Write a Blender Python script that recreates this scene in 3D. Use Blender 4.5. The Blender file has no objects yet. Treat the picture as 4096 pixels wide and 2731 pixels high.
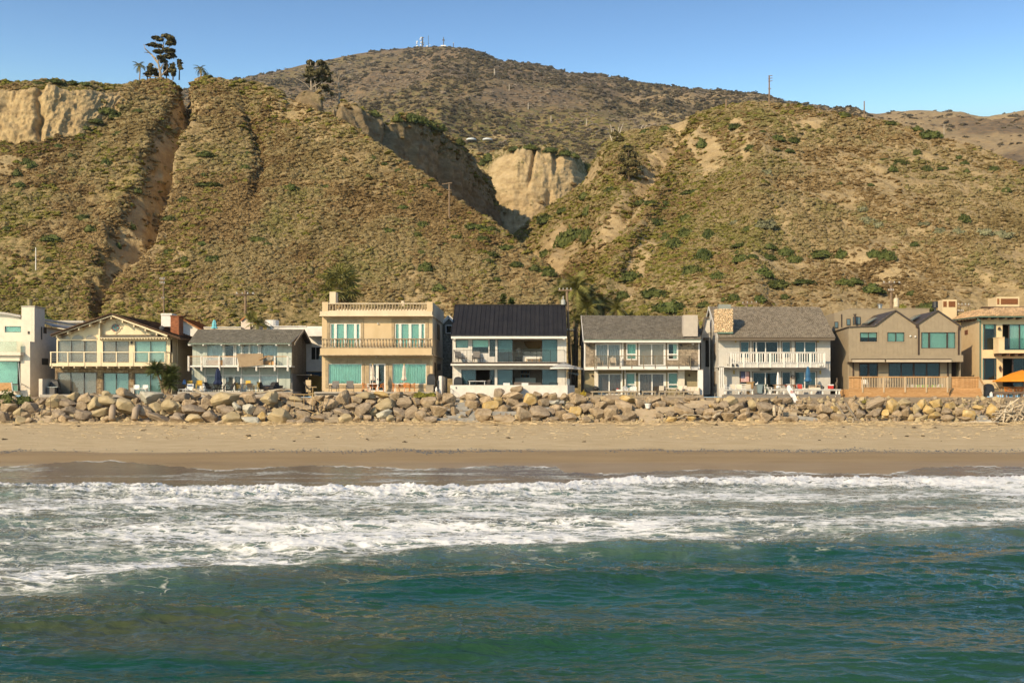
import bpy, bmesh, math, random
import numpy as np
from mathutils import Vector, Matrix
R = random.Random(7)
NP = np.random.RandomState(11)
sc = bpy.context.scene
EYE = 4.6            # camera height above the sea, metres
F = 4600.0           # focal length in photograph pixels (photograph 4096 wide)
CX, CY = 2162.0, 1592.0   # vanishing point of the street-normal direction in the photograph
cam = bpy.data.cameras.new('camera'); camo = bpy.data.objects.new('camera', cam)
sc.collection.objects.link(camo); sc.camera = camo
camo.location = (0, 0, EYE); camo.rotation_euler = (math.radians(90), 0, 0)
cam.sensor_width = 36; cam.lens = 36 * F / 4096
cam.shift_x = -(CX - 2048) / 4096; cam.shift_y = (CY - 1365.5) / 4096
cam.clip_start = .5; cam.clip_end = 20000
SUN_EL, SUN_AZ = math.radians(27), math.radians(37)     # azimuth: angle from straight behind the camera towards its left
w = bpy.data.worlds.new('World'); sc.world = w; w.use_nodes = True
nt = w.node_tree; bg = nt.nodes['Background']
sky = nt.nodes.new('ShaderNodeTexSky'); sky.sky_type = 'NISHITA'; sky.sun_disc = False
sky.sun_elevation = SUN_EL; sky.sun_rotation = math.radians(180) + SUN_AZ
sky.altitude = 0; sky.air_density = 1.0; sky.dust_density = 1.6; sky.ozone_density = 2.2
g = nt.nodes.new('ShaderNodeTexCoord'); sx = nt.nodes.new('ShaderNodeSeparateXYZ'); cx_ = nt.nodes.new('ShaderNodeCombineXYZ'); mm = nt.nodes.new('ShaderNodeMath'); mm.operation = 'MULTIPLY_ADD'; mm.inputs[1].default_value = 3.0; mm.inputs[2].default_value = -.61; mx_ = nt.nodes.new('ShaderNodeMath'); mx_.operation = 'MAXIMUM'; mx_.inputs[1].default_value = .07   # lookup elevation remapped: lifts the sky's pale horizon to the hilltops, blue steepens above
nt.links.new(g.outputs['Generated'], sx.inputs[0]); nt.links.new(sx.outputs[0], cx_.inputs[0]); nt.links.new(sx.outputs[1], cx_.inputs[1]); nt.links.new(sx.outputs[2], mm.inputs[0]); nt.links.new(mm.outputs[0], mx_.inputs[0]); nt.links.new(mx_.outputs[0], cx_.inputs[2])
vn = nt.nodes.new('ShaderNodeVectorMath'); vn.operation = 'NORMALIZE'; nt.links.new(cx_.outputs[0], vn.inputs[0]); nt.links.new(vn.outputs[0], sky.inputs[0])
tn = nt.nodes.new('ShaderNodeMix'); tn.data_type = 'RGBA'; tn.blend_type = 'MULTIPLY'; tn.inputs[0].default_value = 1; tn.inputs[7].default_value = (.72, .96, 1.12, 1); nt.links.new(sky.outputs[0], tn.inputs[6]); nt.links.new(tn.outputs[2], bg.inputs[0]); bg.inputs[1].default_value = 0.15
sun = bpy.data.lights.new('sun', 'SUN'); sun.energy = 5.0; sun.angle = math.radians(.5); sun.color = (1, .785, .50)
suno = bpy.data.objects.new('sun', sun); sc.collection.objects.link(suno)
ldir = Vector((math.sin(SUN_AZ) * math.cos(SUN_EL), math.cos(SUN_AZ) * math.cos(SUN_EL), -math.sin(SUN_EL)))
suno.rotation_euler = ldir.to_track_quat('-Z', 'Y').to_euler()
sc.view_settings.view_transform = 'Standard'; sc.view_settings.look = 'None'
sc.view_settings.exposure = 0.14; sc.view_settings.gamma = 1; sc.view_settings.use_curve_mapping = False

sc.cycles.max_bounces = 6; sc.cycles.volume_bounces = 0; sc.cycles.sample_clamp_indirect = 3
def W(px, py, Y):   # a point seen at px,py of the photograph that stands Y metres from the camera plane
    return ((px - CX) * Y / F, Y, EYE + (CY - py) * Y / F)
def WX(px, Y): return (px - CX) * Y / F
def WZ(py, Y): return EYE + (CY - py) * Y / F

_perm = np.arange(4096); np.random.RandomState(3).shuffle(_perm)
_rv = np.random.RandomState(5).rand(4096) * 2 - 1
def vnoise(x, y, z=0.0):
    x = np.asarray(x, float); y = np.asarray(y, float); z = np.asarray(z, float) + np.zeros_like(x)
    xi = np.floor(x).astype(int); yi = np.floor(y).astype(int); zi = np.floor(z).astype(int)
    xf = x - xi; yf = y - yi; zf = z - zi
    xf = xf * xf * xf * (xf * (xf * 6 - 15) + 10); yf = yf * yf * yf * (yf * (yf * 6 - 15) + 10); zf = zf * zf * (3 - 2 * zf)
    def h(a, b, c): return _rv[_perm[(_perm[(_perm[a & 4095] + b) & 4095] + c) & 4095]]
    r = 0
    for dz in (0, 1):
        a = h(xi, yi, zi + dz); b = h(xi + 1, yi, zi + dz); c = h(xi, yi + 1, zi + dz); d = h(xi + 1, yi + 1, zi + dz)
        v = (a * (1 - xf) + b * xf) * (1 - yf) + (c * (1 - xf) + d * xf) * yf
        r = r + v * (zf if dz else 1 - zf)
    return r
def fbm(x, y, z=0.0, o=4, g=.5):
    s = 0; a = 1; t = 0
    for i in range(o):
        s = s + a * vnoise(x * 2 ** i + 17.3 * i, y * 2 ** i + 9.1 * i, z * 2 ** i); t += a; a *= g
    return s / t
def ridge(x, y, z=0.0, o=4):
    s = 0; a = 1; t = 0
    for i in range(o):
        s = s + a * (1 - 2 * np.abs(vnoise(x * 2 ** i + 31.7 * i, y * 2 ** i, z * 2 ** i))); t += a; a *= .5
    return s / t
def sstep(a, b, x):
    t = np.clip((x - a) / (b - a), 0, 1); return t * t * (3 - 2 * t)

MATS = {}
def lk(nt, a, b): nt.links.new(a, b)
def M(name, cols, rough=.8, scale=3.0, stretch=(1, 1, 1), bump=0.0, bscale=20.0, spec=.3, metal=0.0, rnd=0.0, detail=4.0,
      attr=None, dist=.6, coat=0.0, hue=0.0, spread=1.0, bdist=.05):
    if name in MATS: return MATS[name]
    m = bpy.data.materials.new(name); MATS[name] = m; m.use_nodes = True; nt = m.node_tree; b = nt.nodes['Principled BSDF']
    if isinstance(cols[0], (int, float)): cols = [cols]
    tc = nt.nodes.new('ShaderNodeTexCoord'); mp = nt.nodes.new('ShaderNodeMapping'); mp.inputs['Scale'].default_value = stretch
    lk(nt, tc.outputs['Object'], mp.inputs[0])
    b.inputs['Roughness'].default_value = rough; b.inputs['Specular IOR Level'].default_value = spec; b.inputs['Metallic'].default_value = metal
    if coat: b.inputs['Coat Weight'].default_value = coat
    if len(cols) > 1:
        n = nt.nodes.new('ShaderNodeTexNoise'); n.inputs['Scale'].default_value = scale; n.inputs['Detail'].default_value = detail
        n.inputs['Roughness'].default_value = .6; n.inputs['Distortion'].default_value = dist
        lk(nt, mp.outputs[0], n.inputs[0])
        cr = nt.nodes.new('ShaderNodeValToRGB'); els = cr.color_ramp.elements
        k = len(cols); lo, hi = .5 - .18 * spread, .5 + .18 * spread
        while len(els) < k: els.new(.5)
        for i, c in enumerate(cols):
            els[i].position = lo + (hi - lo) * i / (k - 1); els[i].color = (*c, 1)
        lk(nt, n.outputs[0], cr.inputs[0]); out = cr.outputs[0]
    else:
        rg = nt.nodes.new('ShaderNodeRGB'); rg.outputs[0].default_value = (*cols[0], 1); out = rg.outputs[0]
    if rnd or hue or attr:
        hs = nt.nodes.new('ShaderNodeHueSaturation'); lk(nt, out, hs.inputs['Color'])
        if attr:
            src = nt.nodes.new('ShaderNodeAttribute'); src.attribute_name = attr; so = src.outputs['Fac']
        else:
            src = nt.nodes.new('ShaderNodeObjectInfo'); so = src.outputs['Random']
        mr = nt.nodes.new('ShaderNodeMapRange'); lk(nt, so, mr.inputs[0]); mr.inputs[3].default_value = 1 - rnd; mr.inputs[4].default_value = 1 + rnd
        lk(nt, mr.outputs[0], hs.inputs['Value'])
        if hue:
            ml = nt.nodes.new('ShaderNodeMath'); ml.operation = 'MULTIPLY'; ml.inputs[1].default_value = 7.31; lk(nt, so, ml.inputs[0])
            fr = nt.nodes.new('ShaderNodeMath'); fr.operation = 'FRACT'; lk(nt, ml.outputs[0], fr.inputs[0])
            mh = nt.nodes.new('ShaderNodeMapRange'); lk(nt, fr.outputs[0], mh.inputs[0]); mh.inputs[3].default_value = .5 - hue; mh.inputs[4].default_value = .5 + hue
            lk(nt, mh.outputs[0], hs.inputs['Hue'])
        out = hs.outputs[0]
    lk(nt, out, b.inputs['Base Color'])
    if bump:
        n2 = nt.nodes.new('ShaderNodeTexNoise'); n2.inputs['Scale'].default_value = bscale; n2.inputs['Detail'].default_value = 5; lk(nt, mp.outputs[0], n2.inputs[0])
        bp = nt.nodes.new('ShaderNodeBump'); bp.inputs['Strength'].default_value = bump; bp.inputs['Distance'].default_value = bdist
        lk(nt, n2.outputs[0], bp.inputs['Height']); lk(nt, bp.outputs[0], b.inputs['Normal'])
    return m
def pl(name, c, rough=.7, **k): return M(name, [c, tuple(v * .86 for v in c)], rough=rough, scale=1.7, **k)

COL = sc.collection
WLOC = {}
def tag(o, label=None, cat=None, group=None, kind=None):
    if label: o['label'] = label
    if cat: o['category'] = cat
    if group: o['group'] = group
    if kind: o['kind'] = kind
    return o
def tg(name, loc, label, cat, group=None):
    o = bpy.data.objects.new(name, None); COL.objects.link(o); o.location = loc; o.empty_display_size = .2
    WLOC[o] = Vector(loc); return tag(o, label, cat, group)
def link_mesh(name, me, parent=None, loc=None):
    o = bpy.data.objects.new(name, me); COL.objects.link(o)
    if loc is not None: o.location = loc
    if parent is not None:
        o.parent = parent
        WLOC[o] = WLOC.get(parent, Vector()) + (Vector(loc) if loc is not None else Vector())
    else: WLOC[o] = Vector(loc) if loc is not None else Vector()
    return o
def copy_tree(o, parent=None, loc=None, rz=None, scale=None):
    c = o.copy(); COL.objects.link(c); c.parent = parent
    if loc is not None: c.location = loc
    if rz is not None: c.rotation_euler = (c.rotation_euler[0], c.rotation_euler[1], rz)
    if scale is not None: c.scale = scale
    for ch in list(o.children): copy_tree(ch, c)
    return c

class MB:
    def __init__(s): s.v = []; s.f = []; s.a = None; s.sm = False
    def box(s, x0, x1, y0, y1, z0, z1):
        if x0 > x1: x0, x1 = x1, x0
        if y0 > y1: y0, y1 = y1, y0
        if z0 > z1: z0, z1 = z1, z0
        b = len(s.v)
        s.v += [(x0, y0, z0), (x1, y0, z0), (x1, y1, z0), (x0, y1, z0), (x0, y0, z1), (x1, y0, z1), (x1, y1, z1), (x0, y1, z1)]
        s.f += [(b, b + 3, b + 2, b + 1), (b + 4, b + 5, b + 6, b + 7), (b, b + 1, b + 5, b + 4), (b + 1, b + 2, b + 6, b + 5), (b + 2, b + 3, b + 7, b + 6), (b + 3, b, b + 4, b + 7)]
        return s
    def pb(s, px0, px1, py0, py1, Y, d=.1):     # box measured on the photograph at depth Y, d metres deep
        return s.box(WX(px0, Y), WX(px1, Y), Y, Y + d, WZ(py0, Y), WZ(py1, Y))
    def bar(s, p, q, wd, h=None):               # rectangular bar from p to q
        h = h or wd; p = Vector(p); q = Vector(q); d = (q - p).normalized()
        up = Vector((0, 0, 1)) if abs(d.z) < .9 else Vector((0, 1, 0))
        sx = d.cross(up).normalized() * wd / 2; sz = sx.cross(d).normalized() * h / 2; b = len(s.v)
        for c in (p, q):
            for a, e in ((-1, -1), (1, -1), (1, 1), (-1, 1)): s.v.append(tuple(c + sx * a + sz * e))
        s.f += [(b, b + 1, b + 2, b + 3), (b + 7, b + 6, b + 5, b + 4)]
        for i in range(4): j = (i + 1) % 4; s.f.append((b + i, b + 4 + i, b + 4 + j, b + j))
        return s
    def tube(s, pts, r, n=6, caps=True):        # tube through points; r one radius or one per point
        pts = [Vector(p) for p in pts]; rs = r if isinstance(r, (list, tuple)) else [r] * len(pts); b = len(s.v)
        ref = Vector((0, 0, 1))
        for i, p in enumerate(pts):
            d = (pts[min(i + 1, len(pts) - 1)] - pts[max(i - 1, 0)]).normalized()
            u = d.cross(ref if abs(d.dot(ref)) < .95 else Vector((1, 0, 0))).normalized(); v = d.cross(u)
            for k in range(n):
                a = 2 * math.pi * k / n; s.v.append(tuple(p + (u * math.cos(a) + v * math.sin(a)) * rs[i]))
        for i in range(len(pts) - 1):
            for k in range(n):
                j = (k + 1) % n; s.f.append((b + i * n + k, b + i * n + j, b + (i + 1) * n + j, b + (i + 1) * n + k))
        if caps:
            s.f.append(tuple(b + k for k in range(n))[::-1]); s.f.append(tuple(b + (len(pts) - 1) * n + k for k in range(n)))
        return s
    def lathe(s, c, prof, n=10):                # prof: (radius, z) list around centre c
        b = len(s.v); c = Vector(c)
        for r, z in prof:
            for k in range(n):
                a = 2 * math.pi * k / n; s.v.append((c.x + r * math.cos(a), c.y + r * math.sin(a), c.z + z))
        for i in range(len(prof) - 1):
            for k in range(n):
                j = (k + 1) % n; s.f.append((b + i * n + k, b + i * n + j, b + (i + 1) * n + j, b + (i + 1) * n + k))
        s.f.append(tuple(b + k for k in range(n))[::-1]); s.f.append(tuple(b + (len(prof) - 1) * n + k for k in range(n)))
        return s
    def prism(s, poly, y0, y1):                 # poly of (x,z) extruded along y
        b = len(s.v); n = len(poly)
        for y in (y0, y1): s.v += [(x, y, z) for x, z in poly]
        s.f.append(tuple(range(b, b + n))); s.f.append(tuple(range(b + 2 * n - 1, b + n - 1, -1)))
        for i in range(n): j = (i + 1) % n; s.f.append((b + i, b + n + i, b + n + j, b + j))
        return s
    def ppoly(s, pts, Y, d): return s.prism([(WX(a, Y), WZ(b, Y)) for a, b in pts], Y, Y + d)
    def xprism(s, poly, x0, x1):                # poly of (y,z) extruded along x
        b = len(s.v); n = len(poly)
        for x in (x0, x1): s.v += [(x, y, z) for y, z in poly]
        s.f.append(tuple(range(b, b + n))); s.f.append(tuple(range(b + 2 * n - 1, b + n - 1, -1)))
        for i in range(n): j = (i + 1) % n; s.f.append((b + i, b + n + i, b + n + j, b + j))
        return s
    def slab(s, a, b_, c, d, th):               # quad a b c d thickened downwards along its normal by th
        a, b_, c, d = map(Vector, (a, b_, c, d)); n = (b_ - a).cross(d - a).normalized() * th; i = len(s.v)
        s.v += [tuple(p) for p in (a, b_, c, d)] + [tuple(p - n) for p in (a, b_, c, d)]
        s.f += [(i, i + 1, i + 2, i + 3), (i + 7, i + 6, i + 5, i + 4)]
        for k in range(4): j = (k + 1) % 4; s.f.append((i + k, i + 4 + k, i + 4 + j, i + j))
        return s
    def ball(s, c, r, n=8, m=5, sq=(1, 1, 1)):
        prof = []
        b = len(s.v); c = Vector(c)
        s.v.append((c.x, c.y, c.z - r * sq[2]))
        for i in range(1, m):
            t = math.pi * i / m
            for k in range(n):
                a = 2 * math.pi * k / n
                s.v.append((c.x + r * sq[0] * math.sin(t) * math.cos(a), c.y + r * sq[1] * math.sin(t) * math.sin(a), c.z - r * sq[2] * math.cos(t)))
        s.v.append((c.x, c.y, c.z + r * sq[2])); e = len(s.v) - 1
        for k in range(n):
            j = (k + 1) % n
            s.f.append((b, b + 1 + j, b + 1 + k)); s.f.append((e, e - n + k, e - n + j))
            for i in range(m - 2): o = b + 1 + i * n; s.f.append((o + k, o + j, o + n + j, o + n + k))
        return s
    def add(s, vs, fs):
        b = len(s.v); s.v += [tuple(v) for v in vs]; s.f += [tuple(i + b for i in f) for f in fs]; return s
    def mesh(s, name, mat, off=(0, 0, 0), fix=True):
        me = bpy.data.meshes.new(name); o = Vector(off)
        me.from_pydata([(a - o.x, b - o.y, c - o.z) for a, b, c in s.v], [], s.f)
        if fix:
            bm = bmesh.new(); bm.from_mesh(me); bmesh.ops.recalc_face_normals(bm, faces=bm.faces); bm.to_mesh(me); bm.free()
        if s.sm: me.shade_smooth()
        if mat: me.materials.append(mat)
        return me
    def B(s, name, mat, parent=None, label=None, cat=None, group=None, kind=None, fix=True):
        if not s.v: return None
        if parent is None:
            xs = np.array(s.v); lo = xs.min(0); hi = xs.max(0); loc = ((lo[0] + hi[0]) / 2, (lo[1] + hi[1]) / 2, lo[2])
            if kind: loc = (0, 0, 0)
            o = link_mesh(name, s.mesh(name, mat, loc, fix), None, loc)
        else:
            o = link_mesh(name, s.mesh(name, mat, WLOC[parent], fix), parent); WLOC[o] = WLOC[parent].copy()
        return tag(o, label, cat, group, kind)
def grid_mesh(name, V, nu, nv, mat, attrs=None, smooth=True, flip=False):
    me = bpy.data.meshes.new(name); V = V.reshape(-1, 3).astype(np.float32)
    i = np.arange(nv - 1)[:, None] * nu + np.arange(nu - 1)[None, :]
    q = np.stack([i, i + 1, i + nu + 1, i + nu], -1).reshape(-1, 4)
    if flip: q = q[:, ::-1]
    me.vertices.add(len(V)); me.vertices.foreach_set('co', V.ravel())
    me.loops.add(q.size); me.loops.foreach_set('vertex_index', q.ravel().astype(np.int32))
    me.polygons.add(len(q)); me.polygons.foreach_set('loop_start', np.arange(0, q.size, 4, dtype=np.int32)); me.polygons.foreach_set('loop_total', np.full(len(q), 4, np.int32))
    me.update(calc_edges=True)
    for k, a in (attrs or {}).items():
        at = me.attributes.new(k, 'FLOAT', 'POINT'); at.data.foreach_set('value', a.ravel().astype(np.float32))
    if smooth: me.shade_smooth()
    me.materials.append(mat); return me
def soil_material(name, scrub, soil, cliff, sc1=.12):
    m = bpy.data.materials.new(name); m.use_nodes = True; nt = m.node_tree; b = nt.nodes['Principled BSDF']
    b.inputs['Roughness'].default_value = .95; b.inputs['Specular IOR Level'].default_value = .1
    tc = nt.nodes.new('ShaderNodeTexCoord')
    def noise(s, d=6, r=.65, st=(1, 1, 1)):
        mp = nt.nodes.new('ShaderNodeMapping'); mp.inputs['Scale'].default_value = st; lk(nt, tc.outputs['Object'], mp.inputs[0])
        n = nt.nodes.new('ShaderNodeTexNoise'); n.inputs['Scale'].default_value = s; n.inputs['Detail'].default_value = d; n.inputs['Roughness'].default_value = r
        lk(nt, mp.outputs[0], n.inputs[0]); return n.outputs[0]
    def ramp(src, cols, lo=.32, hi=.68):
        cr = nt.nodes.new('ShaderNodeValToRGB'); e = cr.color_ramp.elements
        while len(e) < len(cols): e.new(.5)
        for i, c in enumerate(cols): e[i].position = lo + (hi - lo) * i / (len(cols) - 1); e[i].color = (*c, 1)
        lk(nt, src, cr.inputs[0]); return cr.outputs[0]
    def mix(f, a, c):
        x = nt.nodes.new('ShaderNodeMix'); x.data_type = 'RGBA'; lk(nt, f, x.inputs[0]); lk(nt, a, x.inputs[6]); lk(nt, c, x.inputs[7]); return x.outputs[2]
    def math2(op, a, c):
        x = nt.nodes.new('ShaderNodeMath'); x.operation = op
        for i, v in enumerate((a, c)):
            if isinstance(v, (int, float)): x.inputs[i].default_value = v
            else: lk(nt, v, x.inputs[i])
        return x.outputs[0]
    ab = nt.nodes.new('ShaderNodeAttribute'); ab.attribute_name = 'bare'
    ag = nt.nodes.new('ShaderNodeAttribute'); ag.attribute_name = 'green'
    c_scrub = ramp(noise(sc1 * 3), scrub)
    c_green = ramp(noise(sc1 * 4), [(.10, .10, .025), (.17, .15, .045), (.25, .20, .075)])
    c_soil = ramp(noise(sc1 * 6), soil)
    c_cliff = ramp(noise(.25, 8, .7, (1, 1, 2.2)), cliff, .3, .7)
    base = mix(ag.outputs['Fac'], c_scrub, c_green)
    patch = nt.nodes.new('ShaderNodeMapRange'); lk(nt, noise(sc1 * 8, 5, .7), patch.inputs[0]); patch.inputs[1].default_value = .47; patch.inputs[2].default_value = .56
    base = mix(math2('MULTIPLY', patch.outputs[0], .8), base, c_soil)
    col = mix(ab.outputs['Fac'], base, c_cliff); lk(nt, col, b.inputs['Base Color'])
    bp = nt.nodes.new('ShaderNodeBump'); bp.inputs['Strength'].default_value = .9; bp.inputs['Distance'].default_value = .5
    lk(nt, noise(1.1, 8, .7), bp.inputs['Height']); lk(nt, bp.outputs[0], b.inputs['Normal'])
    return m
LAYERS = []
def loft(name, cols, du, segs, disp, attrs, mat, rough=0, smooth_u=30):
    us = sorted(cols); u = np.arange(us[0], us[-1] + .1, du); nr = len(cols[us[0]])
    Yc = np.array([[cols[k][j][0] for k in us] for j in range(nr)], float); Zc = np.array([[cols[k][j][1] for k in us] for j in range(nr)], float)
    k = int(smooth_u / du) * 2 + 1; ker = np.hanning(k + 2)[1:-1]; ker /= ker.sum()
    def up(row):
        r = np.interp(u, us, row); p = np.pad(r, k // 2, mode='edge'); return np.convolve(p, ker, 'valid')
    Yr = np.array([up(r) for r in Yc]); Zr = np.array([up(r) for r in Zc])
    vv = np.concatenate([[0]] + [i + (np.arange(segs[i]) + 1) / segs[i] for i in range(nr - 1)])
    i0 = np.minimum(vv.astype(int), nr - 2); t = (vv - i0)[:, None]
    Y = Yr[i0] * (1 - t) + Yr[i0 + 1] * t; Z = Zr[i0] * (1 - t) + Zr[i0 + 1] * t
    for _ in range(rough):
        Y[1:-1] = (Y[:-2] + 2 * Y[1:-1] + Y[2:]) / 4; Z[1:-1] = (Z[:-2] + 2 * Z[1:-1] + Z[2:]) / 4
    U = np.broadcast_to(u, Y.shape); X = (U - CX) * Y / F
    P = np.stack([X, Y, Z], -1)
    PY = CY - (Z - EYE) * F / Y
    du_ = np.gradient(P, axis=1); dv_ = np.gradient(P, axis=0); N = np.cross(du_, dv_); N /= np.linalg.norm(N, axis=-1, keepdims=True) + 1e-9
    P = disp(P, N, U, PY, vv[:, None] + 0 * Y)
    A = attrs(P, U, PY, vv[:, None] + 0 * Y, N)
    me = grid_mesh(name, P, len(u), len(vv), mat, A)
    o = link_mesh(name, me); tag(o, kind='structure')
    L = dict(P=P, u=u, U=CX + P[..., 0] * F / P[..., 1], PY=CY - (P[..., 2] - EYE) * F / P[..., 1], vv=vv, A=A, o=o, N=N); LAYERS.append(L); return L
def pick(px, py, layers=None):      # first hill surface met on the line of sight through px,py
    best = None
    for L in (layers or LAYERS):
        if px < L['u'][0] or px > L['u'][-1]: continue
        i = int(np.clip(np.searchsorted(L['u'], px), 0, len(L['u']) - 1)); c = L['PY'][:, i]
        k = np.where((c[:-1] - py) * (c[1:] - py) <= 0)[0]
        if len(k):
            p = L['P'][k[0], i]
            if best is None or p[1] < best[1]: best = p
    return None if best is None else Vector(best)
def zof(py, Y): return EYE + (CY - py) * Y / F
def yl(py, s, y0=150, z0=5.0): return (y0 * s - (z0 - EYE)) / (s - (CY - py) / F)
def bluff_col(crest, s, cb=None, ct=None, dy=5, back='flat', y0=150):
    cb = cb or crest + 60; ct = ct if ct is not None else crest + 20
    pys = [1580 + (cb - 1580) * f for f in (.35, .7, 1)]
    rows = [(y0, 5.0)] + [(yl(p, s, y0), zof(p, yl(p, s, y0))) for p in pys]
    yc = rows[-1][0] + (dy if ct < cb - 60 else max(2, yl(ct, s, y0) - rows[-1][0])); rows.append((yc, zof(ct, yc)))
    yk = yc + (7 if ct < cb - 60 else max(1.5, yl(crest, s, y0) - yl(ct, s, y0))); zk = zof(crest, yk); rows.append((yk, zk))
    if back == 'flat': rows += [(yk + 25, zk - .5), (yk + 110, zk - 4)]
    else: rows += [(yk + 9, zk - 12), (yk + 22, 5.0)]
    return rows
tan3 = [(.27, .19, .10), (.43, .315, .165), (.55, .42, .23)]
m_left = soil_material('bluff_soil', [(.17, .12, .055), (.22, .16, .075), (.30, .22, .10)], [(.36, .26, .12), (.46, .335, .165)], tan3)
m_cliff = soil_material('shaded_sandstone_cliff', [(.12, .085, .05), (.17, .13, .08), (.24, .18, .11)], [(.33, .24, .14), (.42, .32, .19)], [(.13, .09, .05), (.235, .175, .10), (.37, .28, .165)])  # same rock as the canyon head, darkened so the colour carries the wall's shade
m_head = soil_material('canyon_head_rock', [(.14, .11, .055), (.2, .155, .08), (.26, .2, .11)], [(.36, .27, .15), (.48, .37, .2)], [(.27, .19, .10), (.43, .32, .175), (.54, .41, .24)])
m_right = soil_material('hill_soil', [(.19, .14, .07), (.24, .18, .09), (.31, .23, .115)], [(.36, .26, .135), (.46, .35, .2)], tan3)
m_mtn = soil_material('mountain_soil', [(.10, .08, .055), (.14, .108, .07), (.19, .14, .085)], [(.20, .13, .07), (.27, .18, .095)], tan3, .02)

GL = ([331, 453, 522, 575, 731, 871, 940, 1062, 1200, 1330], [716, 690, 612, 585, 553, 492, 435, 405, 380, 370])
GR = ([331, 470, 505, 610, 818, 975, 1045, 1115, 1200, 1330], [748, 768, 735, 695, 660, 600, 530, 430, 400, 385])
def gully(U, PY):
    a = np.interp(PY, *GL) - 10 + 30 * vnoise(PY / 36, 0 * PY) - 12 + 12 * vnoise(PY / 11, 0 * PY + 4); b = np.interp(PY, *GR) + 12 * vnoise(PY / 37, 0 * PY + 9)
    b = b + 20
    s = (U - a) / np.maximum(b - a, 5); d = np.where(s < .7, s / .62, (1 - s) / .24); d = np.clip(d, 0, 1)
    return d, s
cA = {-420: bluff_col(352, .62, 600, 385), 0: bluff_col(345, .62, 590, 385), 150: bluff_col(335, .62, 590, 372), 330: bluff_col(338, .62, 560, 378), 430: bluff_col(340, .63, 500, 385),
      560: bluff_col(336, .65, 430, 380), 640: bluff_col(328, .65), 900: bluff_col(325, .65), 1040: bluff_col(345, .65), 1080: bluff_col(352, .65, 470, 372, 9, 'drop'), 1180: bluff_col(405, .65, 480, 420, 4, 'drop'), 1250: bluff_col(440, .65, back='drop'),
      1340: bluff_col(478, .65, back='drop'), 1480: bluff_col(575, .65, back='drop'), 1650: bluff_col(675, .64, back='drop'), 1800: bluff_col(775, .63, back='drop'), 1920: bluff_col(870, .63, back='drop'), 2010: bluff_col(930, .62, back='drop'), 2130: bluff_col(1030, .61, back='drop'),
      2240: bluff_col(1120, .6, back='drop'), 2330: bluff_col(1230, .6, back='drop'), 2420: bluff_col(1400, .6, back='drop')}
def dA(P, N, U, PY, v):
    x, y, z = P[..., 0], P[..., 1], P[..., 2]
    face = sstep(0, .35, v) * (1 - sstep(5.0, 5.3, v))
    d = 1.1 * ridge(x * .055 + .1 * fbm(x * .1, z * .1), z * .018 + 5) + .55 * fbm(x * .16, z * .11 + y * .08, 3.0) + .22 * fbm(x * .8, z * .8, 7.0, 3)
    cl = sstep(3.0, 3.15, v) * (1 - sstep(4.0, 4.2, v)) * (1 - sstep(560, 700, U))
    d = d * (1 - .4 * cl) + cl * (1.1 * ridge(x * .16, z * .05, 2.0) + .7 * fbm(x * .4, z * .3, 5.0) + .5 * ridge(x * 1.1, z * .7, 15.))
    g, s = gully(U, PY); g = g * sstep(1330, 1180, PY) * (1 - sstep(6.2, 6.9, v))
    d = d * face * (1 - .5 * g) + g * (-9.5 + 1.6 * ridge(x * .25, z * .12) + 1.6 * fbm(x * .5, z * .4, 6.) + .7 * ridge(x * .9, z * .5, 2.))
    r2 = np.exp(-((U - np.interp(PY, [360, 620, 800, 1000], [960, 1050, 1010, 1000])) / 22) ** 2) * sstep(360, 470, PY) * sstep(900, 640, PY); d = d - 1.8 * r2
    r3 = np.exp(-((U - 160 + 14 * fbm(PY / 40, 0 * PY)) / 13) ** 2) * cl; d = d - 2.0 * r3
    P = P + N * d[..., None] * np.array([1, 1, 1]); return P
def aA(P, U, PY, v, N):
    x, y, z = P[..., 0], P[..., 1], P[..., 2]
    nz = fbm(x * .12, z * .12, 1.0); n2 = fbm(x * .5, z * .5, 4.0)
    cl = sstep(3.0, 3.1, v + .1 * n2) * (1 - sstep(4.05, 4.25, v)) * (1 - sstep(400, 640, U + 120 * n2))
    g, s = gully(U, PY); g = np.maximum(sstep(.05, .3, g) * (.92 + .3 * n2), sstep(.75, .8, s) * sstep(1.25, 1.0, s + .35 * n2) * (.75 + .5 * n2)) * sstep(1220, 1100, PY)
    rim = sstep(1010, 1080, U) * sstep(95, 30, PY - np.interp(U, [1060, 1200, 1340, 1480], [350, 415, 478, 575]) + 60 * nz) * (1 - sstep(1360, 1450, U)) * np.clip(.5 + 1.3 * n2, 0, 1)
    spine = np.exp(-((U - np.interp(PY, [330, 600, 800, 1100, 1300], [1130, 1330, 1420, 1600, 1700])) / 150) ** 2) * sstep(-.15, .45, n2 + nz) * .8
    low = sstep(960, 1010, PY) * sstep(1130, 1080, PY) * np.exp(-((U - 680) / 120) ** 2) * sstep(-.2, .3, n2)
    left = sstep(600, 640, PY) * sstep(900, 700, PY) * sstep(200, 40, U + (PY - 640)) * sstep(.0, .4, nz + .3)
    bare = np.clip(np.maximum.reduce([cl, g, rim, spine, low, left * .7]), 0, 1)
    green = np.clip(sstep(-.1, .35, nz) * (.35 + .5 * sstep(900, 300, U)) + .6 * sstep(1060, 1250, PY) * sstep(1500, 700, U) + .5 * sstep(380, 340, PY), 0, 1)
    return dict(bare=bare, green=green)
LA = loft('bluff', cA, 4, [10, 80, 75, 75, 45, 14, 5, 3], dA, aA, m_left)
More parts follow.
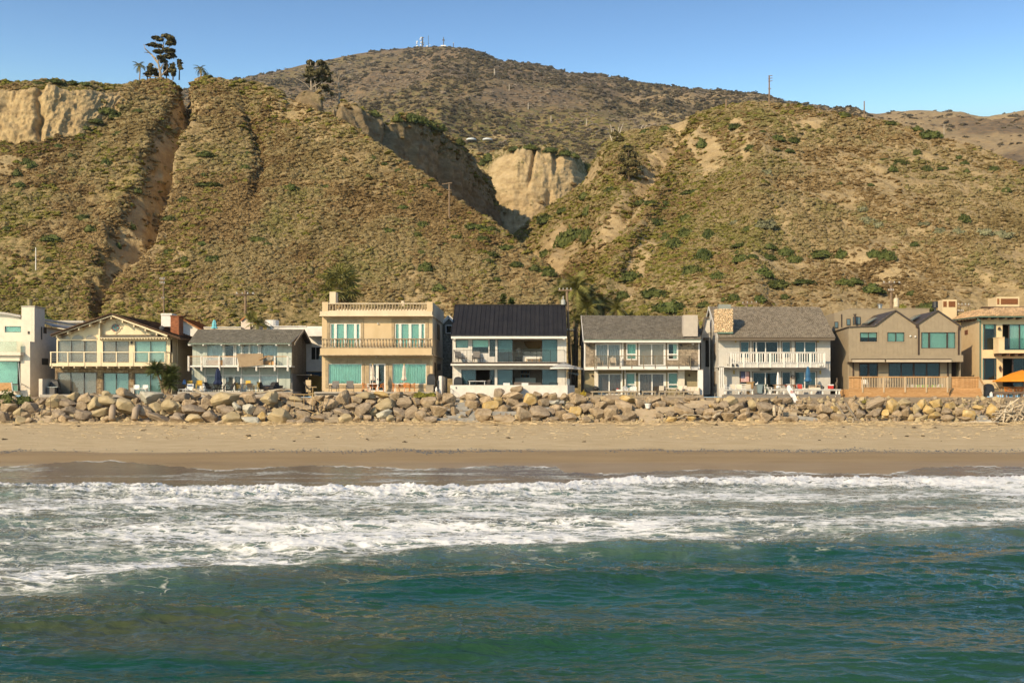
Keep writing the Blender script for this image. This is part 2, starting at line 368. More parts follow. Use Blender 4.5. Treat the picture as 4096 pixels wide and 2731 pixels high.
def cl_col(top, Yt, bot, Yb, ztop=2):
    zt = zof(top, Yt); zb = zof(bot, Yb)
    Yb = Yt - (Yt - Yb) * .62
    return [(Yb - 12, zb - 14), (Yb, zb), (Yb * .5 + Yt * .5, zb * .5 + zt * .5 - .5), (Yt, zt - ztop * .8), (Yt + 3, zt), (Yt + 20, zt + .2), (Yt + 60, zt - 6)]
BP = [(1000, 352, 480, 258), (1100, 350, 500, 258), (1200, 372, 520, 258), (1250, 400, 560, 258), (1320, 422, 600, 259), (1400, 432, 640, 260), (1480, 448, 720, 264), (1560, 460, 770, 271), (1640, 475, 820, 281), (1710, 482, 870, 292), (1770, 525, 900, 303),
      (1830, 590, 930, 315), (1890, 660, 960, 327), (1945, 730, 980, 340), (1978, 800, 990, 350), (1992, 900, 1000, 356), (2010, 975, 1010, 360)]
cB = {a: cl_col(b, y, c, y - 9 + (2 if b > 700 else 0)) for a, b, c, y in BP}
def dB(P, N, U, PY, v):
    x, y, z = P[..., 0], P[..., 1], P[..., 2]
    f = sstep(0, .6, v) * (1 - sstep(4.2, 4.8, v))
    q = y * .9 + x * .4
    d = 2.2 * ridge(q * .07, z * .02, 2.0) + 1.0 * fbm(q * .2, z * .2, 5.0) + .9 * ridge(q * .3, z * .07, 8.) + .4 * fbm(q * .9, z * .7, 1.0) + .35 * fbm(q * .15, z * 1.1, 11.)
    for uc, wd, dp in ((1160, 26, 4.5), (1310, 22, 5), (1345, 10, 2), (1555, 16, 3.5), (1770, 20, 2)): d = d - dp * np.exp(-((U - uc) / wd) ** 2) * sstep(1.2, 2.6, v)
    return P + N * (d * f)[..., None]
def aB(P, U, PY, v, N):
    x, y, z = P[..., 0], P[..., 1], P[..., 2]; n2 = fbm(x * .3, z * .3 + y * .2, 4.0)
    veg = np.maximum(sstep(3.0, 3.3, v + .5 * n2) * sstep(1150, 1350, U), sstep(2.3, 2.9, v + .5 * n2) * sstep(1500, 1640, U), sstep(.12, .35, fbm(y * .08 + 3, z * .12, 2.)) * .85)
    return dict(bare=1 - veg, green=.4 + 0 * U)
LB = loft('canyon_cliff', cB, 4, [6, 35, 35, 8, 6, 6, 3], dB, aB, m_cliff)
def m_col(top, lip, Yl, bot, Yb, foot, Yf):
    Yl += 8; Yb += 8; Yf += 8
    return [(Yf, zof(foot, Yf)), (Yb, zof(bot, Yb)), (Yb * .6 + Yl * .4, zof(bot * .45 + lip * .55, Yb * .6 + Yl * .4)), (Yl, zof(lip, Yl)), (Yl + 7, zof(top, Yl + 7)), (Yl + 40, zof(top, Yl + 40) - 8), (Yl + 80, zof(top, Yl) - 18)]
cC = {1820: m_col(600, 640, 392, 860, 385, 1000, 378), 1900: m_col(600, 660, 372, 860, 364, 1000, 352), 1955: m_col(618, 690, 366, 850, 358, 1000, 350), 2000: m_col(600, 640, 362, 850, 354, 990, 345), 2060: m_col(585, 608, 360, 850, 351, 985, 342), 2150: m_col(582, 602, 360, 850, 351, 950, 343), 2250: m_col(590, 620, 362, 820, 354, 900, 347),
      2300: m_col(615, 660, 366, 800, 358, 870, 350), 2335: m_col(690, 740, 374, 790, 366, 850, 356), 2400: m_col(640, 650, 400, 760, 392, 820, 380), 2520: m_col(610, 640, 420, 740, 410, 800, 400)}
def dC(P, N, U, PY, v):
    x, y, z = P[..., 0], P[..., 1], P[..., 2]
    f = sstep(.2, 1.0, v) * (1 - sstep(4.0, 4.6, v))
    d = 1.3 * ridge(x * .1, z * .03, 2.0) + .8 * fbm(x * .3, z * .3, 5.0) + .5 * ridge(x * .45, z * .12, 8.) + .35 * fbm(x * .3, z * 1.4, 1.0) + .35 * ridge(x * .9, z * .9, 4.)
    d = d - 2.2 * np.exp(-((U - np.interp(PY, [590, 760], [2140, 2112])) / 7) ** 2) * sstep(790, 690, PY) - 2.2 * np.exp(-((U - 2226) / 16) ** 2) * sstep(2.0, 2.5, v) - 2 * np.exp(-((U - 2200) / 14) ** 2) * sstep(720, 800, PY)
    return P + N * (d * f)[..., None]
def aC(P, U, PY, v, N):
    x, y, z = P[..., 0], P[..., 1], P[..., 2]; n2 = fbm(x * .4, z * .4, 4.0)
    veg = np.maximum.reduce([sstep(2.98, 3.15, v + .25 * n2), sstep(.3, .5, n2) * .6, sstep(1.1, .7, v) * sstep(.0, .3, n2) * .5, sstep(2300, 2360, U) * .9, sstep(1990, 1900, U) * sstep(1.6, 2.4, v)])
    return dict(bare=1 - veg, green=.45 + 0 * U)
LC = loft('canyon_head', cC, 4, [20, 34, 34, 8, 6, 4, 2], dC, aC, m_head)
def h_col(top, Yt, y0=150, drop=12, z0=5.0, bulge=0.0):
    zt = zof(top, Yt); r = []
    for f in (0, .25, .5, .75, .94): r.append((y0 + (Yt - y0) * f, z0 + (zt - z0) * f + bulge * math.sin(math.pi * f)))
    return r + [(Yt, zt), (Yt + 12, zt - 1), (Yt + 60, zt - drop)]
cD = {1930: h_col(975, 350, 200), 2010: h_col(958, 346, 195), 2060: h_col(948, 344, 190), 2120: h_col(895, 343, 185), 2200: h_col(832, 341, 156), 2290: h_col(775, 338, 151), 2350: h_col(725, 333, 150), 2385: h_col(640, 326, 150), 2420: h_col(575, 320, 150), 2480: h_col(535, 312, 150), 2600: h_col(520, 303, 150),
      2700: h_col(500, 296, 150), 2790: h_col(455, 288, 150), 2870: h_col(430, 281, 150), 2960: h_col(415, 274, 150), 3060: h_col(410, 269, 150), 3160: h_col(418, 267, 150), 3280: h_col(440, 265, 150), 3400: h_col(465, 262, 150), 3560: h_col(490, 257, 150), 3700: h_col(530, 251, 150), 3850: h_col(578, 244, 150),
      3960: h_col(612, 239, 150), 4096: h_col(668, 232, 150), 4250: h_col(735, 225, 150), 4600: h_col(900, 212, 150)}
TRK = [(2780, 4200, 640, 655), (2900, 4200, 1010, 1040)]
def dD(P, N, U, PY, v):
    x, y, z = P[..., 0], P[..., 1], P[..., 2]
    f = sstep(0, .3, v) * (1 - .75 * sstep(3.8, 4.9, v)) * (1 - sstep(5.0, 5.4, v))
    q = x * .8 + y * .25
    d = 1.7 * ridge(q * .035 + z * .01, z * .012 + 2) + 1.1 * fbm(x * .09, z * .09 + y * .05, 6.0) + .45 * ridge(q * .25 + z * .12, z * .04, 3.) + .22 * fbm(x * .8, z * .8, 2.0, 3)
    for a, b, wd, dp in (((2760, 480), (2330, 1130), 34, 3.0), ((2880, 450), (2430, 1180), 26, -2.0), ((2600, 540), (2230, 1000), 26, -1.5), ((3040, 560), (3010, 1150), 60, -1.6)):
        t = np.clip((PY - a[1]) / (b[1] - a[1]), 0, 1); c = a[0] + (b[0] - a[0]) * t; d = d - dp * np.exp(-((U - c) / wd) ** 2) * sstep(a[1] - 20, a[1] + 40, PY) * sstep(b[1] + 120, b[1], PY)
    return P + N * (d * f)[..., None]
def blob(U, PY, cx, cy, rx, ry, sh=0.0, n=None):
    a = (U - cx - sh * (PY - cy)) / rx; b = (PY - cy) / ry; r = a * a + b * b
    if n is not None: r = r + n
    return sstep(1.25, .65, r)
def aD(P, U, PY, v, N):
    x, y, z = P[..., 0], P[..., 1], P[..., 2]
    nz = fbm(x * .1, z * .1, 1.0); n2 = fbm(x * .45, z * .45, 4.0)
    bl = [blob(U, PY, *a, n=n2 * 1.2) for a in ((2380, 700, 40, 90, -.3), (2480, 870, 34, 130, -.75), (2600, 700, 56, 165, -.6), (2720, 560, 90, 60, -.5), (2540, 1120, 50, 150, -.5), (2215, 1000, 50, 80, -.8),
          (2260, 1060, 48, 80, -.7), (2850, 640, 60, 90, 0), (2950, 530, 40, 40, 0), (3240, 505, 75, 26, .4), (3130, 1060, 120, 22, 0), (3430, 1040, 110, 26, 0), (2990, 650, 22, 70, 0), (2800, 590, 50, 60, 0), (2560, 830, 50, 60, -.6), (2700, 500, 60, 25, 0), (3560, 1100, 90, 16, 0), (2450, 520, 60, 20, 0))]
    bare = np.maximum.reduce(bl) * np.clip(.92 + .9 * n2 + .5 * fbm(x * 1.2, z * .5, 9.), 0, 1)
    sun = sstep(2950, 3150, U) * (.25 + .5 * sstep(-.15, .25, n2))  # right part of the hill, mixed in patches toward the bare-ground colour
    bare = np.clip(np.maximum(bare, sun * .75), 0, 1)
    green = np.clip(sstep(3150, 2700, U + 300 * nz) * (.55 + .6 * nz) + .35 * sstep(520, 430, PY), 0, 1)
    return dict(bare=bare, green=green)
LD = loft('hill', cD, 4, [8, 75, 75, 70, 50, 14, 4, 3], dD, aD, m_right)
def f_col(top, Yt, k=1.0):
    zt = zof(top, Yt)
    a = [(520, 60.), (700, zof(640, 700)), (900, zof(600 if top < 560 else top + 70, 900))]
    a[1] = (700, min(a[1][1], zof(top + 140, 700))); z2 = a[2][1]
    for f in (.3, .6, .9): a.append((900 + (Yt - 900) * f, z2 + (zt - z2) * (f ** (1.0 * k)) + 14 * math.sin(math.pi * f)))
    return a + [(Yt, zt), (Yt + 60, zt - 8), (Yt + 500, zt - 150)]
sil = [(300, 420), (700, 372), (880, 330), (1000, 308), (1150, 275), (1300, 240), (1400, 218), (1480, 205), (1560, 196), (1640, 190), (1700, 187), (1780, 186), (1840, 192), (1900, 204), (1960, 228), (2010, 245), (2060, 248), (2120, 255), (2200, 272), (2300, 298), (2400, 300), (2440, 312), (2520, 330), (2600, 338),
       (2700, 350), (2800, 358), (2880, 360), (2960, 372), (3060, 388), (3160, 408), (3260, 428), (3310, 442), (3390, 452), (3460, 456), (3520, 462), (3600, 460), (3660, 462), (3760, 478), (3860, 484), (3960, 494), (4096, 494), (4300, 500), (4700, 520)]
cF = {u: f_col(py, 2000 if u < 3340 else 1500, 1.0) for u, py in sil}
def dF(P, N, U, PY, v):
    x, y, z = P[..., 0], P[..., 1], P[..., 2]
    f = sstep(.6, 1.6, v) * (1 - .85 * sstep(4.2, 5.7, v)) * (1 - sstep(5.8, 6.2, v))
    wx = x + 60 * fbm(x * .004, y * .004, 3.)
    d = 26 * ridge(wx * .0045 + .3, y * .0016 + 4, 2.0, 3) + 7 * fbm(x * .02, y * .012, 5.0) + 2.5 * ridge(x * .03, y * .012, 1.) + 1.0 * fbm(x * .12, y * .1, 1.0, 3) - 12
    P = P + np.array([0, 0, 1.0]) * (d * f)[..., None]
    return P
def aF(P, U, PY, v, N):
    x, y, z = P[..., 0], P[..., 1], P[..., 2]; nz = fbm(x * .008, y * .006, 1.0); n2 = fbm(x * .05, y * .04, 4.0)
    scars = np.maximum.reduce([blob(U, PY, *a, n=n2 * 1.5) * .8 for a in ((1430, 375, 60, 10, 2.2), (1880, 480, 16, 5), (2740, 370, 24, 4), (1990, 556, 50, 4))])
    scars = np.maximum(scars, .55 * sstep(2350, 2700, U) * sstep(.05, .3, fbm(x * .006, y * .01, 21.)))
    return dict(bare=scars, green=np.clip(.3 + .9 * nz + .5 * sstep(420, 560, PY), 0, 1) * sstep(3500, 2900, U))
LF = loft('mountain', cF, 5, [10, 30, 36, 36, 36, 34, 10, 2, 1], dF, aF, m_mtn, smooth_u=12)
def zsand(x, y):
    b = 2.25 * (y - 67.6) / 37.4
    return np.where(y > 105, 2.25 + (y - 105) * .12, b) + .06 * fbm(x * .12, y * .25, 1.0) + .02 * fbm(x * .7, y * .9, 2.) * sstep(84, 90, y)
EDGE = ([-600, 0, 60, 157, 320, 470, 557, 723, 871, 1089, 1263, 1524, 1655, 1873, 2048, 2222, 2261, 2440, 2658, 2815, 3006, 3355, 3555, 3677, 3850, 4095, 4700],
        [1862, 1866, 1867, 1855, 1846, 1842, 1855, 1868, 1881, 1869, 1862, 1868, 1878, 1869, 1862, 1868, 1890, 1895, 1885, 1876, 1883, 1894, 1898, 1872, 1864, 1868, 1866])
_yt = np.linspace(62, 106, 3000); _pt = CY - (2.25 * (_yt - 67.6) / 37.4 - EYE) * F / _yt
def ysand(py): return np.interp(-np.asarray(py, float), -_pt, _yt)
def nodes_of(m): m.use_nodes = True; return m.node_tree, m.node_tree.nodes['Principled BSDF']
class NT:
    def __init__(s, m): s.nt, s.b = nodes_of(m); s.tc = s.nt.nodes.new('ShaderNodeTexCoord')
    def n(s, t, **k):
        x = s.nt.nodes.new(t)
        for a, b in k.items(): setattr(x, a, b)
        return x
    def mp(s, st): x = s.n('ShaderNodeMapping'); x.inputs['Scale'].default_value = st; lk(s.nt, s.tc.outputs['Object'], x.inputs[0]); return x.outputs[0]
    def noise(s, sc_, st=(1, 1, 1), d=5, r=.6, dist=0, vec=None):
        x = s.n('ShaderNodeTexNoise'); x.inputs['Scale'].default_value = sc_; x.inputs['Detail'].default_value = d; x.inputs['Roughness'].default_value = r; x.inputs['Distortion'].default_value = dist
        lk(s.nt, vec or s.mp(st), x.inputs[0]); return x.outputs[0]
    def math(s, op, a, b=0.0, clamp=False):
        x = s.n('ShaderNodeMath', operation=op, use_clamp=clamp)
        for i, v in enumerate((a, b)):
            if isinstance(v, (int, float)): x.inputs[i].default_value = v
            else: lk(s.nt, v, x.inputs[i])
        return x.outputs[0]
    def mr(s, v, a, b, c=0., d=1.):
        x = s.n('ShaderNodeMapRange'); lk(s.nt, v, x.inputs[0])
        for i, k in enumerate((a, b, c, d)): x.inputs[i + 1].default_value = k
        return x.outputs[0]
    def mix(s, f, a, b):
        x = s.n('ShaderNodeMix', data_type='RGBA')
        for i, v in ((0, f), (6, a), (7, b)):
            if isinstance(v, tuple): x.inputs[i].default_value = (*v, 1)
            elif isinstance(v, (int, float)): x.inputs[i].default_value = v
            else: lk(s.nt, v, x.inputs[i])
        return x.outputs[2]
    def attr(s, a): x = s.n('ShaderNodeAttribute'); x.attribute_name = a; return x.outputs['Fac']
    def ramp(s, src, cols, lo=.3, hi=.7):
        cr = s.n('ShaderNodeValToRGB'); e = cr.color_ramp.elements
        while len(e) < len(cols): e.new(.5)
        for i, c in enumerate(cols): e[i].position = lo + (hi - lo) * i / (len(cols) - 1); e[i].color = (*c, 1)
        lk(s.nt, src, cr.inputs[0]); return cr.outputs[0]
m = bpy.data.materials.new('beach_sand'); t = NT(m)
wet = t.attr('wet'); dry = t.ramp(t.noise(.5, (1, 2.5, 1), 6), [(.50, .37, .20), (.58, .44, .25), (.64, .50, .30)])
debris = t.math('MULTIPLY', t.mr(t.noise(2.2, (.35, 1.6, 1), 6, .75, 1.5), .62, .68), t.attr('debris'), True)
peb = t.math('MULTIPLY', t.mr(t.noise(9, (1, 1, 1), 2, .8), .53, .6), t.attr('pebble'), True)
c = t.mix(debris, dry, (.1, .065, .035)); wetc = t.ramp(t.noise(.3, (.5, 2, 1)), [(.31, .21, .10), (.38, .265, .135)])
c = t.mix(wet, c, wetc); c = t.mix(peb, c, (.10, .105, .11)); lk(t.nt, c, t.b.inputs['Base Color'])
lk(t.nt, t.mr(t.attr('soaked'), 0, 1, .85, .34), t.b.inputs['Roughness']); t.b.inputs['Specular IOR Level'].default_value = .25
bp = t.n('ShaderNodeBump'); bp.inputs['Distance'].default_value = .10; lk(t.nt, t.math('MULTIPLY', t.noise(5, (.6, 1.2, 1), 6, .7), t.mr(wet, 0, 1, 1, .05)), bp.inputs['Height']); lk(t.nt, bp.outputs[0], t.b.inputs['Normal'])
u = np.arange(-500, 4660, 10.); y = np.concatenate([np.linspace(40, 66, 8), np.linspace(66.3, 106, 170), np.linspace(106.5, 114, 14)])
U, Yg = np.meshgrid(u, y); X = (U - CX) * Yg / F; Z = zsand(X, Yg); PYs = CY - (Z - EYE) * F / Yg
wl = 1802 + 8 * fbm(X * .15, 0 * X, 1.) + np.interp(U, [0, 1500, 1510, 2650, 2660, 4096], [6, 6, -2, -2, 4, 4]); 
A = dict(wet=sstep(wl - 5, wl + 2, PYs), soaked=sstep(1830, 1862, PYs + 6 * fbm(X * .1, Yg * .3)), debris=.25 + .9 * sstep(1775, 1705, PYs + 14 * fbm(X * .2, Yg * .3)), pebble=np.exp(-((PYs - wl - 1) / 5) ** 2) + .25 * sstep(1800, 1812, PYs) * sstep(1845, 1812, PYs))
beach = link_mesh('beach', grid_mesh('beach', np.stack([X, Yg, Z], -1), len(u), len(y), m, A)); tag(beach, kind='structure')
m = M('yard_ground', [(.2, .155, .1), (.28, .22, .15)], scale=.8, bump=.3)
g = MB(); g.add([(-900, 109.5, 2.7), (900, 109.5, 2.7), (900, 112.2, 4.7), (-900, 112.2, 4.7), (900, 2600, 5), (-900, 2600, 5)], [(0, 1, 2, 3), (3, 2, 4, 5)]); g.B('ground', m, kind='structure')
m = bpy.data.materials.new('sea_water'); t = NT(m); b = t.b
fo = t.attr('foam'); sh = t.attr('shallow'); ln = t.attr('lines')
wv = t.n('ShaderNodeVectorMath', operation='ADD'); nn = t.n('ShaderNodeTexNoise'); nn.inputs['Scale'].default_value = .6; nn.inputs['Detail'].default_value = 6; lk(t.nt, t.mp((.6, 1, 1)), nn.inputs[0])
sc_ = t.n('ShaderNodeVectorMath', operation='SCALE'); lk(t.nt, nn.outputs['Color'], sc_.inputs[0]); sc_.inputs['Scale'].default_value = 2.2
lk(t.nt, t.mp((.4, 1, 1)), wv.inputs[0]); lk(t.nt, sc_.outputs[0], wv.inputs[1])
def vor(scale):
    v = t.n('ShaderNodeTexVoronoi', feature='DISTANCE_TO_EDGE'); v.inputs['Scale'].default_value = scale; lk(t.nt, wv.outputs[0], v.inputs['Vector']); return v.outputs['Distance']
v1 = vor(1.25); v2 = vor(3.4)
web = t.math('MINIMUM', v1, t.math('MULTIPLY', v2, 1.5))
det = t.noise(3.2, (.6, 1.4, 1), 6, .75)
thr = t.math('MULTIPLY', fo, .42); ed = t.math('ADD', web, t.math('MULTIPLY', t.math('SUBTRACT', det, .5), .55))
fm = t.math('SUBTRACT', thr, ed); fmask = t.math('MULTIPLY', t.mr(fm, -.06, .12), t.mr(fo, .02, .1))
lmask = t.math('MULTIPLY', t.mr(t.math('ADD', v1, t.math('MULTIPLY', t.math('SUBTRACT', det, .5), .1)), .05, .005), ln, True)
fmask = t.math('MAXIMUM', fmask, lmask)
deep = t.ramp(t.noise(.15, (.5, 1, 1), 3), [(.003, .040, .014), (.012, .078, .034)])
milky = t.ramp(t.noise(.35, (.5, 1.3, 1), 4), [(.17, .145, .095), (.13, .165, .115), (.17, .25, .175)])
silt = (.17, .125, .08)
refl_amt = t.math('MULTIPLY', t.mr(t.noise(.16, (.3, 1, 1), 4), .42, .62), t.attr('brown_refl'), True); deep = t.mix(refl_amt, deep, t.ramp(det, [(.07, .058, .018), (.14, .11, .042)]))  # brown hill reflections painted into the water colour in patches, strongest at left
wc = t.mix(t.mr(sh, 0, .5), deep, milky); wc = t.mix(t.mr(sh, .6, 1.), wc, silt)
col = t.mix(fmask, wc, t.ramp(t.math('ADD', fm, t.math('MULTIPLY', det, .15)), [(.34, .36, .29), (.60, .60, .54), (.84, .83, .79)], .04, .26)); lk(t.nt, col, b.inputs['Base Color'])
lk(t.nt, t.math('MAXIMUM', t.mr(fmask, 0, 1, .06, .8), t.mr(sh, .7, 1, .05, .24)), b.inputs['Roughness']); b.inputs['IOR'].default_value = 1.45; lk(t.nt, t.mr(fmask, 0, .6, .5, .1), b.inputs['Specular IOR Level'])
bp = t.n('ShaderNodeBump'); bp.inputs['Distance'].default_value = .07; bp.inputs['Strength'].default_value = 1
h = t.math('ADD', t.math('MULTIPLY', t.noise(2.6, (.5, 1.2, 1), 5, .54, .8), t.math('MULTIPLY', t.mr(t.noise(.22, (.35, 1, 1), 3), .42, .6, .45, 1.5), t.mr(sh, .6, 1, 1, .3))), t.math('MULTIPLY', fmask, .35)); lk(t.nt, h, bp.inputs['Height']); lk(t.nt, bp.outputs[0], b.inputs['Normal'])
m_sea = m
u = np.arange(-260, 4460, 6.); nv = 480
pyr = np.linspace(0, 1, nv) ** 1.0
U = np.broadcast_to(u, (nv, len(u)))
ye = np.interp(u, *EDGE) + 2.5 * vnoise(u / 25, 0 * u) + 1.2 * vnoise(u / 7, 0 * u)   # photograph row of the swash edge
yy = np.linspace(60, 92, 1200); yedge = np.array([yy[np.argmin(np.abs(CY - (zsand((uu - CX) * yy / F, yy) - EYE) * F / yy - e))] for uu, e in zip(u, ye)])
PYr = 2790 + (ye[None, :] - 2790) * pyr[:, None]
Yg = np.clip(F * EYE / (PYr - CY), 0, 1e9)
k = sstep(.88, 1.0, pyr)[:, None]; Y68 = 66.0
low = Yg < Y68
frac = np.clip((pyr[:, None] - .80) / .2, 0, 1)
Yg = np.minimum(Yg, Y68 + 0 * Yg); i68 = np.argmax(~low, axis=0)
for j in range(len(u)):
    i = i68[j] if not low[:, j].all() else nv - 1
    n = nv - i; Yg[i:, j] = np.linspace(Yg[i - 1, j] + .02, max(yedge[j], Yg[i - 1, j] + .5), n)
X = (U - CX) * Yg / F
def swell(x, y):
    a = .12 * np.sin(y * .95 + 1.2 * fbm(x * .05, y * .06, 1.) * 3 + x * .06) + .055 * np.sin(y * 2.1 - x * .35 + 3 * fbm(x * .1, y * .1, 2.))
    a = a + .09 * (fbm(x * .35, y * .9, 3., 4)) + (.065 * ridge(x * .8 + .3 * y, y * 1.9, 5., 3) + .028 * ridge(x * 2.2, y * 5.0, 9., 2)) * (.5 + .8 * np.clip(fbm(x * .15, y * .4, 12.) + .3, 0, 1))
    return a
FB = ([-300, 0, 435, 870, 1220, 1740, 2100, 2525, 2960, 3310, 4096, 4500], [2420, 2405, 2350, 2316, 2281, 2229, 2235, 2203, 2212, 2168, 2133, 2130])
fb = np.interp(U, *FB) + 26 * fbm(U / 130, PYr / 60, 1.) ; PYw = CY + EYE * F / np.maximum(Yg, 1)
brk = np.interp(U, [-300, 0, 700, 1500, 2000, 2300, 2800, 3300, 4096, 4500], [1950, 1955, 1962, 1965, 1962, 1925, 1935, 1932, 1926, 1925]) + 5 * vnoise(U / 40, 0 * U)
fr = np.interp(u, [-300, 0, 900, 1740, 2000, 2600, 3300, 4500], [61, 59.5, 57, 57, 58, 63, 63, 64])[None, :] + .8 * vnoise(U / 60, 0 * U)
near = sstep(67, 60, Yg)
Zw = swell(X, Yg) * (.35 + .65 * sstep(60, 40, Yg)) * near
rollf = sstep(fr + .3, fr - .5, Yg) * sstep(fr - 9, fr - 1, Yg)
Zw = Zw + rollf * (.26 + .16 * fbm(X * .9, Yg * .9, 3.) + .12 * ridge(X * 2.5, Yg * 2.5, 3., 3))
ysw = F * EYE / (np.interp(U, *FB) - CY)
Zw = Zw + .30 * np.exp(-((Yg - ysw + .3) / 1.6) ** 2) * (.6 + .6 * fbm(X * .12, 0 * X, 8.)) + .16 * np.exp(-((Yg - ysw * .82) / 1.8) ** 2)
zone = sstep(fb + 24, fb - 90, PYw + 30 * fbm(U / 160, PYr / 45, 17.))  * sstep(-.2, .6, fr - Yg + .3)
foam = zone * np.clip(.40 + .42 * fbm(X * .12, Yg * .3, 2.) + .25 * fbm(X * .5, Yg * 1.1, 3.) + .45 * np.exp(-((Yg - fr + 1.2) / 1.8) ** 2) + .16 * np.exp(-((PYw - fb + 40) / 45) ** 2) - .14 * sstep(900, -100, U) , 0.05, 1)
foam = foam + zone * .08 * fbm(X * 1.5, Yg * 3., 5.)
Zw = Zw + .035 * zone * ridge(X * 1.6, Yg * 2.6, 6., 3)
sheet = zsand(X, Yg) + .02
sw = sstep(62, 67, Yg); Z = np.maximum(Zw * (1 - sw) + 0 * Zw, np.where(Yg > 62, sheet, -9)); 
edge = np.exp(-((pyr[:, None] - 1) / .0025) ** 2)
foam = np.maximum(foam, edge * (.35 + .5 * vnoise(U / 90, 0 * U + 3)))
swl = sstep(58, 64, Yg) * np.clip(.02 + .6 * fbm(X * .25, Yg * .8, 7.), 0, .34) * sstep(76, 68, Yg); foam = np.maximum(foam, swl)
shal = np.clip(.5 * sstep(fb + 60, fb - 60, PYw) + .5 * sstep(54, 64, Yg), 0, 1)
lines = np.exp(-((PYw - fb - 45) / 42) ** 2) * sstep(.05, .5, fbm(U / 200, PYr / 50, 4.) - .05) * sstep(fb, fb + 20, PYw)
sea = link_mesh('sea', grid_mesh('sea', np.stack([X, Yg, Z], -1), len(u), nv, m_sea, dict(foam=foam, shallow=shal, lines=lines, brown_refl=.22 + .5 * sstep(2600, 300, U)))); tag(sea, kind='structure')
u2 = MB(); u2.add([(-3000, -3000, -.45), (3000, -3000, -.45), (3000, 66.5, -.45), (-3000, 66.5, -.45)], [(0, 1, 2, 3)]); u2.B('outer_sea', M('open_sea', [(.004, .04, .03), (.006, .055, .04)], rough=.08, spec=.5, bump=.6, bscale=1.2), kind='structure')
def leafy(n, size, leaf, squash=.7, lump=.25, seed=0, core=True, up=.3, droop=0):
    r = np.random.RandomState(seed); mb = MB()
    d = r.normal(size=(n, 3)); d /= np.linalg.norm(d, axis=1, keepdims=True); d[:, 2] = np.abs(d[:, 2]) * 1.0 - .12
    lum = 1 + lump * vnoise(d[:, 0] * 2.3 + seed, d[:, 1] * 2.3, d[:, 2] * 2.3) * 1.6
    rad = size * lum * (.78 + .25 * r.rand(n))
    P = d * rad[:, None]; P[:, 2] = np.maximum(P[:, 2], -.05 * size) * squash
    for p, q in zip(P, d):
        nrm = Vector(q) + Vector(r.normal(size=3)) * .55; nrm.z += up
        nrm.normalize(); a = nrm.orthogonal().normalized(); a.rotate(Matrix.Rotation(r.rand() * 6.28, 3, nrm)); b = nrm.cross(a)
        l = leaf * (.6 + .8 * r.rand()); w_ = l * (.45 + .3 * r.rand()); p = Vector(p)
        mb.add([p - a * l - b * w_ * .3, p + b * w_, p + a * l + b * .2 * w_, p - b * w_], [(0, 3, 2, 1)])
    if core:
        bm = bmesh.new(); bmesh.ops.create_icosphere(bm, subdivisions=2, radius=1)
        vs = []
        for v in bm.verts:
            c = v.co; k = size * .84 * (1 + lump * float(vnoise(c.x * 2.3 + seed, c.y * 2.3, c.z * 2.3)) * 1.6)
            vs.append((c.x * k, c.y * k, max(c.z * k, -.1 * size) * squash))
        mb.add(vs, [[v.index for v in f.verts] for f in bm.faces]); bm.free()
    return mb
def twiggy(n, size, seed, squash=.8):       # dry brush: radiating twigs over a rough core
    r = np.random.RandomState(seed); mb = leafy(n, size, size * .2, squash, .35, seed)
    return mb
m_bush = M('dark_green_leaves', [(.04, .055, .014), (.075, .09, .022), (.115, .125, .035)], rough=.7, scale=1.2, rnd=.2, hue=.01, spec=.2)
m_grey = M('grey_green_leaves', [(.14, .14, .075), (.20, .195, .11), (.26, .25, .15)], rough=.9, scale=1.5, rnd=.15, spec=.1)
m_pale = M('pale_brush', [(.20, .16, .115), (.27, .22, .165)], rough=.95, scale=.4, rnd=.3, spec=.05)
def scrubm(name, cols, rnd=.12):
    m = bpy.data.materials.new(name); t = NT(m); oi = t.n('ShaderNodeObjectInfo'); v = t.n('ShaderNodeVectorMath', operation='MULTIPLY'); lk(t.nt, oi.outputs['Location'], v.inputs[0]); v.inputs[1].default_value = (1, .6, 1)
    a = t.math('ADD', t.math('MULTIPLY', t.noise(.07, d=3, vec=v.outputs[0]), .75), t.math('MULTIPLY', t.noise(.45, d=2, vec=v.outputs[0]), .25)); a = t.math('ADD', a, t.math('MULTIPLY', t.math('SUBTRACT', oi.outputs['Random'], .5), rnd))
    c = t.ramp(a, cols, .36, .62); d = t.n('ShaderNodeBsdfDiffuse'); tr = t.n('ShaderNodeBsdfTranslucent'); mx = t.n('ShaderNodeMixShader'); mx.inputs[0].default_value = .32
    for q_ in (d, tr): lk(t.nt, c, q_.inputs[0])
    lk(t.nt, d.outputs[0], mx.inputs[1]); lk(t.nt, tr.outputs[0], mx.inputs[2]); lk(t.nt, mx.outputs[0], t.nt.nodes['Material Output'].inputs[0]); t.nt.nodes.remove(t.b); return m
m_sage = scrubm('sage_leaves', [(.26, .19, .085), (.32, .245, .115), (.40, .31, .16), (.33, .265, .125), (.27, .235, .09)]); m_dry = scrubm('dry_brush_twigs', [(.21, .14, .065), (.27, .185, .085), (.38, .27, .13), (.24, .165, .075)]); m_grn = scrubm('green_scrub_leaves', [(.16, .16, .032), (.22, .205, .045), (.29, .25, .075), (.20, .19, .045)])
m_chap = scrubm('chaparral_leaves', [(.11, .09, .055), (.145, .115, .07), (.125, .11, .06)])
def proto(mb, name, mat):
    o = bpy.data.objects.new(name, mb.mesh(name, mat, fix=False)); return o
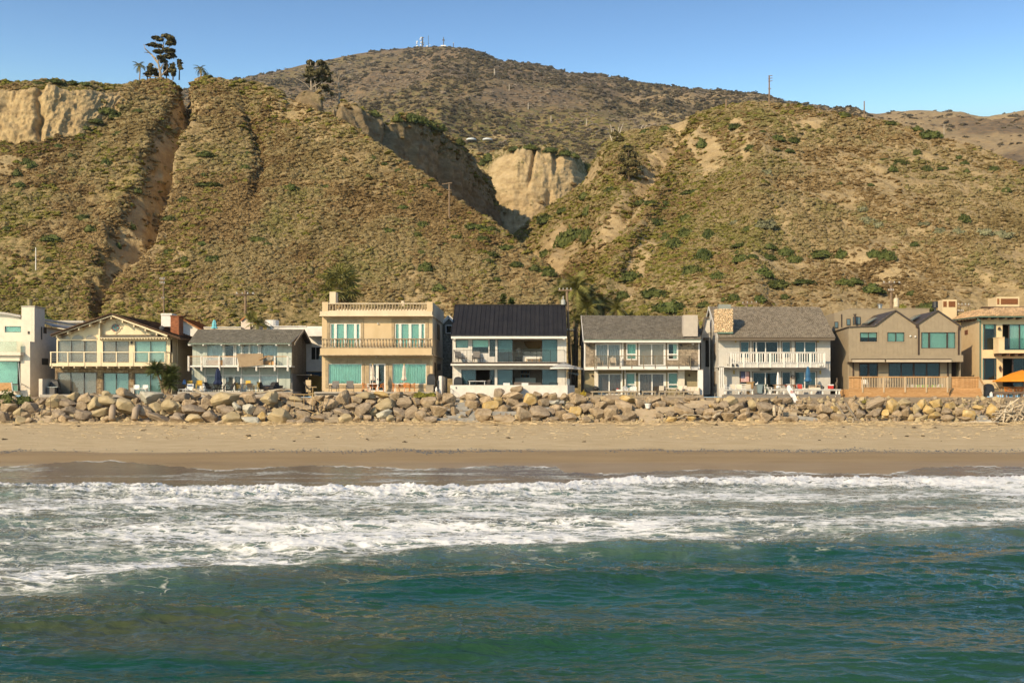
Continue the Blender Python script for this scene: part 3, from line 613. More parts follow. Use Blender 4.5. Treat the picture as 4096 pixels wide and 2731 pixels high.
def scatter(name, pts, scl, protos, squashz=None):
    me = bpy.data.meshes.new(name); me.vertices.add(len(pts)); me.vertices.foreach_set('co', np.asarray(pts, np.float32).ravel())
    at = me.attributes.new('scl', 'FLOAT', 'POINT'); at.data.foreach_set('value', np.asarray(scl, np.float32))
    o = link_mesh(name, me); ng = bpy.data.node_groups.new(name, 'GeometryNodeTree')
    ng.interface.new_socket('Geometry', in_out='INPUT', socket_type='NodeSocketGeometry'); ng.interface.new_socket('Geometry', in_out='OUTPUT', socket_type='NodeSocketGeometry')
    gi = ng.nodes.new('NodeGroupInput'); go = ng.nodes.new('NodeGroupOutput'); jn = ng.nodes.new('GeometryNodeJoinGeometry')
    rid = ng.nodes.new('FunctionNodeRandomValue'); rid.data_type = 'INT'; rid.inputs['Min'].default_value = 0; rid.inputs['Max'].default_value = len(protos) - 1; rid.inputs['Seed'].default_value = 3
    rr = ng.nodes.new('FunctionNodeRandomValue'); rr.data_type = 'FLOAT_VECTOR'; rr.inputs[0].default_value = (-.4, -.4, 0); rr.inputs[1].default_value = (.4, .4, 6.283)
    sa = ng.nodes.new('GeometryNodeInputNamedAttribute'); sa.data_type = 'FLOAT'; sa.inputs['Name'].default_value = 'scl'
    for i, p in enumerate(protos):
        oi = ng.nodes.new('GeometryNodeObjectInfo'); oi.inputs['Object'].default_value = p; oi.inputs['As Instance'].default_value = True
        cmp = ng.nodes.new('FunctionNodeCompare'); cmp.data_type = 'INT'; cmp.operation = 'EQUAL'
        ng.links.new(rid.outputs[2], cmp.inputs[2]); cmp.inputs[3].default_value = i
        ip = ng.nodes.new('GeometryNodeInstanceOnPoints'); ng.links.new(gi.outputs[0], ip.inputs['Points']); ng.links.new(cmp.outputs[0], ip.inputs['Selection'])
        ng.links.new(oi.outputs['Geometry'], ip.inputs['Instance']); ng.links.new(rr.outputs[0], ip.inputs['Rotation']); ng.links.new(sa.outputs[0], ip.inputs['Scale']); ng.links.new(ip.outputs[0], jn.inputs[0])
    ng.links.new(jn.outputs[0], go.inputs[0])
    md = o.modifiers.new('scatter', 'NODES'); md.node_group = ng
    return tag(o, kind='stuff')
def sample(L, n, dens, rng, pymax=1345, vmax=99):
    P, A = L['P'], L['A']; nv, nu = P.shape[:2]
    i = rng.rand(n * 8) * (nv - 1.01); j = rng.rand(n * 8) * (nu - 1.01); ii = i.astype(int); jj = j.astype(int)
    fi = (i - ii)[:, None]; fj = (j - jj)[:, None]
    p = P[ii, jj] * (1 - fi) * (1 - fj) + P[ii + 1, jj] * fi * (1 - fj) + P[ii, jj + 1] * (1 - fi) * fj + P[ii + 1, jj + 1] * fi * fj
    U = L['U'][ii, jj]; PY = L['PY'][ii, jj]; v = L['vv'][ii]; bare = A['bare'][ii, jj]; green = A['green'][ii, jj]
    h = np.abs(L['PY'][np.minimum(ii + 1, nv - 1), jj] - L['PY'][ii, jj])        # rows are not evenly spaced on screen: weight by their height
    w_ = dens(p, U, PY, v, bare, green) * np.clip(h / 8., .05, 3) * (PY < pymax) * (U > -120) * (U < 4220)
    k = rng.rand(len(w_)) < w_
    return p[k][:n], U[k][:n], PY[k][:n], bare[k][:n], green[k][:n]
rg = np.random.RandomState(21)
pr_s = [proto(leafy(46, 1, .16, .62, .3, 31 + i, up=.7), 'sage_shrub', m_sage) for i in range(3)]
pr_d = [proto(leafy(46, 1, .16, .58, .3, 41 + i, up=.7), 'dry_shrub', m_dry) for i in range(3)]
pr_g = [proto(leafy(46, 1, .17, .62, .35, 51 + i, up=.6), 'green_shrub', m_grn) for i in range(3)]
pr_c = [proto(leafy(70, 1, .3, .6, .4, 61 + i, up=.6), 'chaparral_shrub', m_chap) for i in range(3)]
pr_p = [proto(leafy(60, 1, .3, .45, .4, 71 + i, up=.6), 'pale_shrub', m_pale) for i in range(2)]
def nz_(p, s, o=0.): return fbm(p[:, 0] * s, p[:, 2] * s + p[:, 1] * s * .4, o)
acc = {'s': [], 'd': [], 'g': []}
gs = sample(LA, 500, lambda p, U, PY, v, b, g: gully(U, PY)[0] * .12 * (PY < 1150), rg); acc['g'].append(np.c_[gs[0], .3 + .7 * rg.rand(len(gs[0]))])
for L, n in ((LA, 85000), (LD, 80000), (LB, 1500), (LC, 900)):
    right = L is LD
    p, U, PY, ba, gr = sample(L, n, lambda p, U, PY, v, b, g: np.clip(1 - 1.02 * b, 0, 1) * np.where(right & (U > 3050), .5, .95) * (v < 6) * np.clip(.68 + 1.0 * nz_(p, .06, 3.) + .8 * nz_(p, .3, 13.), .06, 1), rg)
    q = rg.rand(len(p)); a = nz_(p, .05, 9.) * 1.4 + nz_(p, .3, 5.) * .6
    kind = np.where(q < gr * np.where(right, .75, .5), 'g', np.where(a + (q - .5) * .5 + (.12 if right else -.08) > 0, 's', 'd'))
    r = (.19 + .62 * rg.rand(len(p)) ** 4) * np.where(right, 1.0, 1.1) * p[:, 1] / 215
    for k_ in 'sdg': s_ = kind == k_; acc[k_].append(np.c_[p[s_] - [0, 0, .05], r[s_]])
for L in (LA, LB, LC, LD):
    p, U, PY, ba, gr = sample(L, 2600 if (L is LA or L is LD) else 700, lambda p, U, PY, v, b, g: ((v > 4.02 if L is not LB else v > 3.1) & (v < 5.6)) * (.7 if L is not LD else .35) * np.clip(1 - b, .0, 1), rg)
    r = (.5 + .7 * rg.rand(len(p))) * (.8 if L is LD else 1)
    k_ = rg.rand(len(p)); 
    for nm, c in (('g', k_ < .45), ('d', (k_ >= .45) & (k_ < .8)), ('s', k_ >= .8)): acc[nm].append(np.c_[p[c] - [0, 0, .1], r[c]])
for k_, nm, pr in (('s', 'sage_scrub', pr_s), ('d', 'dry_scrub', pr_d), ('g', 'green_scrub', pr_g)):
    a = np.concatenate(acc[k_]); scatter(nm, a[:, :3], a[:, 3], pr)
p, U, PY, ba, gr = sample(LF, 20000, lambda p, U, PY, v, b, g: np.clip(.28 + 1.6 * nz_(p, .012, 3.) + .35 * g + .7 * (U > 1850) * (PY < np.interp(U, [a for a, b in sil], [b for a, b in sil]) + 45), .03, 1) * np.where(U > 3430, .12, 1) * (v < 6.2), rg)
scatter('mountain_chaparral', p - [0, 0, .3], (1.2 + 3.6 * rg.rand(len(p)) ** 2.5) * p[:, 1] / 1500, pr_c)
p, U, PY, ba, gr = sample(LF, 12000, lambda p, U, PY, v, b, g: np.clip(.45 - 1.4 * nz_(p, .012, 3.), .03, 1) * np.where(U > 3330, .12, 1) * (v < 5.3), rg)
scatter('mountain_pale_brush', p - [0, 0, .3], (1.0 + 2.6 * rg.rand(len(p)) ** 2) * p[:, 1] / 1500, pr_p)
ORD = ['first', 'second', 'third', 'fourth', 'fifth', 'sixth', 'seventh', 'eighth', 'ninth', 'tenth', 'eleventh', 'twelfth', 'thirteenth', 'fourteenth', 'fifteenth', 'sixteenth', 'seventeenth', 'eighteenth', 'nineteenth', 'twentieth']
def glass_mat(name, tint, rough=.02):
    m = bpy.data.materials.new(name); m.use_nodes = True; nt = m.node_tree; nt.nodes.remove(nt.nodes['Principled BSDF']); out = nt.nodes['Material Output']
    tr = nt.nodes.new('ShaderNodeBsdfTransparent'); tr.inputs[0].default_value = (*tint, 1); gl = nt.nodes.new('ShaderNodeBsdfGlossy'); gl.inputs['Roughness'].default_value = rough; gl.inputs[0].default_value = (.9, .95, 1, 1)
    fr = nt.nodes.new('ShaderNodeFresnel'); fr.inputs[0].default_value = 1.5; ad = nt.nodes.new('ShaderNodeMath'); ad.operation = 'MULTIPLY_ADD'; ad.inputs[1].default_value = .8; ad.inputs[2].default_value = 0
    mx = nt.nodes.new('ShaderNodeMixShader'); lk(nt, fr.outputs[0], ad.inputs[0]); lk(nt, ad.outputs[0], mx.inputs[0]); lk(nt, tr.outputs[0], mx.inputs[1]); lk(nt, gl.outputs[0], mx.inputs[2]); lk(nt, mx.outputs[0], out.inputs[0]); return m
G_T = glass_mat('tinted_glass', (.88, .97, .93)); G_B = glass_mat('grey_glass', (.68, .76, .77)); G_C = glass_mat('clear_glass', (.94, .94, .93)); G_R = glass_mat('railing_glass', (.80, .88, .84))
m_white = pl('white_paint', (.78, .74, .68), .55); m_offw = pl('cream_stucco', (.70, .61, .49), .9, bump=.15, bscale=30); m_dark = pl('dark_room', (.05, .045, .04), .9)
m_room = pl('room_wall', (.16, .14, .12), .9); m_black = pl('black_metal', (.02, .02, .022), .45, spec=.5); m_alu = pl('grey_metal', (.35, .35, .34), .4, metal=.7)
m_curt = pl('pale_curtain', (.74, .80, .74), .9); m_blind = pl('tan_blind', (.56, .47, .35), .9); m_shade = pl('grey_shade', (.38, .40, .38), .9); m_bcurt = pl('brown_curtain', (.25, .18, .13), .9); m_teal = pl('teal_curtain', (.62, .86, .76), .9)
m_cream = pl('cream_paint', (.74, .62, .42), .75, bump=.05); m_bronze = pl('bronze_frame', (.06, .045, .035), .5); m_conc = M('concrete', [(.30, .27, .23), (.38, .34, .29), (.44, .40, .34)], scale=1.2, bump=.2)
m_wood = M('new_wood', [(.36, .19, .075), (.46, .26, .11), (.54, .33, .16)], scale=2.5, stretch=(1, 1, 8), rnd=.15); m_oldw = M('weathered_wood', [(.22, .17, .115), (.31, .25, .175), (.40, .33, .24)], scale=3, stretch=(.5, 1, 6), rnd=.18, bump=.2)
m_grass = None
class Q:
    def __init__(s, ox, oy, k): s.ox, s.oy, s.k = ox, oy, k
    def p(s, x, y): return s.ox + x / s.k, s.oy + y / s.k
    def X(s, x, Y): return WX(s.ox + x / s.k, Y)
    def Z(s, y, Y): return WZ(s.oy + y / s.k, Y)
    def w(s, x, y, Y): return W(*s.p(x, y), Y)
    def box(s, x0, x1, y0, y1, Y, d=.1, mb=None):
        mb = mb or MB(); return mb.box(s.X(x0, Y), s.X(x1, Y), Y, Y + d, s.Z(y1, Y), s.Z(y0, Y))
    def po(s, pts, Y, d, mb=None): mb = mb or MB(); return mb.prism([(s.X(a, Y), s.Z(b, Y)) for a, b in pts], Y, Y + d)
    def bar(s, x0, y0, x1, y1, Y, wd, mb=None, Y1=None): mb = mb or MB(); return mb.bar(s.w(x0, y0, Y), s.w(x1, y1, Y1 or Y), wd)
    def wall(s, par, name, mat, x0, x1, y0, y1, Y, holes=(), th=.18, top=None, label=None):
        mb = MB(); xs = sorted({x0, x1} | {min(max(v, x0), x1) for h in holes for v in h[:2]}); ys = sorted({y0, y1} | {min(max(v, y0), y1) for h in holes for v in h[2:4]})
        for a, b in zip(xs, xs[1:]):
            run = None
            for c, d in zip(ys, ys[1:]):
                hole = any(h[0] <= (a + b) / 2 <= h[1] and h[2] <= (c + d) / 2 <= h[3] for h in holes)
                if hole:
                    if run: s.box(a, b, run[0], run[1], Y, th, mb); run = None
                else: run = (run[0] if run else c, d)
            if run: s.box(a, b, run[0], run[1], Y, th, mb)
        if top: s.po(top, Y, th, mb)
        return mb.B(name, mat, par, label=label)
    def boards(s, par, mat, x0, x1, y0, y1, Y, pitch, holes=(), name='siding_board', top=None, gap=.7, th=.02, wd=None):
        n = max(1, round((x1 - x0) / pitch)); p = (x1 - x0) / n
        for i in range(n):
            a, b = x0 + i * p, x0 + (i + 1) * p - gap
            if wd: b = a + wd
            yt = y0 if top is None else np.interp((a + b) / 2, *top)
            segs = [(yt, y1)]
            for h in holes:
                if h[0] < b - .3 and h[1] > a + .3:
                    ns = []
                    for c, d in segs:
                        if h[3] <= c or h[2] >= d: ns.append((c, d)); continue
                        if h[2] > c: ns.append((c, h[2]))
                        if h[3] < d: ns.append((h[3], d))
                    segs = ns
            for c, d in segs:
                if d - c > 4: s.box(a, b, c, d, Y - th, th - .002).B(name, mat, par)
    def win(s, par, x0, x1, y0, y1, Y, panes=1, fm=None, fw=5, gl=None, cur=None, opn=(), rail=None, name='window', depth=.1, cmat=None):
        fm = fm or m_white; gl = gl or G_T; mb = MB()
        if isinstance(panes, int): st = (x1 - x0 - fw) / panes; panes = [(x0 + fw + st * i, x0 + st * (i + 1)) for i in range(panes)]
        s.box(x0, x1, y0, y0 + fw, Y + .02, depth, mb); s.box(x0, x1, y1 - fw, y1, Y + .02, depth, mb)
        ed = [x0] + [v for p in panes for v in p] + [x1]
        for a, b in zip(ed[::2], ed[1::2]):
            if b > a: s.box(a, b, y0 + fw, y1 - fw, Y + .021, depth - .003, mb)
        f = mb.B(name, fm, par)
        for i, (a, b) in enumerate(panes):
            if i in opn: continue
            ys = [(y0 + fw, y1 - fw)] if not rail else [(y0 + fw, rail - fw / 2), (rail + fw / 2, y1 - fw)]
            if rail: s.box(a, b, rail - fw / 2, rail + fw / 2, Y + .025, depth - .012).B('glazing_bar', fm, f)
            for c, d in ys: s.box(a, b, c, d, Y + .06, .012).B('pane', gl, f)
            k = cur[i % len(cur)] if isinstance(cur, (list, tuple)) else cur
            if k: s.drape(f, a, b, y0 + fw, y1 - fw, Y + .2, k, cmat, seed=int(a + y0))
        return f
    def drape(s, f, a, b, c, d, Y, kind, cmat=None, seed=0):
        X0, X1 = s.X(a - 2, Y), s.X(b + 2, Y); Z0, Z1 = s.Z(d, Y), s.Z(c, Y); r = random.Random(seed)
        if kind in ('curtain', 'brown', 'teal', 'left', 'right'):
            if kind == 'left': X1 = X0 + (X1 - X0) * .45
            if kind == 'right': X0 = X0 + (X1 - X0) * .55
            n = max(12, int((X1 - X0) * 22)); mb = MB(); ph = r.random() * 6; vs = []
            for i in range(n + 1):
                t = i / n; x = X0 + (X1 - X0) * t; yy = Y + .045 * math.sin(x * 26 + ph + 1.2 * math.sin(x * 7 + ph)) + .02 * math.sin(x * 61)
                vs += [(x, yy, Z0 + .02), (x, Y + (yy - Y) * .5, Z1)]
            mb.add(vs, [(2 * i, 2 * i + 2, 2 * i + 3, 2 * i + 1) for i in range(n)]); mb.sm = True
            mb.B('curtain', cmat or {'brown': m_bcurt, 'teal': m_teal}.get(kind, m_curt), f, fix=False)
        elif kind == 'blind':
            mb = MB(); n = max(6, int((Z1 - Z0) / .075))
            for i in range(n): z = Z0 + (Z1 - Z0) * i / n; mb.add([(X0, Y, z), (X1, Y, z), (X1, Y + .02, z + (Z1 - Z0) / n), (X0, Y + .02, z + (Z1 - Z0) / n)], [(0, 1, 2, 3)])
            mb.B('blind', cmat or m_blind, f, fix=False)
        elif kind == 'shade': s.box(a - 2, b + 2, c, d, Y, .01).B('roller_shade', cmat or m_shade, f)
        elif kind == 'halfshade': s.box(a - 2, b + 2, c, c + (d - c) * .55, Y, .01).B('roller_shade', cmat or m_curt, f)
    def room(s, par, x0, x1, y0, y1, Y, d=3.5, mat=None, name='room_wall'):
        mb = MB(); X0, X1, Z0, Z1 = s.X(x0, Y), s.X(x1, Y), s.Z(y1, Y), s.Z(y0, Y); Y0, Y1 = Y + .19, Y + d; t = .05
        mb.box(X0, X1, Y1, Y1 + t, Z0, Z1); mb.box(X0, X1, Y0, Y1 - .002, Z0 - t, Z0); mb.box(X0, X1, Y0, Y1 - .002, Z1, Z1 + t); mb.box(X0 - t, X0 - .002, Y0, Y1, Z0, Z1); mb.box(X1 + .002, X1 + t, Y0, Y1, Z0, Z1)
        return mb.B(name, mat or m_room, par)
def tone_attr(me, nper, seed=1, per=6):
    at = me.attributes.new('tone', 'FLOAT', 'FACE'); n = len(me.polygons); r = np.random.RandomState(seed).rand(n // per + 1); at.data.foreach_set('value', np.repeat(r, per)[:n].astype(np.float32))
def shg(par, name, A, B, C, D, ncol, nrow, mat, th=.025, jit=.35, seed=1, lab=None):
    A, B, C, D = map(Vector, (A, B, C, D)); n = (B - A).cross(D - A).normalized(); r = random.Random(seed); mb = MB()
    def P(u, v): return (A * (1 - u) + B * u) * (1 - v) + (D * (1 - u) + C * u) * v
    for j in range(nrow):
        off = r.random() / ncol; us = [0] + sorted(min(1, max(0, (i + off * ncol + jit * (r.random() - .5)) / ncol)) for i in range(ncol)) + [1]
        for a, b in zip(us, us[1:]):
            if b - a < .15 / ncol: continue
            v0 = j / nrow - .004 * r.random(); v1 = (j + 1.25) / nrow if j < nrow - 1 else 1; g = .04 / ncol; h = th * (.7 + .6 * r.random())
            p = [P(a + g, v0), P(b - g, v0), P(b - g, v1), P(a + g, v1)]
            mb.add([p[0] + n * h * 1.6, p[1] + n * h * 1.6, p[2] + n * h * .3, p[3] + n * h * .3, p[0], p[1]], [(0, 1, 2, 3), (4, 5, 1, 0)])
    me = mb.mesh(name, mat, WLOC[par], fix=False); tone_attr(me, 0, seed, 2); o = link_mesh(name, me, par); WLOC[o] = WLOC[par].copy(); tag(o, lab, kind='stuff'); return o
def pp(par, name, me, locs, mat=None, rots=None, scl=None, kw=None):
    base = WLOC[par]; out = []
    for i, l in enumerate(locs):
        o = bpy.data.objects.new(name, me); COL.objects.link(o); o.parent = par; o.location = Vector(l) - base
        if rots: o.rotation_euler = rots[i]
        if scl: o.scale = scl[i]
        WLOC[o] = Vector(l); out.append(o)
    return out
m_shing = {k: M('shingles_' + k, c, scale=1.2, rnd=.3, attr='tone', rough=.95, bump=.3, bscale=60, spec=.1) for k, c in
           (('grey_green', [(.17, .155, .125), (.21, .19, .155)]), ('grey_brown', [(.165, .145, .115), (.21, .185, .15)]), ('tan_brown', [(.20, .165, .12), (.245, .205, .155)]), ('brown_tile', [(.15, .09, .055), (.2, .125, .08)]), ('wall', [(.24, .19, .14), (.33, .27, .20)]), ('grey_wall', [(.24, .23, .19), (.32, .30, .255)]))}
z1 = Q(0, 1130, 2.613); z2 = Q(700, 1130, 2.613); z3 = Q(1240, 1080, 2.412); z4 = Q(1740, 1130, 2.613); z5 = Q(2260, 1130, 2.613); z6 = Q(2780, 1130, 2.613); z7 = Q(3280, 1130, 2.613); z8 = Q(3640, 1130, 2.613)
GZ = 4.95
def ysd(X, px): return X * F / (px - CX)
q = z1; Yf = 116
h = tg('modern_house', (q.X(100, Yf), Yf, GZ), 'off-white stucco house with tall square chimney tower at the left end', 'house')
XS = q.X(360, 116)
hl = [(-60, 222, 822, 1130), (50, 220, 457, 520)]
q.wall(h, 'wall', m_offw, -80, 224, 400, 1170, Yf + .4, hl, top=[(-80, 400), (224, 400), (224, 380), (180, 362), (100, 342), (0, 330), (-80, 326)])
mb = MB().box(XS - .25, XS, 116, 132, GZ - .4, q.Z(452, 117)); mb.box(q.X(215, 115), XS - .001, 115, 116.0, GZ - .4, q.Z(615, 115)); mb.box(q.X(224, 116), XS - .26, 116.001, 118.4, q.Z(700, 116), q.Z(252, 116)); mb.box(XS - .25, XS, 116.01, 118.4, q.Z(452, 117) + .01, q.Z(252, 116)); mb.B('chimney_tower', m_offw, h)
q.box(220, 366, 243, 254, 115.95, 2.55).B('chimney_cap', m_conc, h); mb = MB(); mb.lathe((q.X(312, 117), 117, q.Z(238, 117)), [(.26, 0), (.26, .3), (.3, .32), (.3, .42), (.24, .44), (.24, .52), (.3, .54), (.3, .62)], 12); mb.B('flue', pl('brass_metal', (.35, .25, .12), .35, metal=.8), h)
zr = lambda x: q.Z(np.interp(x, [-80, 0, 100, 180, 300, 460, 600, 760], [326, 328, 340, 358, 375, 398, 425, 462]), 116)
mb = MB(); pr = [(q.X(x, 116), zr(x)) for x in (-80, 0, 60, 120, 180, 220)]; mb.prism([(x - .05, z + .22) for x, z in pr] + [(x, z) for x, z in pr[::-1]], 115.9, 130)
pr = [(XS - .4 + i * .35, q.Z(452, 117) + .48 - .08 * i - .02 * i * i) for i in range(4)]; mb.prism([(x, z + .06) for x, z in pr] + [(x, z - .06) for x, z in pr[::-1]], 118.5, 133); mb.B('roof', pl('roof_metal', (.42, .38, .33), .5), h)
q.box(560, 870, 396, 420, 133, 6).B('rear_roof', pl('roof_metal', (.42, .38, .33), .5), h); q.box(600, 850, 420, 700, 134, 5).B('rear_wall', m_offw, h)
q.box(-80, 214, 728, 760, 114.2, 2).B('balcony_slab', m_offw, h); q.box(-80, 205, 760, 818, 114.6, 1.8).B('balcony_beam', m_offw, h)
for a, b in ((-80, 42), (44, 172)): q.box(a, b, 612, 726, 114.25, .02).B('railing_panel', G_R, h)
mb = MB(); a = q.w(173, 612, 114.25); b = q.w(173, 726, 114.25); mb.add([a, (a[0] + .55, 116, a[2]), (b[0] + .55, 116, b[2]), b], [(0, 1, 2, 3)]); mb.B('railing_panel', G_R, h)
q.room(h, -80, 200, 815, 1150, Yf + .4); q.win(h, -60, 187, 822, 1062, 115.9, [(-56, 183)], m_bronze, 4, G_T, 'shade', cmat=m_teal); q.win(h, 50, 220, 457, 520, Yf + .4, 1, m_bronze, 3, G_T, 'shade', cmat=m_teal)
q.win(h, 120, 187, 1066, 1135, 115.9, 1, m_alu, 4, G_T, 'shade', cmat=m_teal)
q.bar(190, 760, 216, 1150, 115, .06, Y1=115).B('downpipe', m_alu, h)
for x0, x1, y0, y1 in ((428, 440, 462, 595), (453, 486, 468, 530), (437, 503, 790, 858)):
    Y0, Y1 = ysd(XS, x0 / q.k), ysd(XS, x1 / q.k); MB().box(XS - .01, XS + .02, Y0, Y1, WZ(q.oy + y1 / q.k, Y0), WZ(q.oy + y0 / q.k, Y0)).B('side_window', m_black, h)
mb = MB(); mb.bar(q.w(222, 1052, 114.8), q.w(298, 1098, 113.8), .035); mb.bar(q.w(225, 1054, 114.8), q.w(225, 1072, 115.0), .03); mb.bar(q.w(262, 1078, 114.3), q.w(262, 1092, 115.0), .03); mb.B('handrail', m_black, h)
q.box(288, 302, 508, 536, 115.9, .1).B('wall_lamp', m_bronze, h)
t = tg('plank_fence', q.w(40, 1140, 113.8), 'low fence of tan horizontal planks in front of the off-white modern house', 'fence')
for i in range(5): q.box(-80, 122, 1046 + i * 18, 1062.5 + i * 18, 113.8, .05).B('plank', m_wood, t)
q.bar(120, 1036, 134, 1140, 113.75, .09).B('post', m_alu, t)
t = tg('garden_wall', q.w(480, 1200, 113), 'short cream stucco garden wall between the modern house and the gabled house', 'wall')
MB().box(q.X(405, 113), q.X(405, 113) + .35, 113, 119, GZ - .6, q.Z(1005, 113)).B('wall_body', m_offw, t); MB().box(q.X(405, 113) + .352, q.X(575, 115.5), 118.6, 118.9, GZ - .3, q.Z(1010, 113)).B('wall_return', m_offw, t)

q = z1; Yf = 116.4
h = tg('gabled_house', (q.X(1165, Yf), Yf, GZ), 'cream gabled beach house with arched windows and round stained glass window', 'house')
up = [(605, 1012, 607, 832), (1075, 1347, 612, 832), (1408, 1740, 612, 832)]
q.wall(h, 'upper_wall', m_cream, 590, 1795, 596, 880, Yf, up)
gb = [(595, 596), (595, 562), (1165, 352), (1745, 556), (1795, 575), (1795, 596)]
q.wall(h, 'gable_wall', m_cream, 594, 596, 594, 596, Yf - .001, (), top=gb, th=.16)
m_stone = M('stone_veneer', [(.16, .10, .05), (.27, .18, .09), (.36, .27, .16), (.44, .36, .25)], scale=3, rnd=.35, attr='tone', bump=.3)
lo = [(600, 1008, 940, 1170), (1075, 1345, 945, 1170), (1405, 1690, 948, 1170)]
q.wall(h, 'lower_wall', pl('mortar', (.2, .15, .1), .9), 575, 1790, 880, 1175, Yf, lo)
mb = MB(); r = random.Random(4); y = 882
while y < 1172:
    hh = r.choice((5, 6, 8)); x = 577
    while x < 1788:
        wd = r.uniform(12, 34); b = min(x + wd, 1789)
        if not any(l[0] - 2 < b and l[1] + 2 > x and l[2] - 1 < y + hh and l[3] > y for l in lo): q.box(x, b - 1, y, y + hh - 1, Yf - r.uniform(.015, .05), .06, mb)
        x += wd
    y += hh
me = mb.mesh('veneer_stone', m_stone, WLOC[h], False); tone_attr(me, 0, 3, 6); o = link_mesh('veneer_stone', me, h); tag(o, kind='stuff')
fa = MB(); fa.bar(q.w(540, 553, 115.2), q.w(1165, 338, 115.2), .1, .26); fa.B('bargeboard', m_cream, h); fa = MB(); fa.bar(q.w(1165, 338, 115.2), q.w(1750, 555, 115.2), .1, .26); fa.B('bargeboard', m_cream, h)
for x in (590, 707, 822, 937, 1050, 1160, 1278, 1398, 1518, 1635):
    y = np.interp(x, [540, 1165, 1750], [566, 352, 566]); q.box(x - 7, x + 7, y, y + 26, 115.3, 1.1).B('rafter_end', m_cream, h)
a0, a1, a2, a3 = q.w(530, 552, 115.1), q.w(1165, 325, 115.1), q.w(1880, 590, 115.1), None
dY = 14.; E = lambda p, d: (p[0], p[1] + d, p[2])
er = (a1[0] + (a1[0] - a0[0]) * 1.14, 115.1, a1[2] - (a1[2] - a0[2]) * 1.14)
MB().slab(a0, a1, E(a1, dY), E(a0, dY), .12).B('roof_slope', m_shing['brown_tile'], h); MB().slab(a1, er, E(er, dY), E(a1, dY), .12).B('roof_slope', m_shing['brown_tile'], h)
shg(h, 'roof_tile', E(er, .0), E(er, dY), E(a1, dY), E(a1, 0), 30, 26, m_shing['brown_tile'], .05, .1, 5)
shg(h, 'roof_tile', E(a0, dY), a0, a1, E(a1, dY), 30, 26, m_shing['brown_tile'], .05, .1, 6)
for i in range(24):
    for (p, s_) in ((a0, a1), (a1, er)):
        t0, t1 = i / 24, (i + .93) / 24; P0 = Vector(p).lerp(Vector(s_), t0); P1 = Vector(p).lerp(Vector(s_), t1); MB().bar((P0.x, 115.05, P0.z + .04), (P1.x, 115.05, P1.z + .06), .3, .07).B('rake_tile', m_shing['brown_tile'], h)
MB().box(q.X(1795, Yf) - .15, q.X(1795, Yf), Yf, 129, GZ - .3, er[2] + .35).B('side_wall', m_cream, h); MB().box(q.X(592, Yf), q.X(592, Yf) + .15, Yf + .2, 129, GZ - .3, q.Z(575, Yf)).B('side_wall', m_cream, h)
for a, b in ((612, 735), (748, 872), (890, 1012)):
    c = (a + b) / 2; rr = (b - a) / 2 - 4; arc = [(c + rr * math.cos(t), 592 - (rr * .74) * math.sin(t)) for t in np.linspace(0, math.pi, 14)]
    arc2 = [(c + (rr + 8) * math.cos(t), 594 - (rr * .74 + 9) * math.sin(t)) for t in np.linspace(0, math.pi, 14)]
    f = q.po(arc2, Yf - .06, .06).B('arched_window', pl('cream_trim', (.68, .55, .36), .7), h); q.po(arc, Yf - .075, .03).B('pane', pl('dusky_pane', (.22, .19, .15), .1, spec=.6), f)
f = None; cx, cy = 1208, 472
ring = lambda r_, n=22: [(cx + r_ * math.cos(2 * math.pi * k / n), cy + r_ * math.sin(2 * math.pi * k / n)) for k in range(n)]
f = q.po(ring(53), Yf - .07, .07).B('round_window', pl('cream_trim', (.68, .55, .36), .7), h)
q.po(ring(43), Yf - .09, .03).B('pane', M('stained_glass', [(.02, .07, .09), (.25, .05, .03), (.04, .12, .13), (.32, .26, .18)], scale=9, rough=.2, spread=1.4, detail=1), f)
for k in range(8):
    a = k * math.pi / 4; q.po([(cx + 21 * math.cos(a) + 11 * math.cos(t), cy + 21 * math.sin(a) + 11 * math.sin(t)) for t in np.linspace(0, 2 * math.pi, 8, endpoint=False)], Yf - .105, .02).B('rosette_petal', pl('rose_glass', (.28, .12, .1) if k % 2 else (.05, .2, .2), .2), f) if k % 2 == 0 else None
for dx, dy in ((0, -53), (0, 53), (-53, 0), (53, 0)): q.box(cx + dx - 9, cx + dx + 9, cy + dy - 11, cy + dy + 11, Yf - .1, .06).B('keystone', pl('cream_trim', (.68, .55, .36), .7), f)
q.box(1030, 1045, 400, 600, Yf - .5, .5).B('pier', m_cream, h)
c0, c1, c2, c3 = q.w(1040, 575, 115.4), q.w(1755, 570, 115.4), q.w(1735, 545, 116.3), q.w(1075, 547, 116.3)
MB().slab(c0, c1, c2, c3, .08).B('canopy', m_cream, h); shg(h, 'canopy_shingle', c0, c1, c2, c3, 60, 4, m_shing['grey_brown'], .02, .2, 8)
for i in range(24): x = 1055 + i * 30; q.box(x, x + 10, 577, 592, 115.42, .9).B('rafter_end', m_cream, h)
q.win(h, 605, 1012, 607, 832, Yf, [(610, 742), (748, 880), (888, 1008)], m_bronze, 4, G_C, 'blind'); q.win(h, 1075, 1347, 612, 832, Yf, [(1080, 1208), (1214, 1342)], m_bronze, 4, G_C, 'blind'); q.win(h, 1408, 1740, 612, 832, Yf, [(1413, 1571), (1577, 1735)], m_bronze, 4, G_T, 'blind', cmat=m_curt)
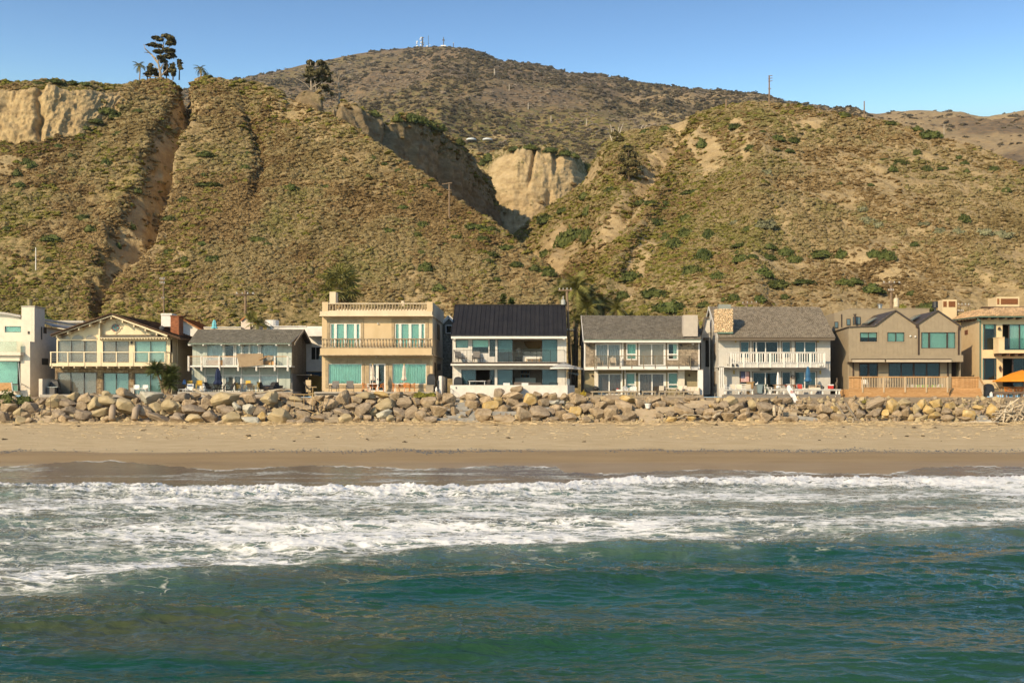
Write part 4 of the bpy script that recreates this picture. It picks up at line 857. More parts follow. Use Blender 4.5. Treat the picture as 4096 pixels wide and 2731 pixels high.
q.win(h, 600, 1008, 940, 1168, Yf, [(605, 735), (742, 875), (882, 1004)], m_bronze, 4, G_C, 'blind'); q.win(h, 1075, 1345, 945, 1168, Yf, [(1085, 1212), (1218, 1341)], m_bronze, 4, G_T, 'shade', cmat=pl('blue_shade', (.42, .5, .5), .9)); q.win(h, 1405, 1690, 948, 1168, Yf, [(1409, 1568), (1574, 1686)], m_bronze, 4, G_T, 'shade', cmat=pl('blue_shade', (.42, .5, .5), .9))
q.room(h, 592, 1780, 602, 875, Yf); q.room(h, 592, 1780, 905, 1173, Yf)
Yb = 114.4
q.box(520, 1790, 842, 874, Yb, 1.9).B('balcony_deck', m_cream, h); mb = q.box(522, 1722, 722, 731, Yb - .03, .09); mb.box(q.X(1722, Yb), q.X(1722, Yb) + .09, Yb + .07, Yb + 1.8, q.Z(731, Yb), q.Z(722, Yb)); mb.B('top_rail', m_cream, h)
for x in (524, 702, 872, 1043, 1210, 1381, 1549, 1718): q.box(x, x + 12, 732, 870, Yb - .05, .1).B('post', m_cream, h)
for x in (1745, 1770, 1795): q.box(x, x + 6, 732, 838, Yb + .6 + (x - 1745) / 40, .08).B('post', m_cream, h)
for i in range(5): y = 750 + i * 17; q.box(530, 1722, y, y + 1.6, Yb, .02).B('cable', m_alu, h)
for i in range(11): x = 535 + i * 117; q.box(x, x + 12, 875, 892, Yb + .1, 1.6).B('joist_end', m_cream, h)
q.po([(1365, 612), (1380, 612), (1382, 632), (1372, 642), (1363, 630)], Yf - .15, .14).B('wall_lamp', m_black, h)
mb = MB(); X0, X1 = q.X(1785, 119), q.X(1870, 119); mb.box(X0, X1, 119, 120.4, GZ, q.Z(350, 119)); c = mb.B('chimney', pl('mortar_red', (.30, .19, .13), .9), h)
mb = MB(); r = random.Random(9); z = q.Z(700, 119); k = 0
while z < q.Z(352, 119):
    x = X0 - .01 - (.1 if k % 2 else 0)
    while x < X1:
        a, b = max(x, X0 - .01), min(x + .2, X1 + .01)
        if b - a > .03: mb.box(a, b - .012, 118.97 - r.random() * .012, 118.999, z, z + .062)
        x += .212
    yy = 119 - (.1 if k % 2 else 0)
    while yy < 120.4: mb.box(X1 + .001, X1 + .022 + r.random() * .01, max(yy, 119), min(yy + .2, 120.4), z, z + .062); yy += .212
    z += .075; k += 1
me = mb.mesh('brick', M('red_brick', [(.30, .10, .045), (.40, .16, .07)], attr='tone', rnd=.3, scale=2), WLOC[h], False); tone_attr(me, 0, 3, 6); o = link_mesh('brick', me, c); tag(o, kind='stuff')
q.box(1778, 1892, 345, 353, 118.9, 1.6).B('chimney_cap', pl('dark_brick', (.2, .08, .04), .9), h)
mb = MB(); mb.ball(q.w(1690, 478, 115.6), .27, 12, 6, (1, .35, 1)); mb.B('satellite_dish', pl('dark_dish', (.04, .04, .045), .5), h); q.bar(1690, 500, 1690, 548, 115.7, .04).B('dish_mast', m_white, h)
q.bar(1855, 590, 1855, 1150, 118, .08).B('downpipe', m_cream, h)

q = z2; Yf = 117
m_mint = M('mint_paint', [(.37, .41, .36), (.46, .49, .43)], stretch=(1, 1, .4), scale=1.8, rough=.8); m_mintt = pl('mint_trim', (.62, .66, .58), .7)
h = tg('mint_house', (q.X(700, Yf), Yf, GZ), 'pale mint two-storey beach house with worn white balcony and grey shingle roof', 'house')
up = [(330, 500, 645, 860), (519, 615, 652, 866), (638, 684, 655, 860), (708, 772, 652, 860), (788, 868, 655, 860), (898, 1076, 646, 860)]
q.wall(h, 'upper_wall', m_mint, 182, 1222, 632, 872, Yf, up); lo = [(326, 499, 968, 1130), (522, 612, 978, 1138), (618, 690, 974, 1138), (706, 884, 974, 1125), (894, 1072, 970, 1125)]
q.wall(h, 'lower_wall', m_mint, 175, 1207, 880, 1140, Yf + .1, lo)
q.boards(h, m_mint, 182, 1222, 636, 870, Yf, 47, up, 'wall_panel', gap=3, th=.025); q.boards(h, m_mint, 176, 1206, 884, 1138, Yf + .1, 46, lo, 'wall_panel', gap=3, th=.025)
for (a, b, c, d), k in zip(up, ('curtain', None, 'curtain', 'shade', 'curtain', 'curtain')):
    q.win(h, a, b, c, d, Yf, 2 if b - a > 150 and False else 1, m_mintt, 6, G_C, k, cmat=pl('blue_curtain', (.46, .58, .56), .9) if k == 'curtain' else m_shade)
for (a, b, c, d), k in zip(lo, ('shade', 'shade', 'shade', 'blind', 'blind')): q.win(h, a, b, c, d, Yf + .1, 1, m_white, 7, G_C, k, cmat={'shade': pl('dim_shade', (.22, .23, .2), .9), 'blind': m_curt}[k], name='door' if b - a < 100 else 'window')
for x in (312, 500, 693, 884, 1072): q.box(x - 4, x + 6, 884, 1138, Yf + .03, .06).B('trim_post', m_white, h)
q.box(312, 1078, 964, 972, Yf + .04, .06).B('trim_band', m_white, h)
for x in (505, 612, 630, 692, 772, 870, 886): q.box(x, x + 10, 645, 866, Yf - .04, .04).B('trim_post', m_white, h)
q.room(h, 200, 1200, 640, 865, Yf, 3); q.room(h, 200, 1195, 900, 1138, Yf, 3)
e0, e1, r1, r0 = q.w(135, 634, 115.7), q.w(1200, 634, 115.7), q.w(1352, 490, 120.4), q.w(238, 490, 120.4)
MB().slab(e0, e1, r1, r0, .1).B('roof', m_white, h); shg(h, 'roof_shingle', e0, e1, r1, r0, 46, 24, m_shing['grey_green'], .03, .4, 11)
b1 = (r1[0], 125.2, e1[2]); b0 = (r0[0], 125.2, e1[2]); MB().slab(r0, r1, b1, b0, .1).B('roof', m_shing['grey_green'], h)
fa = MB(); fa.bar((r1[0], 115.68, e1[2] - .08), (r1[0], 120.4, r1[2] - .08), .06, .24); fa.B('bargeboard', m_oldw, h); fa = MB(); fa.bar((r1[0], 125.2, e1[2] - .08), (r1[0], 120.4, r1[2] - .08), .06, .24); fa.B('bargeboard', m_oldw, h)
q.box(135, 1205, 634, 641, 115.7, .05).B('gutter', pl('green_gutter', (.16, .25, .19), .6), h)
for x in (135, 150, 287, 477, 665, 857, 1050, 1185): q.box(x, x + 12, 640, 658, 115.78, 1.2).B('rafter_end', m_white, h)
XR = q.X(1222, Yf); zt = lambda Y: np.interp(Y, [115.7, 120.4, 125.2], [e1[2], r1[2], e1[2]]) - .15
for i in range(27):       # side wall of separate boards
    y0 = Yf + i * .29; MB().box(XR - .04, XR + .02, y0, y0 + .27, q.Z(940, Yf), zt(y0 + .13)).B('side_board', m_oldw, h)
MB().box(XR - .2, XR - .05, Yf + .2, 125, GZ - .2, q.Z(640, Yf)).B('side_wall', m_oldw, h); MB().box(XR - .049, XR + .03, Yf, 125, GZ - .2, q.Z(950, Yf)).B('lower_side_wall', pl('grey_paint', (.25, .24, .23), .9), h)
MB().box(XR + .03, XR + 1.6, 119, 123, q.Z(965, Yf) , q.Z(955, Yf)).B('side_canopy', m_oldw, h)
Yb = 115.3; q.box(135, 1215, 866, 882, Yb, 1.7).B('balcony_deck', m_white, h)
mR = M('rusted_white_post', [(.66, .62, .54), (.72, .68, .6), (.40, .20, .06)], scale=6, spread=1.2)
for x in (132, 267, 454, 650, 841, 1033, 1168): q.box(x, x + 7, 768, 922, Yb - .08, .1).B('post', m_white, h); q.box(x + 9, x + 17, 768, 924, Yb - .08, .1).B('post', mR, h)
for a, b in ((150, 270), (290, 455), (475, 650), (870, 1033), (1055, 1170)): q.box(a, b, 768, 776, Yb - .05, .09).B('handrail', m_wood, h)
for i in range(4): q.box(150, 265, 792 + i * 18, 796 + i * 18, Yb - .03, .04).B('rail', m_oldw, h)
for (a, b, c, d) in ((293, 455, 782, 864), (500, 612, 782, 864)):
    mb = MB(); n = int((b - a + d - c) / 9)
    for i in range(n):
        t = i * 9; x0 = a + max(0, t - (d - c)); y0_ = c + min(t, d - c); x1 = a + min(t, b - a); y1_ = c + max(0, t - (b - a)); q.bar(x0, y0_, x1, y1_, Yb, .015, mb); q.bar(a + b - x0, y0_, a + b - x1, y1_, Yb + .012, .015, mb)
    mb.B('lattice_panel', m_white, h); q.box(a - 4, b + 4, c - 5, c, Yb - .03, .06).B('rail', m_white, h)
for x0, x1 in ((293, 300), (500, 506), (606, 613)): q.box(x0, x1, 780, 866, Yb - .06, .06).B('post', m_white, h)
for i in range(10): q.box(1190, 1216, 776 + i * 10, 780 + i * 10, Yb + i * .1, .1).B('rail', m_white, h) if i % 2 == 0 else None
t = tag(q.po([(642, 744), (920, 741), (922, 862), (695, 882), (672, 876)], Yb - .16, .025).B('plywood_sheet', M('plywood', [(.27, .19, .11), (.34, .25, .155), (.24, .17, .11)], scale=1.2)), 'large brown plywood sheet leaning on the mint house balcony', 'plywood')
for x0, x1, y0, y1, nm in ((325, 500, 812, 864, 'long ochre storage box behind the lattice on the mint house balcony'), (925, 1035, 822, 860, 'ochre storage box under the cast chair on the mint house balcony')):
    t = tg('storage_box', q.w((x0 + x1) / 2, y1, Yb + .5), nm, 'box'); q.box(x0, x1, y0, y1, Yb + .4, .5).B('box_body', m_wood, t); q.box(x0 - 2, x1 + 2, y0 - 4, y0, Yb + .38, .54).B('lid', m_wood, t)
for j, (a, b, c, d) in enumerate(((874, 807, 985, 762), (905, 800, 965, 772))): t = tag(q.bar(a, b, c, d, Yb - .25 + j * .1, .05).B('lumber', m_wood), ('long' if j == 0 else 'shorter') + ' loose stick of lumber lying across the mint house balcony rail', 'lumber', 'lumber on the balcony')
q = z3; Yf = 116
m_beige = M('beige_stucco', [(.53, .40, .235), (.60, .46, .285)], scale=.8, stretch=(1, 1, .3), rough=.9, bump=.1); m_lbeige = M('pale_beige_stucco', [(.60, .49, .34), (.69, .57, .41)], rough=.9, stretch=(1, 1, .3), scale=1); m_bal = M('weathered_stone', [(.24, .18, .11), (.36, .28, .18), (.46, .38, .27)], scale=4, bump=.2, rnd=.15)
h = tg('balustrade_house', (q.X(650, Yf), Yf, GZ), 'beige stucco two-storey house with stone balustrades on roof and balcony and teal curtained windows', 'house')
up = [(197, 487, 515, 752), (820, 1110, 515, 752)]; lo = [(178, 500, 903, 1098), (573, 729, 903, 1168), (795, 1122, 903, 1098)]
q.wall(h, 'wall', m_beige, 115, 1182, 440, 1178, Yf, up + lo)
XR = q.X(1182, Yf); MB().box(XR - .2, XR - .001, Yf + .19, 128.5, GZ - .3, q.Z(440, Yf)).B('side_wall', m_lbeige, h)
for y, e in ((818, .12), (443, .12)): MB().box(XR, XR + e, Yf, 128.6, q.Z(y + 6, Yf), q.Z(y - 8, Yf)).B('side_ledge', m_lbeige, h)
MB().box(XR + .001, XR + .1, Yf + .0, 128.5, q.Z(436, Yf), q.Z(315, Yf)).B('side_parapet', m_lbeige, h)
MB().box(q.X(115, Yf), XR, Yf + .2, 128.5, q.Z(398, Yf) - .1, q.Z(398, Yf)).B('roof', m_lbeige, h)
MB().box(q.X(122, Yf), XR - .1, 124, 124.2, q.Z(398, Yf), q.Z(318, Yf)).B('rear_parapet', m_lbeige, h)
q.box(95, 1178, 398, 440, 115.1, 1.0).B('cornice', m_lbeige, h); q.box(87, 1186, 436, 445, 115.0, .12).B('cornice_lip', m_lbeige, h)
for a, b in ((117, 174), (1127, 1183)): q.box(a, b, 307, 398, 115.25, .7).B('corner_pier', m_beige, h)
prof = [(.10, 0), (.10, .04), (.06, .07), (.065, .1), (.105, .2), (.11, .28), (.08, .4), (.05, .52), (.045, .58), (.07, .62), (.055, .65), (.09, .70), (.09, .76)]
def balrow(x0, x1, y0, y1, Y, n, sc_):
    H = (q.Z(y0, Y) - q.Z(y1, Y)); me = MB(); me.lathe((0, 0, 0), [(r * sc_, z * H / .76) for r, z in prof], 8); me.sm = True; me = me.mesh('baluster', m_bal)
    pp(h, 'baluster', me, [(q.X(x0 + (x1 - x0) * (i + .5) / n, Y), Y + .15, q.Z(y1, Y)) for i in range(n)])
balrow(176, 1127, 327, 392, 115.3, 33, .95); q.box(174, 1127, 318, 327, 115.28, .34).B('coping', m_lbeige, h); q.box(174, 1127, 391, 398, 115.3, .3).B('plinth', m_lbeige, h)
Yb = 114.6; balrow(112, 1172, 667, 745, Yb, 35, 1.1); q.box(106, 1176, 659, 668, Yb - .02, .34).B('coping', m_bal, h); q.box(106, 1176, 744, 755, Yb, .3).B('plinth', m_bal, h)
q.box(97, 1174, 755, 818, Yb - .05, 1.65).B('balcony_slab', m_beige, h); q.box(89, 1183, 816, 824, Yb - .15, 1.7).B('balcony_lip', m_bal, h)
m_surr = M('stone_surround', [(.30, .23, .14), (.42, .33, .21)], scale=2, rnd=.12, bump=.2)
for a, b in ((163, 516), (786, 1141)):
    n = 6
    for i in range(n): q.box(a + (b - a) * i / n, a + (b - a) * (i + 1) / n - 1, 476, 510, Yf - .07, .069).B('surround_block', m_surr, h)
    q.box(a - 4, b + 4, 470, 477, Yf - .13, .129).B('surround_lip', m_surr, h)
    for j in range(5):
        for c, d in ((a, a + 28), (b - 28, b)): q.box(c, d, 511 + j * 48, 558 + j * 48, Yf - .06, .059).B('surround_block', m_surr, h)
q.win(h, 197, 487, 515, 752, Yf, [(204, 233), (258, 328), (353, 425), (450, 476)], m_white, 6, G_T, ['shade', 'shade', 'shade', 'shade'], cmat=m_teal)
q.win(h, 820, 1110, 515, 752, Yf, [(828, 856), (882, 952), (978, 1050), (1075, 1100)], m_white, 6, G_T, 'shade', cmat=m_teal)
for i in range(14): q.box(146 + i * 72, 217 + i * 72, 862, 900, Yf - .07, .069).B('surround_block', m_surr, h)
q.box(140, 1160, 854, 863, Yf - .14, .139).B('surround_lip', m_surr, h)
for a, b in ((148, 176), (503, 527), (538, 570), (731, 756), (764, 793), (1124, 1148)):
    for j in range(5): q.box(a, b, 901 + j * 41, 941 + j * 41, Yf - .06, .059).B('surround_block', m_surr, h)
for a, b in ((147, 568), (762, 1150)):
    for i in range(7): q.box(a + (b - a) * i / 7, a + (b - a) * (i + 1) / 7 - 1, 1107, 1135, Yf - .07, .069).B('surround_block', m_surr, h)
q.win(h, 178, 500, 903, 1098, Yf, [(184, 494)], m_white, 5, G_T, 'teal'); q.win(h, 795, 1122, 903, 1098, Yf, [(801, 1116)], m_white, 5, G_T, 'teal')
q.win(h, 573, 729, 903, 1168, Yf, [(585, 636), (662, 715)], m_white, 10, G_T, None, name='door')
for x in (648, 652): q.box(x - 2, x + 1, 1045, 1060, Yf - .04, .04).B('handle', m_black, h)
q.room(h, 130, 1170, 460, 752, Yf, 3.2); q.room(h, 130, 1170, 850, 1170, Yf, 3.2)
q.box(188, 247, 210, 320, 119.5, 1.5).B('chimney', m_lbeige, h); q.box(880, 903, 297, 345, 119.5, .9).B('chimney', m_lbeige, h)
for x, y in ((655, 518), (640, 838)): mb = MB(); mb.ball(q.w(x, y, Yf - .12), .11, 8, 5, (1, .8, .6)); mb.B('wall_lamp', m_white, h)
Y0, Y1 = ysd(XR, 1240 + 1228 / q.k), ysd(XR, 1240 + 1250 / q.k); MB().box(XR, XR + .06, Y0, Y1, q.Z(665, Y0), q.Z(520, Y0)).B('side_window', m_bronze, h)
Y0, Y1 = ysd(XR, 1240 + 1200 / q.k), ysd(XR, 1240 + 1212 / q.k); MB().box(XR - .001, XR + .03, Y0, Y1, GZ, q.Z(890, Y0)).B('side_door', m_bronze, h)
for i, (x, y) in enumerate(((1228, 905), (1243, 715))): Y0 = ysd(XR, 1240 + x / q.k); MB().box(XR, XR + .35, Y0, Y0 + .5, q.Z(y + 60, Y0), q.Z(y, Y0)).B('vent_box', m_bronze, h) if i == 0 else None

q = z4; Yf = 116.6
m_bb = pl('white_siding', (.68, .64, .58), .6); m_roofb = M('black_standing_seam', [(.018, .017, .018), (.03, .027, .026)], scale=.8, rough=.6, spec=.25, rnd=.12)
h = tg('black_roof_house', (q.X(780, Yf), Yf, GZ), 'white modern house with black standing seam metal roof and wide open glass doors', 'house')
up = [(215, 347, 598, 682), (389, 559, 598, 737), (569, 630, 594, 774), (652, 1279, 595, 830)]; lo = [(275, 624, 910, 1085), (651, 1279, 908, 1085)]
q.wall(h, 'upper_wall', m_bb, 183, 1374, 575, 835, Yf, up); q.wall(h, 'lower_wall', m_bb, 190, 1374, 866, 1085, Yf, lo)
q.boards(h, m_bb, 184, 1374, 577, 833, Yf, 36, up, 'batten', wd=3.4, th=.03); q.boards(h, m_bb, 191, 1374, 868, 1080, Yf, 48, lo, 'batten', wd=3.4, th=.03)
e0, e1, r1, r0 = q.w(165, 551, 115.4), q.w(1380, 551, 115.4), q.w(1366, 236, 121.4), q.w(210, 236, 121.4)
MB().slab(e0, e1, r1, r0, .12).B('roof_deck', m_black, h)
for i in range(25):
    A_, B_, C_, D_ = (Vector(e0).lerp(Vector(e1), i / 25), Vector(e0).lerp(Vector(e1), (i + 1) / 25), Vector(r0).lerp(Vector(r1), (i + 1) / 25), Vector(r0).lerp(Vector(r1), i / 25)); n = (B_ - A_).cross(D_ - A_).normalized()
    p = MB().slab(A_ + n * .02 + Vector((.012, 0, 0)), B_ + n * .02 - Vector((.012, 0, 0)), C_ + n * .02 - Vector((.012, 0, 0)), D_ + n * .02 + Vector((.012, 0, 0)), .015).B('roof_panel', m_roofb, h)
    MB().bar(A_ + n * .04, D_ + n * .04, .035, .06).B('seam', m_roofb, h)
b1 = (r1[0], 127.4, e1[2]); b0 = (r0[0], 127.4, e0[2]); MB().slab(r0, r1, b1, b0, .1).B('roof_deck', m_roofb, h); MB().bar(Vector(r0) + Vector((0, 0, .04)), Vector(r1) + Vector((0, 0, .04)), .2, .06).B('ridge_cap', m_roofb, h)
MB().prism([(0, 0)] * 0 or [(q.X(183, Yf), GZ), (q.X(183, Yf) + .1, GZ), (q.X(183, Yf) + .1, e0[2]), (q.X(183, Yf), e0[2])], Yf + .19, 127).B('side_wall', m_bb, h); MB().box(q.X(1374, Yf) - .1, q.X(1374, Yf), Yf + .19, 127, GZ, e1[2]).B('side_wall', m_bb, h)
q.box(165, 1381, 549, 559, 115.38, .08).B('gutter', m_black, h); q.box(168, 1378, 560, 585, 115.44, 1.14).B('soffit', m_white, h)
q.win(h, 215, 347, 598, 682, Yf, 1, m_black, 4, G_T, 'shade', cmat=pl('sky_shade', (.45, .55, .52), .9)); q.win(h, 389, 559, 598, 737, Yf, 1, m_black, 4, G_T, 'halfshade', cmat=m_teal); q.win(h, 569, 630, 594, 774, Yf, 1, m_black, 4, G_T, None)
q.win(h, 652, 1279, 595, 830, Yf, [(657, 807), (813, 1117), (1122, 1274)], m_black, 4, G_B, ['halfshade', None, 'shade'], opn=(1,), cmat=pl('pale_teal_shade', (.55, .72, .64), .9))
q.win(h, 275, 624, 910, 1083, Yf, [(281, 424), (430, 570), (578, 620)], m_black, 4, G_B, ['shade', None, None], opn=(1,), cmat=pl('slate_shade', (.36, .42, .42), .9)); q.win(h, 651, 1279, 908, 1083, Yf, [(655, 808), (813, 1117), (1122, 1275)], m_black, 4, G_B, ['shade', None, 'shade'], opn=(1,), cmat=pl('slate_shade', (.36, .42, .42), .9))
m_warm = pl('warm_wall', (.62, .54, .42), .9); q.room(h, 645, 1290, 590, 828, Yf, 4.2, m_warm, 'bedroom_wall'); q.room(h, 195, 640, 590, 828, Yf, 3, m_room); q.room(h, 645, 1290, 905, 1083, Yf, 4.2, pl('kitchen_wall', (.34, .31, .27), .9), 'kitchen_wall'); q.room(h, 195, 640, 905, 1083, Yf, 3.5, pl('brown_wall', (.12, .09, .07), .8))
t = tg('bed', q.w(1010, 825, 119), 'wide bed with white bedding and pillows inside the open upper bedroom of the black-roofed house', 'bed')
q.box(915, 1125, 690, 800, 120.4, .1).B('headboard', pl('sage_headboard', (.33, .34, .27), .9), t); q.box(915, 1130, 765, 822, 118.2, 2.15).B('mattress', pl('white_linen', (.75, .72, .66), .95), t)
for a, b in ((925, 1000), (1005, 1060), (1062, 1115)): mb = MB(); c = q.w((a + b) / 2, 742, 120.1); mb.ball(c, .42, 10, 6, (.95, .35, .55)); mb.sm = True; mb.B('pillow', pl('white_linen', (.75, .72, .66), .95), t)
t = tg('bench', q.w(1010, 826, 117.9), 'white cushioned bench on wooden legs at the foot of the bed', 'bench'); q.box(950, 1095, 776, 796, 117.6, .45).B('seat', m_white, t)
for x in (955, 1012, 1085): q.box(x, x + 6, 796, 826, 117.65, .35).B('leg', m_wood, t)
t = tg('nightstand', q.w(865, 826, 119.8), 'dark nightstand left of the bed in the open bedroom', 'nightstand'); q.box(838, 905, 778, 826, 119.8, .5).B('cabinet', pl('dark_walnut', (.08, .06, .045), .6), t)
t = tg('table_lamp', q.w(870, 778, 119.9), 'pale table lamp on the nightstand beside the bed', 'lamp'); mb = MB(); mb.lathe(q.w(870, 778, 120), [(.12, 0), (.07, .1), (.07, .75), (.03, .8)], 10); mb.B('lamp_base', m_conc, t); mb = MB(); mb.lathe(q.w(870, 725, 120), [(.3, 0), (.24, .42)], 12); mb.B('lamp_shade', m_white, t)
mb = MB(); c = q.w(1032, 600, 120.6); mb.lathe((0, 0, 0), [(1.05, 0), (.9, .06), (.1, .09)], 28); mb.v = [(x + c[0], c[1] - z, y + c[2]) for x, y, z in mb.v]; tag(mb.B('woven_disc', pl('rattan', (.33, .23, .11), .9)), 'round woven rattan disc hanging on the wall above the bed', 'wall decor')
t = tg('kitchen_wall_unit', q.w(960, 1040, 120), 'grey kitchen cupboards with a bright white bottle niche inside the lower open door', 'cupboard')
q.box(818, 893, 915, 992, 120.3, .35).B('cupboard', pl('grey_cupboard', (.38, .36, .32), .7), t); q.box(992, 1112, 915, 1060, 120.2, .5).B('cupboard', pl('taupe_cupboard', (.30, .26, .22), .7), t); q.box(894, 991, 928, 996, 120.55, .08).B('niche', pl('white_tile', (.85, .86, .82), .4), t); q.box(834, 1052, 996, 1050, 119.9, .6).B('counter', pl('pale_counter', (.72, .76, .72), .4), t)
q.box(894, 991, 958, 961, 120.3, .24).B('shelf', m_white, t)
for i in range(7):
    for y, dz in ((992, .42), (948, .3)):
        x = 902 + i * 13; mb = MB(); mb.lathe(q.w(x, y, 120.4), [(.055, 0), (.055, dz * .6), (.02, dz * .75), (.02, dz)], 7); tag(mb.B('bottle', [m_black, pl('blue_bottle', (.03, .12, .2), .2), pl('amber_bottle', (.2, .1, .03), .2)][(i + (y > 970)) % 3]), ORD[i] + (' bottle from left standing on the lower' if y > 970 else ' bottle from left hanging under the upper') + ' shelf of the bright kitchen niche', 'bottle', 'bottles in the lower niche row' if y > 970 else 'bottles in the upper niche row')
Yb = 114.7; q.box(168, 1370, 832, 846, Yb, 1.9).B('balcony_deck', m_bronze, h); q.box(163, 1372, 847, 866, Yb + .05, 1.85).B('fascia', m_white, h); q.box(188, 1360, 705, 710, Yb, .05).B('top_rail', m_black, h)
for x in (188, 331, 477, 625, 769, 914, 1061, 1206, 1356): q.box(x, x + 4, 710, 832, Yb, .05).B('post', m_black, h)
for i in range(7): q.box(190, 1358, 724 + i * 15, 725.2 + i * 15, Yb + .02, .012).B('cable', m_alu, h)
for x in (190, 1356): MB().box(q.X(x, Yb), q.X(x, Yb) + .04, Yb + .06, Yb + 1.85, q.Z(710, Yb), q.Z(705, Yb)).B('side_rail', m_black, h)
q.box(1336, 1360, 585, 596, 115.5, .2).B('floodlight', m_white, h); q.box(193, 215, 584, 597, 115.5, .2).B('floodlight', m_white, h)
t = tg('terrace_wall', q.w(770, 1200, 112.6), 'long smooth white parapet wall in front of the black-roofed house', 'wall'); q.box(158, 1385, 1071, 1198, 112.6, .25).B('wall_body', pl('bright_stucco', (.76, .70, .62), .8), t)
mb = MB(); a = q.w(1385, 1071, 112.6); b = q.w(1460, 1071, 114.6); mb.add([(a[0] + .001, 112.6, 3.9), (b[0], 114.6, 3.9), (b[0], 114.85, 3.9), (a[0] + .001, 112.85, 3.9), (a[0] + .001, 112.6, a[2]), (b[0], 114.6, a[2]), (b[0], 114.85, a[2]), (a[0] + .001, 112.85, a[2])], [(0, 1, 5, 4), (1, 2, 6, 5), (2, 3, 7, 6), (4, 5, 6, 7)]); mb.B('wall_return', pl('bright_stucco', (.76, .70, .62), .8), t)
MB().box(q.X(158, 112.6), q.X(158, 112.6) + .2, 112.86, 116, 4.4, q.Z(1071, 112.6)).B('wall_return', pl('bright_stucco', (.76, .70, .62), .8), t)
MB().box(q.X(160, 112.9), q.X(1380, 112.9), 112.86, 118, GZ - .5, GZ + .05).B('terrace_floor', m_conc, t)
q.box(216, 224, 1090, 1106, 112.5, .1).B('wall_lamp', m_black, t)
mb = MB(); mb.bar(q.w(160, 1105, 112.3), q.w(197, 1128, 112.0), .03); mb.bar(q.w(197, 1128, 112.0), q.w(197, 1195, 112.0), .03); mb.bar(q.w(160, 1105, 112.3), q.w(160, 1160, 112.3), .03); tag(mb.B('handrail', m_black), 'thin black handrail beside the concrete steps of the black-roofed house', 'handrail')
t = tg('gate_wall', q.w(100, 1165, 114), 'white stucco side wall with dark gate between the beige house and the black-roofed house', 'wall'); MB().box(q.X(38, 114), q.X(38, 114) + .3, 114, 121, GZ - .4, q.Z(975, 114)).B('wall_body', m_white, t)
for i in range(6): q.box(20 + i * 3, 21.4 + i * 3, 1018, 1130, 113.9, .04).B('gate_bar', m_black, t)
q = z5; Yf = 116.6
m_olive = pl('olive_stucco', (.30, .25, .15), .9); m_brass = pl('dull_bronze', (.25, .2, .13), .5, metal=.4)
h = tg('shingle_house', (q.X(800, Yf), Yf, GZ), 'two-storey house with brown wood shingle walls, white trim and cage-topped stucco chimney', 'house')
up = [(316, 590, 640, 870), (640, 752, 632, 808), (766, 1052, 634, 870), (1068, 1184, 632, 808)]; lo = [(348, 592, 952, 1172), (638, 742, 942, 1112), (766, 1056, 946, 1188), (1072, 1180, 940, 1112)]
m_ws = m_shing['wall']
q.wall(h, 'upper_wall', m_ws, 205, 1410, 624, 882, Yf, up); q.wall(h, 'lower_wall', m_olive, 203, 1400, 915, 1190, Yf + .3, lo)
mb = MB(); r = random.Random(3); tn = []
for j in range(17):
    y = 628 + j * 14.7; x = 216 + r.random() * 8
    while x < 1395:
        wd = r.uniform(12, 24); b = min(x + wd, 1396)
        if not any(u[0] - 6 < b and u[1] + 6 > x and u[2] - 6 < y + 14 and u[3] + 3 > y + 1 for u in up):
            X0, X1 = q.X(x, Yf), q.X(b - 1.2, Yf); Zt, Zb = q.Z(y, Yf), q.Z(y + 14.2 + r.random(), Yf); e = .02 + .012 * r.random()
            mb.add([(X0, Yf - e, Zb), (X1, Yf - e, Zb), (X1, Yf - .004, Zt), (X0, Yf - .004, Zt), (X0, Yf, Zb), (X1, Yf, Zb)], [(0, 1, 2, 3), (4, 5, 1, 0)])
        x += wd
me = mb.mesh('wall_shingle', m_ws, WLOC[h], False); tone_attr(me, 0, 5, 2); tag(link_mesh('wall_shingle', me, h), kind='stuff')
e0, e1, r1, r0 = q.w(195, 598, 115.5), q.w(1424, 598, 115.5), q.w(1388, 350, 121.6), q.w(168, 343, 121.6)
MB().slab(e0, e1, r1, r0, .1).B('roof', m_white, h); shg(h, 'roof_shingle', e0, e1, r1, r0, 52, 34, m_shing['grey_brown'], .03, .4, 21)
MB().slab(r0, r1, (r1[0], 127.7, e1[2]), (r0[0], 127.7, e0[2]), .1).B('roof', m_shing['grey_brown'], h)
q.box(195, 1424, 597, 603, 115.46, .06).B('gutter', pl('green_gutter', (.16, .25, .19), .6), h); q.box(200, 1420, 604, 625, 115.52, 1.1).B('fascia', m_white, h)
for x in (200, 1394): q.box(x, x + 13, 625, 885, Yf - .05, .08).B('corner_board', m_white, h)
q.box(597, 612, 625, 870, Yf - .08, .08).B('corner_board', m_white, h)
XL = q.X(205, Yf); zl = lambda Y: np.interp(Y, [115.5, 121.6, 127.7], [e0[2], r0[2], e0[2]]) - .15
mb = MB(); mb.add([(XL, Yf + .19, GZ), (XL, 127, GZ), (XL, 127, zl(127)), (XL, 121.6, zl(121.6)), (XL, Yf + .19, zl(Yf + .19))], [(0, 1, 2, 3, 4)]); mb.B('side_wall', pl('slate_siding', (.22, .24, .26), .8), h)
for i in range(22): z = q.Z(885, Yf) + i * .19; MB().box(XL - .03, XL - .002, Yf, 127, z, z + .17).B('clapboard', pl('slate_siding', (.22, .24, .26), .8), h) if z + .17 < e0[2] else None
MB().box(q.X(1400, Yf), q.X(1400, Yf) + .1, Yf + .2, 127, GZ, e1[2]).B('side_wall', pl('slate_siding', (.22, .24, .26), .8), h)
fa = MB(); fa.bar((r0[0], 115.45, e0[2] - .1), (r0[0], 121.6, r0[2] - .1), .06, .22); fa.B('bargeboard', m_white, h)
W_ = m_white
